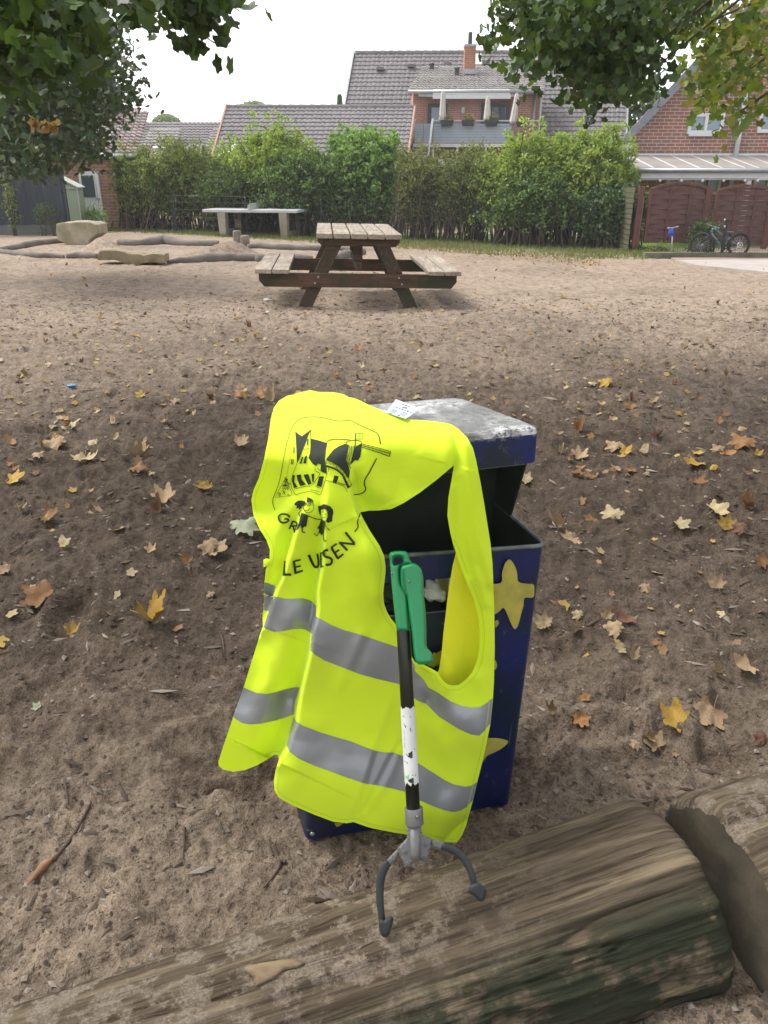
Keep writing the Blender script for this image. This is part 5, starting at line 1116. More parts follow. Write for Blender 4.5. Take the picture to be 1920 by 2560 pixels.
more = [(30, 1205, 60, 'yellow', 0, 'yellow leaf at the left edge level with the printed children'), (150, 1122, 70, 'tan', 3, 'tan leaf at the left, second above the yellow edge leaf'), (215, 1153, 75, 'cream', 1, 'pale curled leaf at the left below the printed windmill level'), (340, 1145, 70, 'tan', 2, 'brown crinkled leaf in the middle of the left sand'), (345, 1185, 60, 'orange', 3, 'orange curled leaf just below the brown crinkled leaf'), (520, 1222, 60, 'yellow', 1, 'yellow folded leaf near the left edge of the vest'), (418, 1255, 70, 'tan', 4, 'tan leaf lying flat left of the vest'), (400, 1285, 55, 'brown', 2, 'brown leaf below the flat tan leaf left of the vest'), (115, 1300, 60, 'orange', 1, 'small orange-brown leaf at the left'), (600, 1337, 100, 'green', 3, 'pale grey-green leaf fragment touching the left edge of the vest'), (535, 1378, 70, 'tan', 0, 'wide tan leaf left of the vest shoulder'), (55, 1278, 40, 'cream', 2, 'little cream leaf near the left edge'),
        (648, 995, 60, 'orange', 0, 'bright orange leaf left of the vest top'), (605, 990, 45, 'orange', 3, 'ochre leaf next to the bright orange leaf left of the vest top'), (680, 1008, 50, 'cream', 2, 'pale leaf right beside the bright orange leaf'), (170, 1075, 55, 'cream', 4, 'cream leaf alone on the left sand'), (595, 1115, 50, 'tan', 1, 'tan leaf close to the left of the printed church'),
        (1410, 745, 26, 'yellow', 0, 'bright yellow small leaf upright on the far sand'), (1450, 1150, 50, 'tan', 4, 'tan leaf just right of the lid corner'), (1315, 1210, 60, 'cream', 1, 'pale leaf between lid and rim right of the bin'), (1290, 1200, 45, 'tan', 0, 'tan leaf behind the bin hood'), (1540, 1128, 55, 'tan', 3, 'flat tan leaf right of the lid'), (1740, 1165, 60, 'yellow', 4, 'yellow and brown leaf at the right level with the lid edge'), (1860, 1125, 80, 'orange', 3, 'orange-brown leaf near the right edge level with the lid'), (1735, 1210, 55, 'orange', 1, 'curled rust leaf below the yellow and brown leaf'), (1785, 1283, 65, 'cream', 0, 'cream leaf with orange stem at the right'), (1870, 1270, 55, 'orange', 2, 'orange leaf near the right edge level with the rim'), (1475, 1193, 40, 'orange', 0, 'small orange leaf right of the bin hood'), (1445, 1082, 45, 'orange', 2, 'orange leaf beyond the lid corner'), (1520, 965, 45, 'yellow', 3, 'yellow leaf beyond the right side of the lid')]
for a, b, w_, k, v_i, lab in more: put_leaf(a, b, w_, k, v_i, lab)
rl = random.Random(11); cnt = 0; groups = {k: k + ' leaves scattered on the sand' for k in LM}
far_lab = {'yellow': 'small yellow autumn leaf among many on the sand between bin and picnic table', 'tan': 'small tan autumn leaf among many on the sand between bin and picnic table', 'orange': 'small orange autumn leaf among many on the sand between bin and picnic table', 'brown': 'small dark brown autumn leaf among many on the sand between bin and picnic table', 'cream': 'small cream autumn leaf among many on the sand between bin and picnic table', 'green': ''}
while cnt < 215:
    b = 640 + 560 * rl.random() ** 1.15; a = rl.uniform(-10, 1930)
    if 560 < a < 1380 and b > 960: continue
    if 740 < a < 1060 and b < 780: continue
    if vnoise(a / 260, b / 110, 4) < -.12 and rl.random() < .8: continue
    g = gnd(a, b)
    k = rl.choices(['yellow', 'tan', 'orange', 'brown', 'cream'], [14, 34, 17, 15, 20])[0]; vr = rl.randrange(5)
    g.z = 0
    zn = ('on the far sand left of the picnic table' if a < 640 else 'on the far sand right of the picnic table' if a > 1140 else 'in front of the picnic table') if b < 860 else ('on the dark sand at the left edge' if a < 280 else 'on the dark sand left of the bin' if a < 760 else 'on the sand behind the bin lid' if a < 1380 else 'on the dark sand right of the bin' if a < 1650 else 'on the dark sand at the right edge')
    lb = ('%s %s %s leaf %s' % ('tiny' if rl.random() < .4 else 'small', ['flat', 'curled', 'tightly rolled', 'arched', 'cupped'][vr], k, zn))
    o = put_leaf(0, 0, 0, k, vr, lb, None, rl.uniform(-.1, .5), groups[k], 'maple' if rl.random() < .62 else 'round', pos=(g.x, g.y)); o.scale[0] *= rl.uniform(.6, 1.1); cnt += 1
def leaf_cloud(centers, tv, tf, size, flat=0, r=None, droop=0):
    """many copies of one leaf shape as one mesh: returns verts, faces"""
    r = r or rng; n = len(centers); k = len(tv)
    q_ = r.normal(size=(n, 4)); q_ /= np.linalg.norm(q_, axis=1)[:, None]
    if flat:
        yaw = r.random(n) * 2 * math.pi; tx = r.normal(size=n) * flat + droop; ty = r.normal(size=n) * flat
        cz, sz, cx_, sx_, cy_, sy_ = np.cos(yaw), np.sin(yaw), np.cos(tx), np.sin(tx), np.cos(ty), np.sin(ty)
        Rz = np.zeros((n, 3, 3)); Rz[:, 0, 0] = cz; Rz[:, 0, 1] = -sz; Rz[:, 1, 0] = sz; Rz[:, 1, 1] = cz; Rz[:, 2, 2] = 1
        Rx = np.zeros((n, 3, 3)); Rx[:, 0, 0] = 1; Rx[:, 1, 1] = cx_; Rx[:, 1, 2] = -sx_; Rx[:, 2, 1] = sx_; Rx[:, 2, 2] = cx_
        Ry = np.zeros((n, 3, 3)); Ry[:, 1, 1] = 1; Ry[:, 0, 0] = cy_; Ry[:, 0, 2] = sy_; Ry[:, 2, 0] = -sy_; Ry[:, 2, 2] = cy_
        M = Rz @ Rx @ Ry
    else:
        w_, x, y, z = q_.T
        M = np.stack([1 - 2 * (y * y + z * z), 2 * (x * y - z * w_), 2 * (x * z + y * w_), 2 * (x * y + z * w_), 1 - 2 * (x * x + z * z), 2 * (y * z - x * w_), 2 * (x * z - y * w_), 2 * (y * z + x * w_), 1 - 2 * (x * x + y * y)], -1).reshape(n, 3, 3)
    s = np.asarray(size) * np.ones(n)
    V_ = np.einsum('nij,kj->nki', M, tv) * s[:, None, None] + np.asarray(centers)[:, None, :]
    f = (tf[None] + (np.arange(n) * k)[:, None, None]).reshape(-1, tf.shape[1]); return V_.reshape(-1, 3), f
def fan_template(outl, bend=.15):
    P = np.array([(0, .15, 0)] + [(x, y, bend * (x * x + y * y)) for x, y in outl]); n = len(outl)
    return P, np.array([(0, 1 + i, 1 + (i + 1) % n) for i in range(n)])
QUAD = (np.array([(0, -.5, 0), (.26, 0, .05), (0, .55, 0), (-.26, 0, .05)]), np.array([(0, 1, 2, 3)]))
MAPLE = fan_template([(math.sin(R(a)) * L, math.cos(R(a)) * L) for a, L in ((-165, .42), (-140, .62), (-122, .60), (-100, .56), (-80, .78), (-62, .92), (-50, .74), (-30, .60), (-16, .82), (0, 1.0), (16, .82), (30, .60), (50, .74), (62, .92), (80, .78), (100, .56), (122, .60), (140, .62), (165, .42))])
# leaf litter strip against the grass and below the table: far too many to count
r = np.random.default_rng(9); N = 1500
y = 11.5 + 6.5 * r.random(N); x = 1.2 + (r.random(N) * 1.1 - .15) * (y - 9) * .75
cen = []
for _ in range(N):
    a = r.uniform(1000, 1500); b = np.interp(a, [1000, 1300, 1500], [612, 640, 660]) + abs(r.normal()) * 9 - 6; g = gnd(a, b); cen.append((g.x, g.y, g.z + .02))
for _ in range(350):
    a = r.uniform(640, 1130); b = r.uniform(645, 790); g = gnd(a, b); cen.append((g.x, g.y, gz(g.x, g.y) + .012))
for _ in range(800):
    a = r.uniform(-20, 1940); b = 640 + 420 * r.random() ** 1.5; g = gnd(a, b); cen.append((g.x, g.y, gz(g.x, g.y) + .010))
for _ in range(230):
    a = r.uniform(-20, 1940); b = 840 + 800 * r.random() ** 1.2
    if 520 < a < 1400 and b > 940: continue
    g = gnd(a, b); cen.append((g.x, g.y, gz(g.x, g.y) + .006))
V_, f = leaf_cloud(np.array(cen), *MAPLE, r.uniform(.010, .034, len(cen)), .4, r)
o = mesh_obj('leaf_litter', V_, f, leafmat('leaf_litter', [(.32, .21, .10), (.38, .26, .06), (.20, .10, .05), (.33, .24, .14), (.38, .3, .17), (.26, .13, .05)], .1, .7), None, False); tag(o, 'loose litter of yellow and brown leaves along the grass edge', 'leaf litter', kind='stuff')
# ================================================================ HOUSES
def roof_mat(name, c1, c2, lich=None):
    m, nt, b = new_mat(name); b.inputs['Roughness'].default_value = .75; b.inputs['Specular IOR Level'].default_value = .25
    v = mapping(nt); n1 = noise(nt, v, .9, 5, .65); n2 = noise(nt, v, 7, 5, .7)
    c = ramp(nt, n1, [(.3, c1), (.7, c2)]); c = mixc(nt, 1, c, ramp(nt, n2, [(.3, (.72, .72, .72)), (.7, (1.25, 1.25, 1.25))]), 'MULTIPLY')
    if lich: c = mixc(nt, ramp(nt, n2, [(.52, (0, 0, 0)), (.58, (.8, .8, .8))]), c, lich)
    nt.links.new(c, b.inputs['Base Color']); return m
M_ROOF = roof_mat('grey_purple_roof_tiles', (.165, .152, .155), (.21, .195, .195)); M_ROOFL = roof_mat('lichen_grey_tiles', (.24, .22, .20), (.40, .38, .36), (.09, .08, .075)); M_ROOFR = roof_mat('faded_red_brown_tiles', (.30, .24, .225), (.42, .36, .34), (.16, .12, .11))
M_BR = brickmat('red_brick', (.33, .14, .10), (.38, .18, .13), (.36, .30, .26)); M_BR2 = brickmat('mixed_red_brown_brick', (.34, .125, .09), (.22, .14, .115), (.46, .42, .38), bw=.26, rh=.088, mw=.011)
M_BRL = brickmat('pale_red_brick', (.36, .17, .12), (.30, .14, .10), (.36, .30, .26), rh=.09)
M_WHITE = mat('white_paint', (.70, .70, .70), (.62, .62, .62), 3, .5); M_OFFW = mat('off_white_render', (.60, .60, .60), (.52, .52, .52), 2, .85); M_ZINC = mat('zinc_gutter', (.38, .40, .42), (.30, .32, .34), 5, .4, metal=.5)
M_DARKW = mat('dark_wood', (.05, .03, .02), (.03, .02, .015), 8, .8); M_BLUEB = mat('blue_grey_cladding', (.38, .46, .53), (.33, .41, .48), 2, .5); M_DFR = mat('anthracite_frame', (.045, .05, .055), None, 5, .5)
def glass(name, c=(.05, .07, .08), tr=.0):
    m, nt, b = new_mat(name); b.inputs['Base Color'].default_value = (*c, 1); b.inputs['Roughness'].default_value = .08; b.inputs['Specular IOR Level'].default_value = .8
    if tr: b.inputs['Transmission Weight'].default_value = tr
    n = noise(nt, mapping(nt), 1.5, 2); bump(nt, b, n, .05, .01); return m
M_GL = glass('window_glass'); M_GLB = glass('curtained_glass', (.22, .27, .32))
def tile_roof(name, P00, P10, P11, P01, rows, cols, m, parent, step=.035, wave=.022, label=None, nm=None):
    P00, P10, P11, P01 = map(Vector, (P00, P10, P11, P01)); N = (P10 - P00).cross(P01 - P00).normalized()
    if N.z < 0: N = -N
    k = 6; vs = []; fs = []; w_ = cols * k + 1
    for i in range(rows):
        for e in (0, 1):
            t = (i + e) / rows
            for j in range(w_):
                u = j / (w_ - 1); p = P00.lerp(P10, u).lerp(P01.lerp(P11, u), t); ph = 2 * math.pi * j / k
                h = wave * (math.sin(ph) * .6 + math.sin(2 * ph + .6) * .25) + (step if e == 0 else .0) + float(.006 * math.sin(i * 7.1 + (j // k) * 3.3))
                vs.append(tuple(p + N * h))
    for i in range(rows):
        a = i * 2 * w_
        for j in range(w_ - 1):
            fs.append((a + j, a + j + 1, a + w_ + j + 1, a + w_ + j))
            if i: fs.append((a - w_ + j, a - w_ + j + 1, a + j + 1, a + j))
    o = mesh_obj(name, vs, fs, m, parent, False)
    s = o.modifiers.new('thick', 'SOLIDIFY'); s.thickness = .05; s.offset = -1 if False else 0
    return o
def ridge(P, Q, r, m, parent):
    mb = MB(); P, Q = Vector(P), Vector(Q); n = max(3, int((Q - P).length / .4))
    for i in range(n):
        a = P.lerp(Q, i / n); b = P.lerp(Q, (i + 1) / n); mb.tube([a, b + (b - a) * .04], [r * 1.08, r * .92], 10)
    o = mb.build('ridge_tiles', m, parent, False); return o
def window(parent, a, b, Y, m_fr=M_WHITE, m_gl=M_GL, mull=1, name='window', fw=.07, dep=.08):
    """a,b: pixel corners (top-left, bottom-right)"""
    p = atY(a[0], a[1], Y); q_ = atY(b[0], b[1], Y); x0, x1, z1, z0 = p.x, q_.x, p.z, q_.z
    mb = MB(); c = (x0 + x1) / 2; h = (z0 + z1) / 2
    for X in (x0 + fw / 2, x1 - fw / 2): mb.box((X, Y - .02, h), (fw, dep, z1 - z0))
    for Z in (z0 + fw / 2, z1 - fw / 2): mb.box((c, Y - .02, Z), (x1 - x0 - 2 * fw - .002, dep - .006, fw))
    for i in range(mull): X = x0 + (x1 - x0) * (i + 1) / (mull + 1); mb.box((X, Y - .022, h), (fw * .9, dep - .012, z1 - z0 - 2 * fw - .004))
    fr = mb.build(name, m_fr, parent); mb = MB(); mb.box((c, Y - .006, h), (x1 - x0 - fw, .01, z1 - z0 - fw)); mb.build('pane', m_gl, fr); return fr
def wallbox(name, x0, x1, z0, z1, Y, dep, m, parent): mb = MB(); mb.hexa([(x0, Y, z0), (x1, Y, z0), (x1, Y + dep, z0), (x0, Y + dep, z0), (x0, Y, z1), (x1, Y, z1), (x1, Y + dep, z1), (x0, Y + dep, z1)]); return mb.build(name, m, parent)
GZ_ = -.6
# ---- main house with balcony
H7 = crop(780, 80, 2.023)
def P7(a, b, Y): x, y = H7([(a, b)])[0]; return atY(x, y, Y)
hm = thing('brick_house', 'large house with steep grey tiled roof, brick dormer block, chimney and blue-grey balcony', 'house', (float(atY(1200, 300, 38).x), 38, GZ_))
rl0 = atY(888, 134, 42.5); rr0 = atY(1572, 115, 42.5); rr0.z = rl0.z + .05; el0 = atY(838, 352, 37.6); er0 = atY(1562, 352, 37.6); el0.z = er0.z = (el0.z + er0.z) / 2
el0.x = rl0.x - .1; el0 = Vector((atY(850, 352, 37.6).x, 37.6, el0.z))
tile_roof('roof', el0, er0, rr0, rl0, 20, 60, M_ROOF, hm, .035, .02); ridge(rl0, rr0, .13, M_ROOF, hm)
mb = MB(); mb.add([el0 + Vector((.1, .1, -.1)), Vector((el0.x + .1, 47.4, el0.z - .1)), rl0 + Vector((.1, 0, -.12))], [(0, 1, 2)]); mb.add([er0 + Vector((-.1, .1, -.1)), Vector((er0.x - .1, 47.4, er0.z - .1)), rr0 + Vector((-.1, 0, -.12))], [(0, 1, 2)])
mb.add([rl0 + Vector((0, .02, 0)), rr0 + Vector((0, .02, 0)), Vector((er0.x, 47.4, er0.z)), Vector((el0.x, 47.4, el0.z))], [(0, 1, 2, 3)]); mb.build('gable', M_BR, hm)
wallbox('wall', el0.x + .15, er0.x - .15, GZ_, el0.z - .12, 37.9, 9.3, M_BR, hm)
mb = MB(); mb.bar(el0 + Vector((-.06, 0, 0)), rl0 + Vector((-.06, 0, .03)), .08, .22); mb.build('verge_board', M_ZINC, hm); mb = MB(); mb.bar(er0 + Vector((.06, 0, 0)), rr0 + Vector((.06, 0, .03)), .08, .22); mb.build('verge_board', M_ZINC, hm)
# dormer block
dl0 = P7(512, 320, 35.3); dr0 = P7(1160, 320, 35.3); dz1 = P7(512, 303, 35.3).z
wallbox('dormer_wall', dl0.x, dr0.x, GZ_, dz1, 35.3, 4.8, M_BR, hm)
a0 = P7(484, 302, 34.8); a1 = P7(1172, 296, 34.8); a0.z = a1.z = (a0.z + a1.z) / 2; b0 = P7(566, 180, 39.6); b1 = P7(1190, 168, 39.6); b0.z = b1.z = (b0.z + b1.z) / 2
dro = tile_roof('dormer_roof', a0, a1, b1, b0, 14, 40, M_ROOFL, hm, .03, .022)
mb = MB(); mb.tube([a0 + Vector((0, -.08, -.03)), a1 + Vector((0, -.08, -.03))], .07, 10); mb.build('gutter', M_ZINC, hm, True)
mb = MB(); t0 = P7(1130, 305, 35.2); mb.tube([t0, Vector((t0.x - .02, 35.2, GZ_))], .055, 10); mb.build('downpipe', M_ZINC, hm, True)
mb = MB(); t0 = P7(1163, 296, 35.25); t1 = P7(1146, 520, 35.25); mb.bar(t0, t1, .06, .10, (0, 1, 0)); mb.build('corner_trim', M_OFFW, hm)
# chimney
c0 = P7(770, 206, 37.6); c1 = P7(824, 206, 37.6); ct = P7(797, 72, 37.6)
M_CH = brickmat('orange_chimney_brick', (.42, .16, .07), (.34, .12, .06), (.35, .26, .2))
mb = MB(); mb.box(((c0.x + c1.x) / 2, 37.9, (c0.z + ct.z) / 2 - .1), (c1.x - c0.x, .62, ct.z - c0.z + .2)); ch = mb.build('chimney', M_CH, hm)
mb = MB(); mb.box(((c0.x + c1.x) / 2, 37.9, ct.z + .04), (c1.x - c0.x + .06, .66, .08)); mb.build('cap', M_ZINC, ch); mb = MB(); mb.tube([Vector(((c0.x + c1.x) / 2, 37.9, ct.z)), Vector(((c0.x + c1.x) / 2, 37.9, ct.z + .55))], .09, 10); mb.build('flue_pipe', M_DFR, ch)
mb = MB(); mb.box(((c0.x + c1.x) / 2, 37.52, c0.z + .04), (c1.x - c0.x + .14, .05, .18)); mb.build('flashing', M_ZINC, ch)
s0 = P7(836, 140, 40.5); mb = MB(); mb.box(s0, (.38, .1, .62), Matrix.Rotation(R(-40), 3, 'X')); mb.build('skylight', M_WHITE, hm)
for a, b, Y in ((605, 205, 38.9), (732, 228, 37.6), (1080, 240, 37.2)):
    p = P7(a, b, Y); mb = MB(); mb.tube([p - Vector((0, 0, .3)), p + Vector((0, 0, .32))], .10, 8); mb.ball(p + Vector((0, 0, .32)), .13, 8, 6, (1, 1, .5)); mb.build('roof_vent', M_DFR, hm)
for a, b in ((345, 185), (500, 170), (685, 163), (880, 158)):
    px, py = H7([(a, b)])[0]; f_ = (py - 352) / (125 - 352); Y = 37.6 + f_ * 4.9; p = atY(px, py, Y - .1); mb = MB(); mb.box(p, (.34, .3, .12)); mb.build('roof_vent', M_ROOF, hm)
# upper floor openings
p = P7(587, 362, 35.25); q_ = P7(680, 470, 35.25)
window(hm, H7([(587, 362)])[0], H7([(680, 480)])[0], 35.27, M_DFR, M_GLB, 0, 'balcony_door', .14)
window(hm, H7([(857, 360)])[0], H7([(995, 480)])[0], 35.27, M_DFR, M_GL, 2, 'balcony_door', .14)
mb = MB(); p = P7(765, 395, 35.2); mb.ball(p, .085, 10, 8, (.9, .6, 1.5)); mb.build('wall_lamp', M_OFFW, hm, True)
# awning
p0 = P7(610, 322, 34.7); p1 = P7(1003, 320, 34.7); p1.z = p0.z
aw = thing('awning', 'retracted white awning cassette under the eaves of the balcony house', 'awning', tuple((p0 + p1) / 2))
mb = MB(); mb.box((p0 + p1) / 2 + Vector((0, .15, .12)), ((p1 - p0).length, .35, .2)); mb.build('cassette', M_WHITE, aw, bevel=.04)
mb = MB(); mb.box((p0 + p1) / 2 + Vector((0, -.12, -.05)), ((p1 - p0).length, .06, .14)); mb.build('front_rail', M_WHITE, aw)
for s in (-1, 1):
    m_ = (p0 + p1) / 2; mb = MB(); mb.bar(m_ + Vector((s * .2, -.05, -.04)), m_ + Vector((s * 2.1, .1, .03)), .06, .10); mb.build('folding_arm', M_ZINC, aw)
# balcony
bf = 33.6
def balcony():
    L = P7(612, 572, bf); Rr = P7(1012, 572, bf); L2 = P7(516, 565, bf + .3); zf = L.z
    t = thing('balcony', 'balcony with blue-grey board railing, white posts and stairs on the brick house', 'balcony', ((L.x + Rr.x) / 2, bf, zf))
    zt = P7(700, 460, bf).z; n = 7; hh_ = (zt - zf - .10) / n
    for i in range(n):
        mb = MB(); mb.box(((L.x + Rr.x) / 2, bf, zf + .08 + hh_ * (i + .5)), (Rr.x - L.x, .03, hh_ - .012)); mb.build('railing_board', M_BLUEB, t)
    zr = P7(700, 450, bf).z; mb = MB(); mb.tube([Vector((L.x, bf, zr)), Vector((Rr.x + 1.0, bf, zr))], .03, 8)
    for i in range(5): X = L.x + (Rr.x - L.x) * i / 4; mb.tube([Vector((X, bf + .03, zf)), Vector((X, bf + .03, zr))], .022, 6)
    mb.build('handrail', M_ZINC, t)
    for k, (u0, u1) in enumerate(((518, 560), (564, 606))):
        a = P7(u0, 560, bf + .3); b = P7(u1, 560, bf + .3); z1 = P7(u0, 463, bf + .3).z
        for i in range(n):
            h = (z1 - a.z) / n; mb = MB(); mb.box(((a.x + b.x) / 2, bf + .3, a.z + h * (i + .5)), (b.x - a.x, .03, h - .012)); mb.build('railing_board', M_BLUEB, t)
    mb = MB(); mb.box(((L2.x + Rr.x) / 2 + .3, bf + .85, zf - .01), (Rr.x - L2.x + .7, 1.7, .12)); mb.build('floor_slab', M_WHITE, t)
    mb = MB(); z = P7(750, 596, bf + .2).z; mb.box(((L.x + Rr.x) / 2, bf + .25, z), (Rr.x - L.x, .16, .34)); mb.build('support_beam', mat('brown_beam', (.17, .105, .06), None, 6, .8), t)
    mb = MB(); z = P7(765, 663, bf - 2).z; a = P7(640, 663, bf - 2); b = P7(1010, 663, bf - 2); mb.box(((a.x + b.x) / 2, bf - 2, z), (b.x - a.x, .1, .26)); mb.build('white_beam', M_WHITE, t)
    for u in (612, 735, 880, 1010):
        p = P7(u, 575, bf + .05); mb = MB(); mb.tube([p, Vector((p.x, p.y, GZ_))], .05, 8); mb.build('post', M_WHITE, t)
    for (u0, v0), (u1, v1) in (((608, 452), (583, 655)), ((517, 455), (486, 625))):
        a = P7(u0, v0, bf + (.0 if u0 > 600 else .5)); b = P7(u1, v1, bf - 1.2 if u0 > 600 else bf - .7); mb = MB(); mb.bar(a, b, .07, .30, (0, 1, 0)); mb.build('stair_stringer', mat('pale_stringer', (.46, .49, .52), None, 5, .6), t)
    for i in range(6):
        v = 582 + i * 14; a = P7(515 - i * 4, v, bf - .2 - .15 * i); b = P7(592 - i * 3, v, bf - .2 - .15 * i); mb = MB(); mb.box((a + b) / 2, ((b - a).length, .25, .035)); mb.build('stair_tread', M_ZINC, t)
    return t, zr
bal, zrail = balcony()
# flat dark panel painting in the shade under the balcony
mb = MB(); a = P7(612, 620, 35.28); b = P7(1020, 620, 35.28); mb.box(((a.x + b.x) / 2, 35.27, (zrail - 1.3 + GZ_) / 2), (b.x - a.x, .04, zrail - 1.3 - GZ_ - .3)); mb.build('balcony_shade_panel', M_DFR, hm)
M_CANV = mat('cream_canvas', (.56, .53, .48), (.48, .45, .41), 6, .8)
for top, bot, lab in (((664, 302), (660, 442), 'closed cream parasol at the left end of the balcony railing'), ((890, 332), (886, 442), 'closed cream parasol in the middle of the balcony railing'), ((1038, 312), (1018, 452), 'closed tilted cream parasol at the right end of the balcony')):
    a = P7(*top, bf - .12); b = P7(*bot, bf - .12); t = thing('parasol', lab, 'parasol', tuple(b))
    vs = []; n = 14; dxy = (a - b)
    for i, (u, r_) in enumerate(((1.0, .06), (.9, .075), (.6, .09), (.25, .11), (0.0, .125), (-.06, .10))):
        for j in range(n): an = 2 * math.pi * j / n; rr = r_ * (1 + .22 * (j % 2)); vs.append(b + dxy * u + Vector((rr * math.cos(an), rr * math.sin(an), 0)))
    mb = MB(); mb.add(vs, [(i * n + j, i * n + (j + 1) % n, (i + 1) * n + (j + 1) % n, (i + 1) * n + j) for i in range(5) for j in range(n)] + [tuple(range(n))]); mb.build('canopy', M_CANV, t, False)
    mb = MB(); mb.tube([b - dxy * .35, a + dxy * .03], .025, 8); mb.build('pole', M_ZINC, t, True)
M_FOL = leafmat('flower_box_leaves', [(.10, .16, .03), (.18, .22, .05), (.07, .12, .03), (.3, .25, .08)], .3)
M_FLW = leafmat('pink_flowers', [(.6, .12, .25), (.7, .3, .4), (.6, .55, .1)], .3)
for (a, b), lab in (((683, 460), 'dark flower box under the left parasol on the balcony rail'), ((790, 460), 'dark flower box in the middle of the balcony rail'), ((907, 460), 'dark flower box right of the middle parasol on the balcony rail'), ((1058, 466), 'dark planter on the right corner of the balcony')):
    p = P7(a, b, bf - .16); t = thing('flower_box', lab, 'flower box', tuple(p), 'flower boxes on the balcony rail'); w_ = .26 if a < 1000 else .19
    mb = MB(); mb.hexa([p + Vector((x * w_ * (.82 if z < 0 else 1), y * .10, z * .10)) for z in (-1, 1) for x, y in ((-1, -1), (1, -1), (1, 1), (-1, 1))]); mb.build('box', M_DFR, t, bevel=.02)
    r = np.random.default_rng(int(a)); cc = np.array(p) + np.array([0, 0, .17]) + r.normal(size=(170, 3)) * np.array([w_ * .5, .08, .07]); V_, f = leaf_cloud(cc, *QUAD, .08, 0, r); mesh_obj('plant', V_, f, M_FOL, t)
    cc = np.array(p) + np.array([0, -.05, .21]) + r.normal(size=(14, 3)) * np.array([w_ * .5, .08, .07]); V_, f = leaf_cloud(cc, *QUAD, .08, 0, r); mesh_obj('flowers', V_, f, M_FLW, t)
# ---- annex with long low roof
an = thing('annex', 'low annex with a long grey tiled roof left of the balcony house', 'house', (float(atY(800, 330, 31).x), 31, GZ_))
l1 = atY(566, 273, 33.5); r1 = atY(1037, 266, 33.5); l1.z = r1.z = (l1.z + r1.z) / 2; l0 = atY(527, 405, 29.0); r0 = atY(1018, 405, 29.0)
tile_roof('roof', l0, r0, r1, l1, 13, 40, M_ROOF, an, .035, .022); ridge(l1, r1, .12, M_ROOF, an)
wallbox('wall', l0.x + .3, r0.x - .1, GZ_, l0.z - .15, 29.4, 8, M_BR, an)
mb = MB(); mb.add([r0 + Vector((-.05, .1, -.15)), Vector((r0.x + .5, 38, r0.z - .1)), r1 + Vector((-.05, 0, -.1))], [(0, 1, 2)]); mb.add([l0 + Vector((.1, .1, -.15)), Vector((l0.x + .6, 38, l0.z - .1)), l1 + Vector((.1, 0, -.1))], [(0, 1, 2)]); mb.add([l1 + Vector((0, .05, 0)), r1 + Vector((0, .05, 0)), Vector((r0.x, 38, r0.z)), Vector((l0.x, 38, l0.z))], [(0, 1, 2, 3)]); mb.build('gable', M_BR, an)
M_TERR = mat('terracotta_verge', (.42, .24, .17), (.35, .2, .14), 6, .8)
for a, b in ((l0, l1), (r0, r1)): mb = MB(); mb.bar(a + Vector((0, -.02, .03)), b + Vector((0, -.02, .03)),   .07, .10); mb.build('verge', M_TERR, an)
p = atY(590, 398, 26.5); t = thing('garden_parasol', 'white garden parasol top showing above the hedge in front of the annex', 'parasol', tuple(p))
mb = MB(); n = 8; ap = p + Vector((0, 0, .45)); mb.add([ap] + [p + Vector((.95 * math.cos(2 * math.pi * i / n), .95 * math.sin(2 * math.pi * i / n), -.15)) for i in range(n)], [(0, 1 + i, 1 + (i + 1) % n) for i in range(n)]); mb.build('canopy', M_WHITE, t); mb = MB(); mb.tube([ap, Vector((p.x, p.y, GZ_))], .03, 6); mb.build('pole', M_ZINC, t)
# ---- far row houses
fr = thing('row_house', 'distant low row house with grey roof and small dormers, seen past the left house', 'house', (float(atY(440, 330, 50).x), 50, GZ_))
a = atY(322, 306, 52); b = atY(600, 308, 52); b.z = a.z; c = atY(322, 366, 47.5); d = atY(600, 366, 47.5); d.z = c.z
tile_roof('roof', c, d, b, a, 9, 26, M_ROOF, fr, .05, .03); wallbox('wall', c.x, d.x, GZ_, c.z - .1, 48, 8, M_OFFW, fr)
mb = MB(); mb.add([a, b, Vector((d.x, 57, c.z)), Vector((c.x, 57, c.z))], [(0, 1, 2, 3)]); mb.build('rear_roof', M_ROOF, fr)
for u0, u1, v0, v1 in ((362, 448, 322, 366), (520, 590, 323, 362)):
    A_ = atY(u0 + 14, v0, 48.6); B_ = atY(u1 + 5, v0, 48.6); C_ = atY(u0 - 4, v1, 46.6); D__ = atY(u1 - 6, v1, 46.6); B_.z = A_.z; D__.z = C_.z
    dm = tile_roof('dormer_roof', C_, D__, B_, A_, 6, 8, M_ROOFL, fr, .05, .03); mb = MB(); mb.box(((C_.x + D__.x) / 2, 47.4, C_.z - .5), (D__.x - C_.x - .2, 1.2, .9)); mb.build('dormer_front', M_WHITE, fr)
for u in (466, 490, 512): window(fr, (u, 361), (u + 17, 384), 46.7 - .02 if u < 520 else 46.7, M_WHITE, M_GLB, 0, 'window', .1)
mb = MB(); a = atY(322, 300, 50.5); mb.box((a.x, 50.5, a.z - .3), (.7, .7, 1.6)); mb.build('chimney', M_CH, fr)
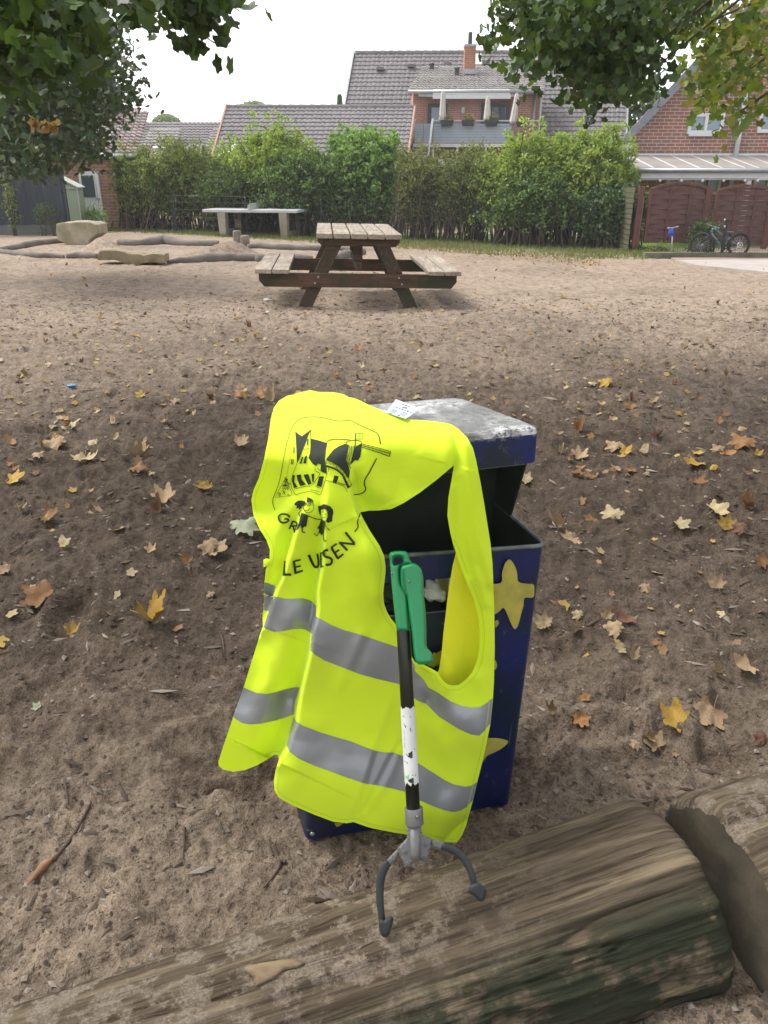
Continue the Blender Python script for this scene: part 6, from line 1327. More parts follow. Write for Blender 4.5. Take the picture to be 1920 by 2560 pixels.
# ---- left house: steep white gable behind a lean-to with red-brown tiles
lh = thing('white_gable_house', 'left house with steep white gable, reddish tiled roof and brick wall with a white door', 'house', (float(atY(100, 400, 27).x), 27, GZ_))
Yg = 29.0
apx = atY(150, -60, Yg); gl = atY(-330, 345, Yg); grr = atY(327, 345, Yg); kn = atY(266, 189, Yg)
vs = [gl, grr, atY(322, 330, Yg), kn, apx, atY(10, 100, Yg)]
mb = MB(); mb.prism(vs, (-3.6, 6, 0)); mb.build('gable_wall', M_OFFW, lh)
mb = MB(); mb.bar(atY(330, 348, Yg - .15), atY(305, 290, Yg - .15), .35, .16, (0, 1, 0)); mb.bar(atY(305, 290, Yg - .152), atY(266, 189, Yg - .152), .35, .16, (0, 1, 0)); mb.bar(atY(266, 189, Yg - .15), atY(150, -60, Yg - .15), .35, .16, (0, 1, 0)); mb.build('verge', M_DFR, lh)
window(lh, (244, 272), (271, 325), Yg - .01, M_OFFW, M_GL, 0, 'window', .12)
a = atY(-260, 268, 29.0 - .2); b = atY(262, 300, 29.0 - .2); b2 = atY(345, 338, 28.9); c = atY(-260, 385, 25.2); d = atY(345, 398, 25.2); d.z = c.z; b2.z = b.z = a.z = atY(200, 280, 28.8).z
tile_roof('roof', c, d, Vector((d.x - .5, 28.8, a.z)), Vector((c.x, 28.8, a.z)), 14, 40, M_ROOFR, lh, .05, .028)
dw = atY(285, 400, 25.5); wl = atY(-300, 400, 25.5); wallbox('wall', wl.x, dw.x, GZ_, c.z - .1, 25.5, 3.2, M_BRL, lh)
mb = MB(); mb.tube([c + Vector((0, -.06, -.06)), d + Vector((0, -.06, -.06))], .07, 8); mb.build('gutter', M_ZINC, lh)
p = atY(212, 430, 25.45); q_ = atY(247, 552, 25.45); hx = (p.x + q_.x) / 2; dd = thing('x', None, None) if False else None
mb = MB(); zt_ = atY(230, 428, 25.45).z; zb_ = atY(230, 556, 25.45).z; mb.box((hx, 25.44, (zt_ + zb_) / 2), (.60, .12, zt_ - zb_)); dr_ = mb.build('door', M_WHITE, lh, bevel=.01)
mb = MB(); mb.box((hx - .03, 25.36, zt_ - .42), (.36, .03, .60)); mb.build('door_window', M_GL, dr_); mb = MB(); mb.box((hx + .22, 25.34, (zt_ + zb_) / 2 - .05), (.12, .03, .04)); mb.build('handle', M_ZINC, dr_)
for i in range(6): mb = MB(); mb.box((hx - .2 + i * .08, 25.372, zb_ + .60), (.012, .008, 1.0)); mb.build('door_groove', mat('door_shadow_gap', (.45, .45, .46)), dr_)
# ---- greenhouse
g_ = atY(188, 556, 24.2); gz0 = float(gbase(g_.x, 24.2)); a = atY(165, 480, 24.0); b = atY(213, 480, 24.0); ze = atY(205, 470, 24.0).z; za = atY(160, 424, 24.0).z
gh = thing('greenhouse', 'small translucent pale green greenhouse beside the white door', 'greenhouse', (g_.x, 24.2, gz0))
m_gh, nt_, b_ = new_mat('milky_green_panel'); b_.inputs['Base Color'].default_value = (.36, .44, .30, 1); b_.inputs['Roughness'].default_value = .35; wv = nt_.nodes.new('ShaderNodeTexWave'); wv.inputs['Scale'].default_value = 6; wv.bands_direction = 'X'; nt_.links.new(mapping(nt_), wv.inputs[0]); cc_ = ramp(nt_, wv.outputs['Fac'], [(0, (.30, .38, .25)), (1, (.42, .50, .35))]); nt_.links.new(cc_, b_.inputs['Base Color'])
x1 = b.x - .22; x0 = x1 - 2.4; xm = (x0 + x1) / 2
mb = MB(); mb.prism([(x0, 24.0, gz0), (x1, 24.0, gz0), (x1, 24.0, ze), (xm, 24.0, ze + .62), (x0, 24.0, ze)], (0, .45, 0)); mb.build('panels', m_gh, gh)
mb = MB()
for X in (x0, xm - .35, xm + .45, x1): mb.box((X, 23.98, (gz0 + ze) / 2), (.04, .03, ze - gz0))
mb.bar((x0, 23.98, ze), (x1, 23.98, ze), .04, .04); mb.build('frame', mat('aluminium_frame', (.50, .53, .48), None, 5, .5), gh)
mb = MB(); mb.hexa([(xm, 23.9, ze + .64), (x1 + .06, 23.9, ze), (x1 + .06, 24.5, ze), (xm, 24.5, ze + .64), (xm, 23.9, ze + .67), (x1 + .06, 23.9, ze + .03), (x1 + .06, 24.5, ze + .03), (xm, 24.5, ze + .67)]); mb.hexa([(x0 - .06, 23.9, ze), (xm, 23.9, ze + .64), (xm, 24.5, ze + .64), (x0 - .06, 24.5, ze), (x0 - .06, 23.9, ze + .03), (xm, 23.9, ze + .67), (xm, 24.5, ze + .67), (x0 - .06, 24.5, ze + .03)]); mb.build('roof', mat('white_greenhouse_roof', (.58, .62, .55), None, 4, .4), gh)
# ---- dark privacy screen
Yp = 22.6; a = atY(-40, 556, Yp); b = atY(176, 560, Yp); zt_ = atY(160, 420, Yp).z; gzz = float(gbase(b.x, Yp))
ps = thing('privacy_fence', 'tall dark blue-grey woven privacy fence at the left edge under the tree', 'fence', ((a.x + b.x) / 2, Yp, gzz))
M_SCR = mat('dark_woven_screen', (.028, .036, .045), (.05, .06, .07), 3, .65, .4, .01, 30, (8, 1, .4))
mb = MB(); n = 60; x0 = a.x - 4; vs = []
for i in range(n + 1): X = x0 + (b.x - x0) * i / n; yy = Yp + .03 * math.sin(i * 1.9) ; vs += [(X, yy, gzz + .25), (X, yy, zt_)]
mb.add(vs, [(2 * i, 2 * i + 2, 2 * i + 3, 2 * i + 1) for i in range(n)]); o = mb.build('screen', M_SCR, ps); o.modifiers.new('t', 'SOLIDIFY').thickness = .012
mb = MB(); mb.box(((x0 + b.x) / 2, Yp + .01, gzz + .12), (b.x - x0, .05, .28)); mb.build('base_board', mat('grey_base_board', (.16, .16, .15), (.1, .1, .09), 3, .8), ps)
for X in np.arange(b.x, x0, -2.5): mb = MB(); mb.box((X, Yp - .05, (gzz + zt_) / 2), (.06, .06, zt_ - gzz + .06)); mb.build('post', M_DFR, ps)
# ---- right brick house
rh = thing('brick_house', 'brick gable house at the right with glass canopy and steel downpipe', 'house', (9.5, 24, GZ_))
Yr = 24.0; v0 = atY(1553, 357, Yr); v1 = atY(1713, 188, Yr); sl = (v1.z - v0.z) / (v1.x - v0.x); xa = v0.x + 6.2; za = v0.z + sl * 6.2; X0 = atY(1572, 400, Yr).x; X1 = X0 + 11.6
z0_ = v0.z + sl * (X0 - v0.x) - .05
mb = MB(); mb.prism([(X0, Yr, GZ_), (X1, Yr, GZ_), (X1, Yr, z0_), (xa, Yr, za - .08), (X0, Yr, z0_)], (4.6, 9, 0)); mb.build('wall', M_BR2, rh)
for s, xe in ((-1, v0.x - .15), (1, 2 * xa - v0.x + .15)):
    ze_ = za - sl * abs(xa - xe); P0 = Vector((xe, Yr - .3, ze_)); P1 = Vector((xa, Yr - .3, za + .04)); mb = MB(); d9 = Vector((4.9, 9.6, 0)); up = Vector((0, 0, .16)); mb.hexa([P0, P1, P1 + d9, P0 + d9, P0 + up, P1 + up, P1 + d9 + up, P0 + d9 + up]); mb.build('roof', M_ROOF, rh)
    mb = MB(); mb.bar(P0 + Vector((0, -.03, .06)), P1 + Vector((0, -.03, .06)), .05, .26, (0, 1, 0)) if False else mb.hexa([P0 + Vector((0, -.04, -.12)), P1 + Vector((0, -.04, -.12)), P1 + Vector((0, -.003, -.12)), P0 + Vector((0, -.003, -.12)), P0 + Vector((0, -.04, .19)), P1 + Vector((0, -.04, .19)), P1 + Vector((0, -.003, .19)), P0 + Vector((0, -.003, .19))]); mb.build('verge_board', mat('slate_grey_verge', (.24, .25, .28), None, 5, .7), rh)
H3 = crop(1100, 0, 2.023); H4 = crop(1500, 380, 3.95)
mb = MB(); a = atY(*H3([(918, 712)])[0], Yr - .05); b = atY(*H3([(957, 800)])[0], Yr - .05); mb.prism([(X0 - .35, Yr - .02, z0_ - .35), (X0 + .02, Yr - .02, z0_ - .2), (X0 + .02, Yr - .02, z0_ - 2.6), (X0 - .12, Yr - .02, z0_ - 2.6), (X0 - .12, Yr - .02, z0_ - .9)], (0, .03, 0)); mb.build('corner_board', M_WHITE, rh)
window(rh, H3([(1262, 572)])[0], H3([(1424, 678)])[0], Yr - .01, M_WHITE, M_GLB, 1, 'window', .09)
window(rh, H3([(1622, 540)])[0], H3([(1780, 672)])[0], Yr - .01, M_WHITE, M_GLB, 1, 'window', .09)
mb = MB(); pa = atY(*H3([(1258, 683)])[0], Yr - .04); pb = atY(*H3([(1428, 683)])[0], Yr - .04); mb.box((pa + pb) / 2, ((pb - pa).length, .10, .06)); mb.build('window_sill', M_WHITE, rh)
mb = MB(); ta = atY(1888, 60, Yr - .15); tb_ = atY(1845, 470, Yr - .15); X = atY(1862, 250, Yr - .15).x; mb.tube([Vector((X, Yr - .15, atY(1880, 40, Yr).z)), Vector((X, Yr - .15, GZ_))], .075, 12); mb.build('downpipe', mat('bright_steel_pipe', (.55, .56, .57), None, 5, .3, metal=.6), rh, True)
for v in (180, 300): mb = MB(); mb.box((X, Yr - .12, atY(1870, v, Yr).z), (.22, .12, .07)); mb.build('pipe_clamp', M_ZINC, rh)
for (a, b) in (((665, 258), (727, 420)), ((735, 258), (890, 420)), ((925, 258), (1040, 420)), ((1045, 258), (1168, 420)), ((1518, 255), (1650, 420))): window(rh, H4([a])[0], H4([b])[0], Yr - .012, M_WHITE, M_GLB, 0, 'patio_door', .08)
# glass canopy
gc = thing('glass_canopy', 'white framed glass patio canopy in front of the right brick house', 'canopy', (8.5, 22.5, GZ_)); Yc = 21.6
z_b = atY(1750, 392, Yr - .02).z; z_f = atY(1750, 424, Yc).z; xl = atY(1580, 424, Yc).x; xl2 = atY(1572, 392, Yr).x; xr = 15.5
mb = MB(); mb.box(((xl2 + xr) / 2, Yr - .06, z_b), (xr - xl2, .10, .16)); mb.build('wall_beam', M_WHITE, gc)
zb1 = atY(1750, 438, Yc).z; mb = MB(); mb.box(((xl + xr) / 2 + .12, Yc, zb1), (xr - xl - .24, .10, .22)); mb.build('front_beam', M_WHITE, gc)
mb = MB(); mb.tube([(xl - .02, Yc - .12, z_f - .02), (xr, Yc - .12, z_f - .02)], .055, 10); mb.build('gutter', M_ZINC, gc, True)
rx = [atY(H4([(a, 165)])[0][0], 422, Yc).x for a in (303, 527, 752, 978, 1200, 1428, 1562)]; stp = rx[1] - rx[0]; rx += [rx[-1] + stp * k for k in range(1, 6)]
for i, X in enumerate(rx):
    mb = MB(); mb.bar((X, Yc, z_f), (X, Yr - .1, z_b), .05, .09); mb.build('rafter', M_WHITE, gc)
    if i < len(rx) - 1:
        mb = MB(); a = X + .03; b = rx[i + 1] - .03; mb.hexa([(a, Yc - .05, z_f + .03), (b, Yc - .05, z_f + .03), (b, Yr - .12, z_b + .03), (a, Yr - .12, z_b + .03), (a, Yc - .05, z_f + .04), (b, Yc - .05, z_f + .04), (b, Yr - .12, z_b + .04), (a, Yr - .12, z_b + .04)])
        mb.build('glass_pane', mat('dusty_canopy_glass', (.36, .34, .31), (.30, .28, .26), 2, .35, spec=.6) if i == 0 else bpy.data.materials['dusty_canopy_glass'], gc)
for a in (307, 1470): 
    X = atY(H4([(a, 280)])[0][0], 450, Yc).x; mb = MB(); mb.box((X, Yc, (zb1 + GZ_) / 2 - .06), (.11, .11, zb1 - GZ_ - .12)); mb.build('post', M_WHITE, gc)
sl_ = thing('string_lights', 'string of small white bulbs hanging under the glass canopy', 'string lights', (8.5, Yc - .1, zb1 - .2))
M_BULB = mat('white_bulb', (.8, .8, .8), None, 5, .3)
pts = [atY(*H4([(a, 282)])[0], Yc - .12) for a in (390, 592, 802, 1013, 1222, 1432, 1556)]
mb = MB(); mb.tube([p + Vector((0, 0, .04)) for p in pts], .008, 5); mb.build('cable', M_DFR, sl_)
for p in pts: mb = MB(); mb.ball(p, .038, 8, 6); mb.build('bulb', M_BULB, sl_, True)
# ================================================================ BROWN LATTICE FENCE PANELS, PLINTH, PATH
M_PAN = mat('dark_red_brown_stain', (.125, .052, .043), (.095, .042, .036), 4, .6, .3, .002, 30, (1, 1, 8)); M_POSTB = mat('red_brown_post', (.15, .06, .045), (.10, .04, .03), 6, .7); M_PALE = mat('raw_pale_edge', (.45, .34, .22), None, 6, .8)
Yf = 19.6
def fence_panel(u0, u1, vt_e, vt_m, vb, Y, label, mp=M_PAN, mp2=M_POSTB, sl_=1.0):
    a = atY(u0, 560, Y); b = atY(u1, 560, Y); xa_, xb_ = a.x, b.x; ze = atY((u0 + u1) / 2, vt_e, Y).z; zm = atY((u0 + u1) / 2, vt_m, Y).z; zb = atY((u0 + u1) / 2, vb, Y).z
    t = thing('woven_fence', label, 'fence', ((xa_ + xb_) / 2, Y, zb), 'woven lattice fences')
    n = 10; arc = lambda X: ze + (zm - ze) * (1 - ((X - (xa_ + xb_) / 2) / ((xb_ - xa_) / 2)) ** 2)
    mb = MB(); N = 16
    for i in range(N):
        x0 = xa_ + (xb_ - xa_) * i / N; x1 = xa_ + (xb_ - xa_) * (i + 1) / N; mb.hexa([(x0, Y - .045, arc(x0) - .06), (x1, Y - .045, arc(x1) - .06), (x1, Y + .02, arc(x1) - .06), (x0, Y + .02, arc(x0) - .06), (x0, Y - .045, arc(x0)), (x1, Y - .045, arc(x1)), (x1, Y + .02, arc(x1)), (x0, Y + .02, arc(x0))])
    mb.build('arched_rail', mp2, t)
    for X, m_ in ((xa_, mp2), (xb_, mp2)): mb = MB(); mb.box((X, Y - .01, (zb + ze) / 2 - .01), (.07, .075, ze - zb)); mb.build('side_rail', m_, t)
    mb = MB(); nb = 11; hb = (ze - .02 - zb) / nb
    for i in range(nb + 2):
        z0 = zb + i * hb
        if z0 > zm - .1: break
        wv = .022 if i % 2 == 0 else -.004
        NN = 18
        for j in range(NN):
            x0 = xa_ + .035 + (xb_ - xa_ - .07) * j / NN; x1 = xa_ + .035 + (xb_ - xa_ - .07) * (j + 1) / NN; cut = min(arc(x0), arc(x1)) - .065
            z1 = min(z0 + hb * .93, cut)
            if z1 <= z0 + .01: continue
            f0 = .016 * math.cos(j / NN * math.pi * 3) * (1 if i % 2 else -1); f1 = .016 * math.cos((j + 1) / NN * math.pi * 3) * (1 if i % 2 else -1)
            mb.hexa([(x0, Y - .02 + f0, z0), (x1, Y - .02 + f1, z0), (x1, Y - .008 + f1, z0), (x0, Y - .008 + f0, z0), (x0, Y - .005 + f0, z1), (x1, Y - .005 + f1, z1), (x1, Y + .007 + f1, z1), (x0, Y + .007 + f0, z1)])
    mb.build('woven_slats', mp, t)
    for q_ in (1 / 3, 2 / 3): X = xa_ + (xb_ - xa_) * q_; mb = MB(); mb.box((X, Y - .035, (zb + ze) / 2), (.045, .018, ze - zb - .02)); mb.build('batten', mp, t)
    return t
def big_post(u, v0, v1, Y, label, wpx=11):
    a = atY(u, v0, Y); z1 = atY(u, v1, Y).z; dz = Y * cp + 1.5 * sp; w_ = wpx * dz / F; t = thing('fence_post', label, 'fence post', (a.x, Y, z1), 'posts of the brown lattice fence'); mb = MB(); mb.box((a.x, Y - .02, (a.z + z1) / 2), (w_, w_, a.z - z1)); mb.build('post', M_POSTB, t, bevel=.006)
    mb = MB(); mb.box((a.x + w_ / 2 + .012, Y - .03, (a.z + z1) / 2 - .1), (.014, .03, a.z - z1 - .25)); mb.build('pale_edge', M_PALE, t)
fence_panel(1617, 1763, 470, 454, 607, Yf, 'arched red-brown woven fence panel left of the post beside the bicycle')
fence_panel(1783, 1924, 473, 461, 613, Yf, 'arched red-brown woven fence panel directly behind the bicycle')
fence_panel(1944, 2090, 473, 461, 616, Yf, 'arched red-brown woven fence panel beyond the right photo edge')
big_post(1604, 466, 618, Yf, 'brown fence post at the left end of the woven panels', 13); big_post(1772, 471, 618, Yf, 'brown fence post between the two woven panels', 12); big_post(1934, 474, 622, Yf, 'brown fence post at the right photo edge', 12)
# greenish panel running back from the corner
M_GRN = mat('green_tinged_raw_wood', (.11, .105, .06), (.08, .08, .045), 5, .8)
cpn = atY(1597, 466, Yf); t = thing('slat_fence', 'greenish raw wooden slat fence running back behind the hedge corner', 'fence', (cpn.x - .2, Yf + .1, -.4)); A_ = Vector((cpn.x - .10, Yf - .05, 0)); Bv = Vector((cpn.x - .12, Yf + 2.2, 0)); zt0 = cpn.z - .02; zb0 = atY(1590, 625, Yf).z
mb = MB(); n = 12
for i in range(n): z0 = zb0 + (zt0 - zb0) * i / n; z1 = z0 + (zt0 - zb0) / n * .9; off = Vector((0, -.02 if i % 2 else .0, 0)); mb.hexa([A_ + off + Vector((0, 0, z0)), Bv + off + Vector((0, 0, z0)), Bv + off + Vector((0, .02, z0)), A_ + off + Vector((0, .02, z0)), A_ + off + Vector((0, 0, z1)), Bv + off + Vector((0, 0, z1)), Bv + off + Vector((0, .02, z1)), A_ + off + Vector((0, .02, z1))])
mb.build('slats', M_GRN, t)
# garden lawn seen under the panels, plinth, path
wx0 = atY(1500, 640, 19.3).x
pz = atY(1750, 634, 18.9)
mb = MB(); gl_ = pz.z - .08; a = 3.5
mb.add([(3.5, 20.2, gl_), (20, 20.2, gl_), (20, 23.9, gl_), (3.5, 23.9, gl_)], [(0, 1, 2, 3)]); o = mb.build('garden_lawn', mat('bright_lawn', (.20, .34, .04), (.14, .26, .03), 6, .9, .6, .02, 60)); tag(o, 'bright green garden lawn behind the brown fence panels', 'lawn', kind='structure')
q0 = gpt(1690, 652); q1 = gpt(1921, 650)
zpl = atY(1800, 633, q0.y + .5).z
mb = MB(); XL = atY(1600, 640, q0.y + .9).x; mb.hexa([(XL, q0.y + .55, -.8), (20, q0.y + .55, -.8), (20, q0.y + .75, -.8), (XL, q0.y + .75, -.8), (XL, q0.y + .55, zpl), (20, q0.y + .55, zpl), (20, q0.y + .75, zpl), (XL, q0.y + .75, zpl)])
o = mb.build('kerb_wall', mat('mossy_kerb_concrete', (.16, .15, .12), (.09, .10, .06), 3, .9, .5, .01, 20)); tag(o, 'low mossy concrete kerb behind the scooter and bicycle', 'kerb', kind='structure')
M_PAVE = mat('pale_paving', (.42, .38, .34), (.35, .31, .28), 3, .85, .3, .004, 30); M_PAVE2 = mat('pinkish_paving_edge', (.34, .22, .18), (.3, .2, .17), 3, .85)
pz_ = [gnd(*q) for q in H4([(740, 1080), (1659, 1074), (1950, 1072), (1950, 1235), (1659, 1205), (960, 1135)])]
mb = MB(); mb.prism([p + Vector((0, 0, .035)) for p in pz_], (0, 0, -.12)); o = mb.build('path', M_PAVE); tag(o, 'pale concrete path below the bicycle at the right', 'path', kind='structure')
pz_ = [gnd(*q) for q in H4([(700, 1062), (1659, 1058), (1950, 1056), (1950, 1072), (1659, 1074), (740, 1080)])]
mb = MB(); mb.prism([p + Vector((0, 0, .04)) for p in pz_], (0, 0, -.12)); o = mb.build('path_edge', M_PAVE2); tag(o, 'narrow reddish paving strip along the kerb under the bicycle', 'path edge', kind='structure')
# ================================================================ WIRE FENCE
M_WIRE = mat('dark_green_wire', (.018, .028, .024), None, 9, .5)
FP = [(-40, 562, .0), (95, 566, .38), (176, 567, .55), (267, 568, 1.0), (441, 583, 0), (618, 590, 0), (805, 597, 0), (985, 603, 0), (1183, 610, 0), (1388, 616, 0), (1594, 627, 0)]
FPt = [gnd(a, b) for a, b, _ in FP]
for i, p in enumerate(FPt):
    hgt = 1.12; lab = ['fence post cut by the left photo edge', 'dark wire fence post in front of the privacy fence', 'dark wire fence post in front of the greenhouse', 'dark wire fence post in front of the brick wall right of the white door', 'dark fence post in front of the first shrub from the left', 'dark fence post right beside the table tennis table', 'dark fence post just left of the picnic table top', 'dark fence post right behind the picnic table top', 'dark fence post below the balcony', 'dark fence post below the right end of the big shrub', 'corner wire fence post next to the greenish fence panel'][i]
    t = thing('wire_fence_post', lab, 'fence post', tuple(p), 'posts of the wire fence'); mb = MB(); mb.box(p + Vector((0, .03, hgt / 2 - .05)), (.045, .045, hgt + .1)); mb.build('post', M_WIRE, t)
    if i > 4:
        for k in range(4): mb = MB(); mb.ball(p + Vector((0, -.005, .1 + k * .3)), .014, 6, 4); mb.build('clip', M_ZINC, t)
    if i < len(FPt) - 1:
        q_ = FPt[i + 1]; mb = MB(); L_ = (q_ - p).length; n = max(4, int(L_ / .055)); d = q_ - p; dh = .03
        for k in range(1, n): c = p + d * (k / n); mb.tube([c + Vector((0, 0, .04)), c + Vector((0, 0, 1.03))], .0017, 3, False)
        for h in (.05, .25, .45, .65, .85, 1.02): mb.tube([p + Vector((0, -.008, h)), q_ + Vector((0, -.008, h))], .003, 4, False)
        o = mb.build('wire_fence', M_WIRE); tag(o, ['wire mesh panel at the left photo edge', 'wire mesh panel over the right part of the privacy fence', 'wire mesh panel in front of greenhouse and white door', 'wire mesh panel in front of the leftmost shrub', 'wire mesh panel behind the left half of the table tennis table', 'wire mesh panel behind the right half of the table tennis table', 'wire mesh panel behind the picnic table top', 'wire mesh panel left of the fence post below the balcony', 'wire mesh panel right of the fence post below the balcony', 'wire mesh panel in front of the dark laurel bush'][i], 'wire fence', 'wire mesh fences')
# low wire fence before the brown panels
cp0 = FPt[-1]; t = thing('wire_fence_post', 'thin dark fence post with white clip behind the bicycle saddle', 'fence post', tuple(atY(1811, 633, q0.y + .65))); p = atY(1811, 633, q0.y + .65); p2 = atY(1812, 549, q0.y + .65); mb = MB(); mb.box((p + p2) / 2, (.05, .05, (p2 - p).length)); mb.build('post', M_WIRE, t)
for v in (549, 566): mb = MB(); mb.ball(atY(1812, v, q0.y + .60), .018, 6, 5); mb.build('clip', M_WHITE, t)
mb = MB(); z0 = zpl; Xe = 9.6; Yw = q0.y + .65
for h in (.05, .25, .45, .65, .85, 1.0): mb.tube([(cp0.x, Yw, z0 + h), (Xe, Yw, z0 + h)], .0045, 4, False)
for X in np.arange(cp0.x, Xe, .055): mb.tube([(X, Yw, z0), (X, Yw, z0 + 1.0)], .0028, 3, False)
o = mb.build('wire_fence', M_WIRE); tag(o, 'wire mesh panel on the kerb in front of the brown woven panels', 'wire fence', 'wire mesh fences')
# ================================================================ BICYCLE, SCOOTER
M_TYRE = mat('black_tyre', (.016, .016, .016), (.022, .022, .022), 9, .7); M_FRM = mat('steel_blue_paint', (.10, .20, .28), (.12, .23, .32), 4, .35, coat=.3); M_CHR = mat('brushed_aluminium', (.55, .55, .55), None, 9, .3, metal=.7); M_BLKP = mat('black_plastic', (.02, .02, .022), None, 9, .45)
def bicycle():
    gr_ = gnd(*H4([(1345, 1062)])[0]); gf = gnd(*H4([(945, 1056)])[0]); gr_.z += .035; gf.z = gr_.z
    Yb = gr_.y; dz = (gr_ - CAM).dot(Vector((0, cp, -sp))); S = dz / F
    rw = 29.5 * S; rr_c = atY(*H4([(1368, 945)])[0], Yb + .06); rr_c.z = gr_.z + rw + .0
    t = thing('bicycle', 'blue mountain bike with front wheel turned, leaning at the wire fence on the path', 'bicycle', tuple((gr_ + gf) / 2))
    fx = atY(*H4([(1003, 950)])[0], gf.y + .05); fc = Vector((fx.x, gf.y + .10, gf.z + rw))
    P = lambda a, b, Y=None: atY(*H4([(a, b)])[0], Y if Y else Yb + .12)
    def wheel(c, ax, r, name):
        ax = Vector(ax).normalized(); mb = MB(); mb.torus(c, ax, r - .024, .024, 40, 8); w_ = mb.build(name, M_TYRE, t, True)
        mb = MB(); mb.torus(c, ax, r - .050, .011, 36, 6); mb.build('rim', M_BLKP, w_, True)
        x = ax.cross(Vector((0, 0, 1))).normalized(); y = ax.cross(x); mb = MB()
        for k in range(22): a = 2 * math.pi * k / 22; d = x * math.cos(a) + y * math.sin(a); mb.tube([c + ax * (.02 if k % 2 else -.02), c + d * (r - .05)], .0022, 3, False)
        mb.build('spokes', M_CHR, w_); mb = MB(); mb.tube([c - ax * .05, c + ax * .05], .018, 8); mb.build('hub', M_CHR, w_); return w_
    n1 = Vector((.10, -1, .06)); wheel(rr_c, n1, rw, 'rear_wheel'); wheel(fc, Vector((-.72, -.72, .14)), rw, 'front_wheel')
    head_t = P(1118, 748); head_b = P(1097, 800); seat_t = P(1283, 838); bb = P(1222, 958); hubr = rr_c; 
    for a, b, r_ in ((head_t, P(1250, 848), .016), (head_b, bb, .021), (seat_t, bb, .016), (head_t, head_b, .022)): mb = MB(); mb.tube([a, b], r_, 10); mb.build('frame_tube', M_FRM, t, True)
    for off in (-.04, .04):
        o_ = Vector((0, off, 0)); mb = MB(); mb.tube([bb + o_, hubr + o_], .010, 6); mb.build('chain_stay', M_FRM, t, True); mb = MB(); mb.tube([P(1262, 862) + o_, hubr + o_], .009, 6); mb.build('seat_stay', M_FRM, t, True)
    sd_ = Vector((-.5, .5, 0)).normalized() if False else Vector((.6, -.6, 0)).normalized()
    for off in (-.05, .05):
        o_ = Vector((.72, .72, 0)) * off * 1.3; mb = MB(); mb.tube([head_b + o_ + Vector((0, 0, -.02)), fc + o_], [.016, .013], 8); mb.build('fork_leg', M_BLKP, t, True)
    mb = MB(); mb.bar(head_b + Vector((.72, .72, 0)) * -.06, head_b + Vector((.72, .72, 0)) * .06, .03, .03); mb.build('fork_crown', M_BLKP, t)
    h0 = P(1040, 690, Yb + .05); h1 = P(1175, 748, Yb - .02); hm_ = P(1112, 738)
    mb = MB(); mb.tube([head_t, hm_ + Vector((0, 0, .02))], .014, 8); mb.build('stem', M_BLKP, t, True)
    mb = MB(); mb.tube([P(1028, 680, Yb - .2), P(1062, 712, Yb), hm_ + Vector((0, 0, .01)), P(1160, 748, Yb + .25), P(1200, 752, Yb + .35)], .011, 8); mb.build('handlebar', M_CHR, t, True)
    mb = MB(); mb.tube([P(1026, 676, Yb - .21), P(1048, 698, Yb - .08)], .017, 8); mb.build('grip', M_BLKP, t, True); mb = MB(); mb.tube([P(1180, 750, Yb + .3), P(1228, 768, Yb + .4)], .017, 8); mb.build('grip', M_BLKP, t, True)
    mb = MB(); mb.tube([seat_t, P(1288, 800)], .013, 8); mb.build('seat_post', M_BLKP, t, True)
    sc_ = P(1290, 795); mb = MB(); mb.prism([P(1247, 790), P(1275, 803), P(1325, 806), P(1334, 796), P(1330, 786), P(1300, 788), P(1270, 786)], (0, .12, 0)); mb.build('saddle', mat('grey_saddle', (.12, .13, .13), None, 9, .6), t, True, .01)
    pts = [P(u, v) for u, v in ((1275, 905), (1285, 862), (1320, 832), (1380, 818), (1440, 822), (1487, 836))]; mb = MB(); 
    for off in (0,):
        for a, b in zip(pts[:-1], pts[1:]): mb.bar(a, b, .06, .008, (0, 1, 0)) if False else mb.hexa([a + Vector((0, -.03, 0)), b + Vector((0, -.03, 0)), b + Vector((0, .03, 0)), a + Vector((0, .03, 0)), a + Vector((0, -.03, .012)), b + Vector((0, -.03, .012)), b + Vector((0, .03, .012)), a + Vector((0, .03, .012))])
    mb.build('mudguard', M_BLKP, t)
    mb = MB(); mb.torus(bb + Vector((0, -.04, 0)), n1, .07, .008, 24, 5); mb.tube([bb + Vector((-.12, -.06, -.08)), bb + Vector((.12, -.06, .08))], .01, 6); mb.build('crank', M_BLKP, t)
    for s in (-1, 1): mb = MB(); mb.box(bb + Vector((s * .13, -.08, s * .085)), (.09, .08, .022)); mb.build('pedal', M_BLKP, t)
    mb = MB(); mb.torus(rr_c + n1.normalized() * .04, n1, .055, .012, 20, 5); mb.build('cassette', M_CHR, t); mb = MB(); mb.tube([bb + Vector((.05, -.05, .06)), rr_c + Vector((0, -.05, .05))], .005, 4); mb.tube([bb + Vector((.05, -.05, -.07)), rr_c + Vector((0, -.05, -.06))], .005, 4); mb.build('chain', M_BLKP, t)
    mb = MB(); mb.tube([P(1350, 940, Yb), P(1346, 1058, Yb)], .008, 6); mb.build('kickstand', M_CHR, t); mb = MB(); mb.tube([P(1225, 852), P(1213, 905)], .026, 10); mb.build('bottle', M_BLKP, t, True)
bicycle()
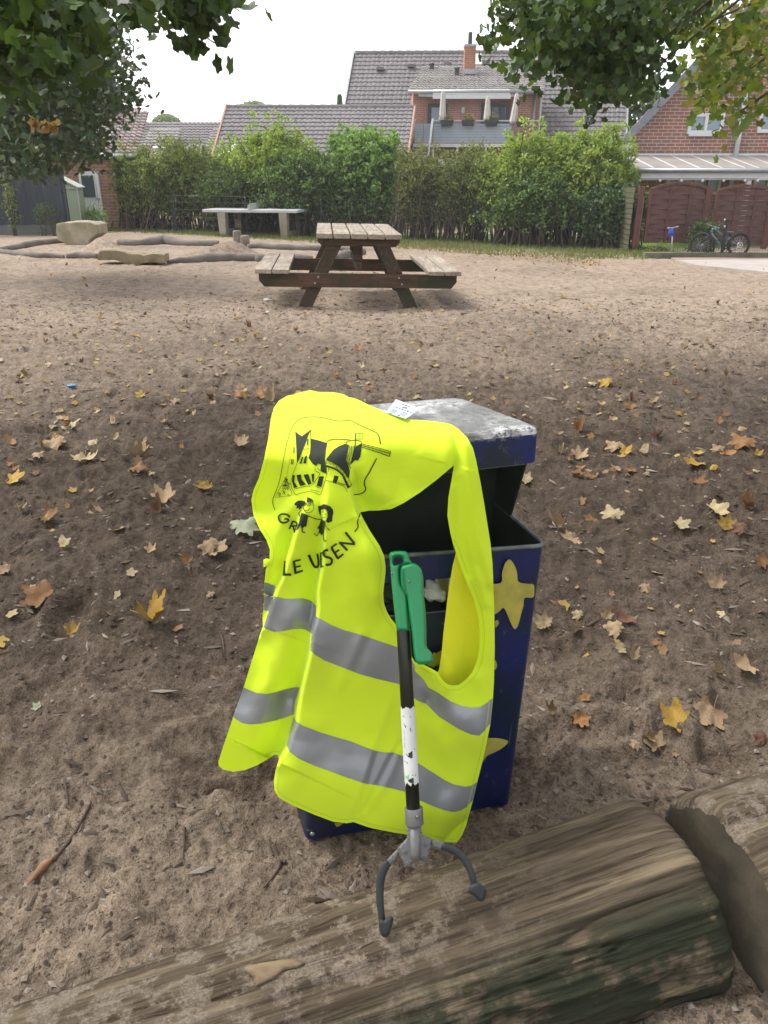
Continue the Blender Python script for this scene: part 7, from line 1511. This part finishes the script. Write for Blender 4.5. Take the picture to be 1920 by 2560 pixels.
def scooter():
    g = gnd(*H4([(700, 1050)])[0]); Y = g.y; P = lambda a, b, dy=0: atY(*H4([(a, b)])[0], Y + dy)
    t = thing('kick_scooter', 'small kick scooter with a blue bag on its steering post, standing by the fence', 'scooter', tuple(g))
    mb = MB(); mb.tube([P(703, 1010), P(712, 880), P(716, 750)], [.02, .017, .014], 10); mb.build('steering_post', M_CHR, t, True)
    mb = MB(); mb.tube([P(672, 752, -.1), P(716, 748), P(772, 738, .1)], .011, 8); mb.build('handlebar', M_CHR, t, True)
    for a in ((672, 752, -.1), (690, 751, -.06)), ((750, 742, .06), (773, 737, .1)): mb = MB(); mb.tube([P(*a[0]), P(*a[1])], .017, 8); mb.build('grip', mat('lilac_grip', (.35, .30, .45)) if a[0][0] < 700 else bpy.data.materials['lilac_grip'], t, True)
    crumple(P(702, 798, -.05), .075, 4, (.75, .7, 1)).build('bag', mat('cobalt_bag', (.02, .06, .40), (.03, .08, .5), 12, .5), t, True)
    mb = MB(); mb.hexa([P(700, 1032, -.06), P(818, 1038, -.06), P(818, 1038, .06), P(700, 1032, .06), P(700, 1022, -.06), P(818, 1028, -.06), P(818, 1028, .06), P(700, 1022, .06)]); mb.build('deck', M_BLKP, t)
    for a in (690, 822): mb = MB(); mb.torus(P(a, 1032), (0, 1, 0), .058, .018, 20, 8); mb.tube([P(a, 1032, -.02), P(a, 1032, .02)], .045, 12); mb.build('wheel', M_TYRE, t, True)
    mb = MB(); mb.hexa([P(806, 1012, -.04), P(832, 1020, -.04), P(832, 1020, .04), P(806, 1012, .04), P(808, 1006, -.04), P(834, 1014, -.04), P(834, 1014, .04), P(808, 1006, .04)]); mb.build('rear_mudguard', M_BLKP, t)
scooter()
# ================================================================ GRASS
def grass():
    r = np.random.default_rng(21); N = 42000; a = r.uniform(-60, 1690, N)
    fb = np.interp(a, [-60, 95, 267, 600, 985, 1388, 1594, 1700], [562, 566, 568, 590, 603, 616, 627, 640]); nb = np.interp(a, [-60, 200, 267, 600, 760, 985, 1250, 1450, 1594, 1700], [568, 574, 578, 595, 606, 620, 640, 648, 648, 646])
    t = r.random(N); keep = r.random(N) < 1 - .75 * smooth(.45, 1, t + .35 * vnoise(a / 60, t * 2, 3)); a, fb, nb, t = a[keep], fb[keep], nb[keep], t[keep]; b = fb - 9 + (nb - fb + 9) * t
    P = np.array([tuple(gnd(x, y, 7)) for x, y in zip(a[::6], b[::6])]); P = np.repeat(P, 6, 0); P[:, :2] += r.normal(size=(len(P), 2)) * np.array([.12, .10]); P[:, 2] = gbase(P[:, 0], P[:, 1]) - .005
    n = len(P); h = r.uniform(.04, .13, n); an = r.random(n) * 6.28; w_ = .009; d = np.stack([np.cos(an), np.sin(an), 0 * an], -1) * w_
    lean = r.normal(size=(n, 3)) * .035; lean[:, 2] = 0; V_ = np.stack([P - d, P + d, P + lean + np.stack([0 * h, 0 * h, h], -1)], 1).reshape(-1, 3); f = np.arange(n * 3).reshape(-1, 3)
    o = mesh_obj('grass', V_, f, leafmat('grass_blades', [(.10, .15, .03), (.16, .21, .05), (.22, .24, .08), (.08, .12, .03), (.30, .27, .13)], .3, .6)); tag(o, 'strip of short green grass at the foot of the wire fence', 'grass', kind='stuff')
    # earth and lawn behind the fence
    mb = MB(); ys_ = [(x, float(np.interp(x, [-12, -3, 1, 5, 8], [25.5, 23.6, 22.2, 21, 20.2]))) for x in np.linspace(-13, 6.3, 24)]
    vs = [(x, y, float(gbase(x, y)) + .02) for x, y in ys_] + [(x * 1.1, y + 5, float(gbase(x, y + 5)) + .03) for x, y in ys_]; n = len(ys_); mb.add(vs, [(i, i + 1, n + i + 1, n + i) for i in range(n - 1)])
    o = mb.build('garden_ground', mat('shady_garden_lawn', (.10, .16, .03), (.06, .09, .02), 3, .9, .8, .04, 30), None, True); tag(o, 'weedy green garden ground under the hedge behind the wire fence', 'lawn', kind='structure')
grass()
# ================================================================ SHRUBS
M_STEM = mat('shrub_stem', (.10, .075, .05), (.06, .045, .03), 6, .85)
def shrub(name, label, px0, px1, ptop, pbase, Y, cols, leaf=.075, n=7000, shoots=170, arch=.5, seed=1, up=.18, inner=None, ry=.95, group='shrubs of the hedge', tr=.5, low=.12):
    r = np.random.default_rng(seed); g = atY((px0 + px1) / 2, pbase, Y); z0 = float(gbase(g.x, Y)); xa_ = atY(px0, 480, Y).x; xb_ = atY(px1, 480, Y).x; zt = atY((px0 + px1) / 2, ptop, Y).z
    rx_ = (xb_ - xa_) / 2 * 1.18; h = zt - z0; n = int(n * 1.7); shoots = int(shoots * 1.35); t = thing(name, label, 'shrub', (g.x, Y, z0), group)
    per = max(10, n // shoots); cen = []; mbs = MB()
    for s in range(shoots):
        bx_ = r.normal() * rx_ * .42; by_ = r.normal() * ry * .3; an = r.random() * 2 * math.pi; q_ = math.sqrt(r.random())
        ex = math.cos(an) * q_ * rx_; ey = math.sin(an) * q_ * ry; k = math.sqrt(max(0, 1 - (q_ * .93) ** 2)); top = h * (.50 + .46 * k) * r.uniform(.82, 1.06) + up * r.random() ** 2 * 1.5
        P0 = np.array([bx_, by_, 0.]); P2 = np.array([ex, ey, top]); P1 = np.array([bx_ * .6 + ex * .4, by_ * .6 + ey * .4, top * (.9 + arch * .3)])
        if r.random() < .35: P2 = P2 + np.array([ex * .10, ey * .10, -arch * .34 * h])
        tt = np.sort(r.uniform(low + .05 * r.random(), 1, per)); q3 = ((1 - tt) ** 2)[:, None] * P0 + (2 * tt * (1 - tt))[:, None] * P1 + (tt ** 2)[:, None] * P2
        q3 = q3 + r.normal(size=q3.shape) * (.035 + .11 * (1 - tt))[:, None]; cen.append(q3)
        if s % 3 == 0: mbs.tube([Vector((1 - u) ** 2 * P0 + 2 * u * (1 - u) * P1 + u * u * P2) + Vector((g.x, Y, z0)) for u in (0, .2, .4, .6, .8, .97)], [.022, .018, .014, .011, .008, .004], 5, False)
    cen = np.concatenate(cen); cen[:, 2] = np.clip(cen[:, 2], .05, None); cl = .5 + vnoise(cen[:, 0] * 2.6 + seed, cen[:, 2] * 2.6 + cen[:, 1], seed); keep = (cl + r.random(len(cen)) * .55 > .38) | (cen[:, 2] > h * .8); cen = cen[keep]
    W_ = cen + np.array([g.x, Y, z0]); V_, f = leaf_cloud(W_, *QUAD, r.uniform(.7, 1.45, len(W_)) * leaf, 0, r)
    m = leafmat(name + '_leaves', [tuple(min(.6, x * 1.25 + .008) for x in c_) for c_ in cols], tr, .45); mesh_obj('foliage', V_, f, m, t); mbs.build('stems', M_STEM, t); return t
OLV = [(.10, .15, .035), (.14, .20, .045), (.19, .24, .06), (.07, .11, .03), (.25, .28, .09), (.20, .18, .08)]
YGR = [(.22, .31, .06), (.30, .41, .09), (.14, .22, .04), (.37, .46, .12), (.10, .16, .035), (.33, .35, .11)]
BRG = [(.15, .26, .08), (.21, .34, .11), (.10, .17, .05), (.27, .41, .14), (.17, .29, .09)]
DRK = [(.05, .085, .028), (.07, .115, .035), (.085, .14, .045), (.04, .065, .02), (.12, .16, .06)]
BRO = [(.14, .18, .06), (.18, .21, .08), (.10, .13, .04), (.20, .18, .09), (.24, .28, .12)]
shrub('hedge_shrub', 'olive green shrub at the left end of the hedge beside the white door', 292, 410, 376, 568, 25.6, OLV, .075, 8000, 150, .5, 2, .25)
shrub('hedge_shrub', 'dense olive green shrub behind the left end of the table tennis table', 350, 560, 368, 580, 25.0, OLV, .075, 12000, 210, .4, 3, .35)
shrub('hedge_shrub', 'dark low hedge shrub behind the table tennis table net', 500, 690, 420, 590, 24.0, DRK, .07, 9000, 180, .3, 4, .15)
shrub('hedge_shrub', 'tall yellow-green arching shrub in front of the annex roof', 590, 800, 352, 592, 24.2, YGR, .09, 14000, 240, .8, 5, .5)
shrub('hedge_shrub', 'dark green drooping shrub behind the right end of the table tennis table', 640, 900, 400, 600, 23.4, DRK[1:] + BRG[:2], .085, 12000, 210, .9, 6, .2)
shrub('hedge_shrub', 'fresh green big-leaved shrub left of the balcony stairs', 830, 1010, 335, 604, 23.6, BRG, .11, 11000, 200, .5, 7, .4)
shrub('hedge_shrub', 'thin yellowish shrub just left of the tall yellow-green one, before the annex', 510, 640, 385, 590, 25.4, YGR, .075, 5000, 110, .6, 19, .5)
shrub('hedge_shrub', 'dull brownish-green shrub directly below the balcony stairs', 985, 1110, 392, 606, 22.8, BRO, .06, 8000, 150, .5, 8, .5)
shrub('hedge_shrub', 'loose brown-green shrub below the balcony', 1080, 1240, 398, 612, 22.4, BRO + OLV[:2], .06, 9500, 170, .5, 9, .45)
shrub('hedge_shrub', 'large light green arching shrub in front of the dormer block', 1195, 1440, 372, 616, 21.9, YGR, .09, 15000, 270, .9, 10, .5)
shrub('hedge_shrub', 'large light green arching shrub next to the right brick house', 1370, 1560, 372, 620, 21.5, YGR, .09, 13000, 240, .9, 11, .5)
shrub('hedge_shrub', 'dark green drooping undergrowth in front of the two large light shrubs', 1230, 1450, 478, 622, 20.9, DRK + BRG[:2] + OLV[:1], .085, 7000, 120, 1.1, 12, .35, ry=.6, low=.3)
shrub('laurel_bush', 'glossy dark laurel bush beside the greenish fence', 1440, 1598, 462, 624, 20.7, DRK[:3] + [(.03, .07, .025)], .085, 9000, 170, .3, 13, .08, ry=.6, group=None, tr=.12)
shrub('climbing_plant', 'small thin climbing plant on the wire in front of the privacy fence', 95, 150, 505, 566, 22.2, DRK, .05, 330, 14, .3, 14, .1, ry=.12, group=None)
shrub('climbing_plant', 'slender upright vine on the privacy fence near the left edge', 28, 50, 446, 564, 22.3, OLV, .06, 260, 8, .2, 15, .1, ry=.1, group=None)
shrub('garden_bush', 'small dark bush between scooter and bicycle behind the low wire', 1722, 1782, 556, 640, 19.1, DRK, .05, 1800, 60, .4, 16, .1, ry=.25, group=None)
shrub('weed_clump', 'low weeds growing around the kerb behind the scooter', 1600, 1680, 618, 640, 18.95, OLV, .04, 260, 26, .4, 17, .05, ry=.2, group=None)
shrub('flowering_weed', 'loose weeds at the foot of the white door', 215, 270, 520, 568, 24.0, BRG, .05, 700, 40, .4, 18, .1, ry=.3, group=None)
# ================================================================ TREES
M_BARK = mat('maple_bark', (.12, .095, .075), (.06, .048, .038), 6, .9, .8, .02, 12, (1, 1, .25))
def crown_from_views(polys, dens, leaf, cols, name, tmpl=MAPLE, seed=1, trans=.35, droop=1.0, flat=.7, parent=None, cluster=.16, percl=9):
    """leaf clusters filling boughs: each bough given by its outline and its depth range"""
    r = np.random.default_rng(seed); cen = []
    for poly, y0, y1, k in polys:
        P = np.array(poly, float); lo, hi = P.min(0), P.max(0); n = int(dens * k * (hi - lo).prod() / 1000)
        q_ = lo + r.random((n, 2)) * (hi - lo); q_ = q_[inpoly(q_, poly)]
        for a, b in q_: cen.append(tuple(atY(a, b, r.uniform(y0, y1))))
    cen = np.array(cen); keep = vnoise(cen[:, 0] / cluster / 1.6, cen[:, 2] / cluster / 1.6 + cen[:, 1] * 2, seed) > -.30; cen = cen[keep]
    L = np.repeat(cen, percl, 0) + r.normal(size=(len(cen) * percl, 3)) * cluster * .55; return L
def tree(name, label, base, hgt, boughs, leafpts, leaf, cols, tmpl, seed, trans=.35, flat=.7, droop=.9, rtr=.16):
    t = thing(name, label, 'tree', tuple(base)); b = Vector(base); r = random.Random(seed)
    mb = MB(); P = [b - Vector((0, 0, .2))] + [b + Vector((r.uniform(-.06, .06) * i, r.uniform(-.06, .06) * i, hgt * i / 5)) for i in range(1, 6)]
    mb.tube(P, [rtr * 1.35, rtr * 1.05, rtr * .95, rtr * .85, rtr * .7, rtr * .5], 14); mb.build('trunk', M_BARK, t, True)
    for q0, q1, rr in boughs:
        q0 = b + Vector((0, 0, q0)) if not isinstance(q0, Vector) else q0; m_ = q0.lerp(q1, .5) + Vector((0, 0, .12 * (q1 - q0).length)); mb = MB(); mb.tube([q0, q0.lerp(m_, .6) + Vector((0, 0, .05)), m_, m_.lerp(q1, .6), q1], [rr, rr * .8, rr * .6, rr * .4, rr * .15], 8); mb.build('branch', M_BARK, t, True)
    rg = np.random.default_rng(seed); V_, f = leaf_cloud(leafpts, *tmpl, rg.uniform(.7, 1.2, len(leafpts)) * leaf, flat, rg, droop); mesh_obj('crown', V_, f, leafmat(name + '_leaves', cols, trans, .4), t); return t
MAPG = [(.04, .07, .022), (.06, .10, .028), (.08, .135, .035), (.035, .055, .018), (.11, .18, .04)]
MAPL = MAPG + [(.14, .22, .035)]
def canopy(cx_, cy_, rx_, ry_, z0, z1, n, seed, excl=True):
    """rest of the crown overhead, clear of the open view"""
    r = np.random.default_rng(seed); P = np.stack([cx_ + (r.random(n) * 2 - 1) * rx_, cy_ + (r.random(n) * 2 - 1) * ry_, z0 + r.random(n) * (z1 - z0)], -1)
    e = ((P[:, 0] - cx_) / rx_) ** 2 + ((P[:, 1] - cy_) / ry_) ** 2 + ((P[:, 2] - (z0 + z1) / 2) / ((z1 - z0) / 1.9)) ** 2; P = P[e < 1]
    y = P[:, 1] * cp - (P[:, 2] - H) * sp; v = P[:, 1] * sp + (P[:, 2] - H) * cp; py = CY - F * v / np.maximum(y, .01); inview = (y > 0) & (py > -90) & (np.abs(P[:, 0] / np.maximum(y, .01) * F) < 1300)
    return P[~inview]
# left maple, its low boughs hanging into the top left corner
bl = [([(-60, -60), (-60, 190), (40, 205), (110, 180), (190, 170), (225, 110), (240, 50), (235, -60)], 3.2, 5.2, 1.0), ([(225, -60), (235, 50), (300, 48), (345, 50), (352, 20), (380, 30), (440, 30), (480, -10), (480, -60)], 3.4, 4.4, .5), ([(395, -60), (400, 20), (418, 60), (442, 48), (470, 55), (482, 72), (510, 100), (500, 60), (525, 50), (520, 10), (575, 20), (560, -20), (540, -60)], 3.5, 4.0, .55)]
lp = crown_from_views(bl, 5.6, .1, None, 'm', seed=4, cluster=.10, percl=6)
cn = canopy(-2.6, 2.2, 4.6, 4.8, 3.1, 6.0, 2200, 51)
tA = Vector((-3.9, 1.9, 0)); q_ = [atY(100, 60, 4.2), atY(330, -10, 3.9), atY(480, -30, 3.8), atY(30, 100, 4.6)]
tree('maple_tree', 'near maple whose dark lobed leaves hang into the top left corner', tA, 5.0, [(3.0, q_[0], .022), (3.3, q_[1], .02), (3.5, q_[2], .018), (2.8, q_[3], .02), (3.8, Vector((-1, 4, 4.2)), .07), (4.0, Vector((-2.5, 5, 4.6)), .07)], np.concatenate([lp, np.repeat(cn, 4, 0) + rng.normal(size=(len(cn) * 4, 3)) * .16]), .046, MAPG + [(.12, .21, .04)], MAPLE, 3, .34, .8, .9, .17)
# right maple: the dark cluster
br = [([(1245, -60), (1240, 30), (1222, 90), (1235, 125), (1255, 130), (1270, 60), (1310, 50), (1330, -60)], 5.0, 6.2, .5), ([(1290, -60), (1300, 60), (1340, 110), (1285, 170), (1300, 200), (1340, 180), (1385, 150), (1400, 190), (1440, 195), (1470, 235), (1485, 275), (1510, 262), (1540, 230), (1590, 215), (1600, 250), (1640, 235), (1655, 170), (1620, 100), (1700, 60), (1760, 30), (1800, -60)], 4.8, 6.6, 1.0), ([(1400, 60), (1420, 190), (1480, 260), (1560, 220), (1600, 120), (1580, 0), (1400, 0)], 4.8, 6.4, .9)]
rp = crown_from_views(br, 4.6, .1, None, 'm', seed=6, cluster=.11, percl=6)
cn = canopy(2.9, 3.0, 4.8, 5.0, 3.4, 6.6, 2400, 52)
tB = Vector((4.6, 3.4, 0)); q_ = [atY(1240, 60, 5.4), atY(1340, 120, 5.4), atY(1480, 240, 5.5), atY(1600, 200, 5.6), atY(1420, 100, 5.2), atY(1540, 120, 5.8), atY(1300, 0, 5.2)]
tree('maple_tree', 'near maple with dark drooping leaf clusters at the top right of centre', tB, 5.6, [(3.6, p, .022) for p in q_] + [(4.2, Vector((1.5, 5, 4.6)), .08), (4.4, Vector((3, 6.5, 4.8)), .08)], np.concatenate([rp, np.repeat(cn, 4, 0) + rng.normal(size=(len(cn) * 4, 3)) * .16]), .040, MAPG + [(.10, .13, .03)], MAPLE, 5, .28, .6, 1.0, .2)
# yellow-green maple at the right edge, farther away
bz = [([(1690, -60), (1740, 60), (1725, 130), (1740, 190), (1700, 220), (1730, 280), (1790, 290), (1805, 330), (1850, 355), (1885, 300), (1900, 250), (1990, 230), (1990, -60)], 7.2, 9.5, .75), ([(1640, -40), (1655, 40), (1700, 100), (1760, 130), (1780, -40)], 7.0, 8.5, .6)]
zp = crown_from_views(bz, 2.3, .1, None, 'm', seed=8, cluster=.16, percl=7); cn = canopy(6.6, 8.0, 3.2, 3.4, 3.4, 7.5, 2600, 53)
q_ = [atY(1740, 250, 8.2), atY(1820, 300, 8.3), atY(1760, 60, 8.0), atY(1880, 150, 8.5)]
tree('maple_tree', 'yellow-green maple in front of the right brick house at the right edge', Vector((6.3, 8.3, gbase(6.3, 8.3))), 6, [(3.2, p, .05) for p in q_], np.concatenate([zp, np.repeat(cn, 3, 0) + rng.normal(size=(len(cn) * 3, 3)) * .2]), .058, [(.11, .17, .03), (.16, .23, .035), (.08, .13, .025), (.24, .29, .045), (.26, .22, .04), (.06, .10, .02)], MAPLE, 7, .42, .9, .7, .2)
# oak behind the left maple
OAK = fan_template([(math.sin(R(a)) * L * .6, math.cos(R(a)) * L) for a, L in ((-165, .5), (-130, .45), (-100, .75), (-70, .55), (-40, .85), (-18, .75), (0, 1), (18, .75), (40, .85), (70, .55), (100, .75), (130, .45), (165, .5))])
bo = [([(-80, 120), (-80, 400), (0, 415), (60, 400), (105, 420), (170, 405), (205, 420), (215, 400), (255, 395), (265, 330), (285, 270), (345, 280), (350, 240), (300, 210), (350, 205), (345, 175), (300, 195), (265, 190), (310, 150), (318, 125), (290, 130), (320, 95), (280, 70), (240, 90), (200, 120), (100, 100)], 10.5, 13.5, 1.0), ([(-60, 330), (-60, 420), (40, 420), (110, 425), (140, 400), (100, 350), (30, 320)], 9.5, 11.0, .5)]
op = crown_from_views(bo, 8.0, .1, None, 'o', seed=9, cluster=.22, percl=8); cn = canopy(-7.0, 12.5, 3.0, 3.0, 3.5, 8, 2200, 54)
q_ = [atY(100, 300, 12), atY(230, 250, 12), atY(260, 130, 12), atY(150, 390, 11.5), atY(20, 350, 11.5), atY(340, 190, 12), atY(330, 260, 12)]
tree('oak_tree', 'dark blue-green oak crown in front of the left house', Vector((-7.4, 12.4, gbase(-7.4, 12.4))), 5.5, [(2.2, p, .05) for p in q_], np.concatenate([op, np.repeat(cn, 4, 0) + rng.normal(size=(len(cn) * 4, 3)) * .25]), .072, [(.035, .065, .028), (.05, .085, .035), (.065, .10, .04), (.025, .045, .02), (.11, .13, .04)], OAK, 9, .25, 0, 0, .2)
r = np.random.default_rng(2); cc = np.array([tuple(atY(r.normal() * 9 + m, r.normal() * 9 + v, 9.6)) for m, v in ((84, 316), (126, 320)) for _ in range(9)]); V_, f = leaf_cloud(cc, *MAPLE, .06, .8, r, .7)
o = mesh_obj('leaf_spray', V_, f, leafmat('orange_leaves', [(.28, .16, .05), (.33, .2, .06), (.2, .11, .04)], .4)); 
for q0 in C.objects:
    if q0.name.startswith('oak_tree'): o.parent = q0; o.data.transform(Matrix.Translation(-q0.location)); break
# distant tree tops behind the roofs
def far_tree(label, u0, u1, vtop, vb, Y, cols, seed, name='tree', cone=False):
    r = np.random.default_rng(seed); c = atY((u0 + u1) / 2, vtop, Y); z0 = -.8; t = thing(name, label, 'tree', (c.x, Y, z0)); rx_ = (atY(u1, 300, Y).x - atY(u0, 300, Y).x) / 2; zt = c.z; zb = atY(500, vb, Y).z
    n = 5200; u = r.normal(size=(n, 3)); u /= np.linalg.norm(u, axis=1)[:, None]; u *= (.55 + .5 * r.random(n) ** .5)[:, None]
    hz = (zt - zb) ; P = np.array([c.x, Y, zt - hz * .5]) + u * np.array([rx_, rx_ * .8, hz * .5])
    if cone: tt = r.random(n); an = r.random(n) * 6.28; rr = rx_ * (1 - tt) * (.5 + .5 * r.random(n)); P = np.stack([c.x + rr * np.cos(an), Y + rr * np.sin(an), zb + (zt - zb) * tt], -1)
    P = P[vnoise(P[:, 0] * 1.1 + seed, P[:, 2] * 1.1 + P[:, 1] * .6, seed) > -.22]; V_, f = leaf_cloud(P, *QUAD, .30, 0, r); mesh_obj('crown', V_, f, leafmat('distant_' + name + '_leaves', cols, .3), t)
    mb = MB(); mb.tube([(c.x, Y, z0), (c.x, Y, zb + .8)], [.3, .2], 8); mb.build('trunk', M_BARK, t)
FAR_HAZED = [(.30, .38, .22), (.36, .44, .27), (.25, .32, .18)]  # distant crown colours lightened to paint in haze
far_tree('distant round tree top behind the row house roof', 378, 450, 288, 345, 62, FAR_HAZED, 61); far_tree('distant tree top above the left end of the annex ridge', 588, 680, 256, 330, 56, FAR_HAZED, 62)
far_tree('small dark conifer tip between annex ridge and main roof', 836, 862, 240, 330, 52, [(.20, .27, .18), (.25, .32, .22)], 63, 'conifer', True); far_tree('mid green tree seen in the gap between balcony house and right brick house', 1560, 1680, 225, 420, 46, [(.09, .15, .06), (.13, .2, .08), (.07, .11, .045)], 64)  # conifer greens also lightened to paint in haze
far_tree('distant tree left of the row house chimney behind the white gable', 250, 345, 285, 360, 60, FAR_HAZED, 65)
mb = MB(); a = atY(262, 330, 56); b = atY(352, 330, 56); c = atY(300, 278, 58); th_ = thing('far_house', 'small distant reddish roof next to the dark gable edge at the left', 'house', (float(a.x), 56, GZ_))
tile_roof('roof', a, b, b + Vector((-.8, 3, 1.6)), a + Vector((.8, 3, 1.6)), 6, 10, M_ROOFR, th_, .05, .03); wallbox('wall', a.x + .2, b.x - .2, GZ_, a.z, 56.2, 3, M_BR, th_)


# ================================================================ HAZE
mb = MB(); mb.box((0, 32, 5.6), (110, 84, 15.6)); hz = mb.build('haze', M_SAND)
hm_, hnt, hb_ = new_mat('haze'); hnt.nodes.remove(hb_); pv = hnt.nodes.new('ShaderNodeVolumePrincipled'); pv.inputs['Density'].default_value = .0012; pv.inputs['Color'].default_value = (.93, .95, 1, 1)
hnt.links.new(pv.outputs[0], hnt.nodes['Material Output'].inputs['Volume']); hz.data.materials[0] = hm_; tag(hz, 'thin bright autumn haze filling the yard', 'haze', kind='stuff')
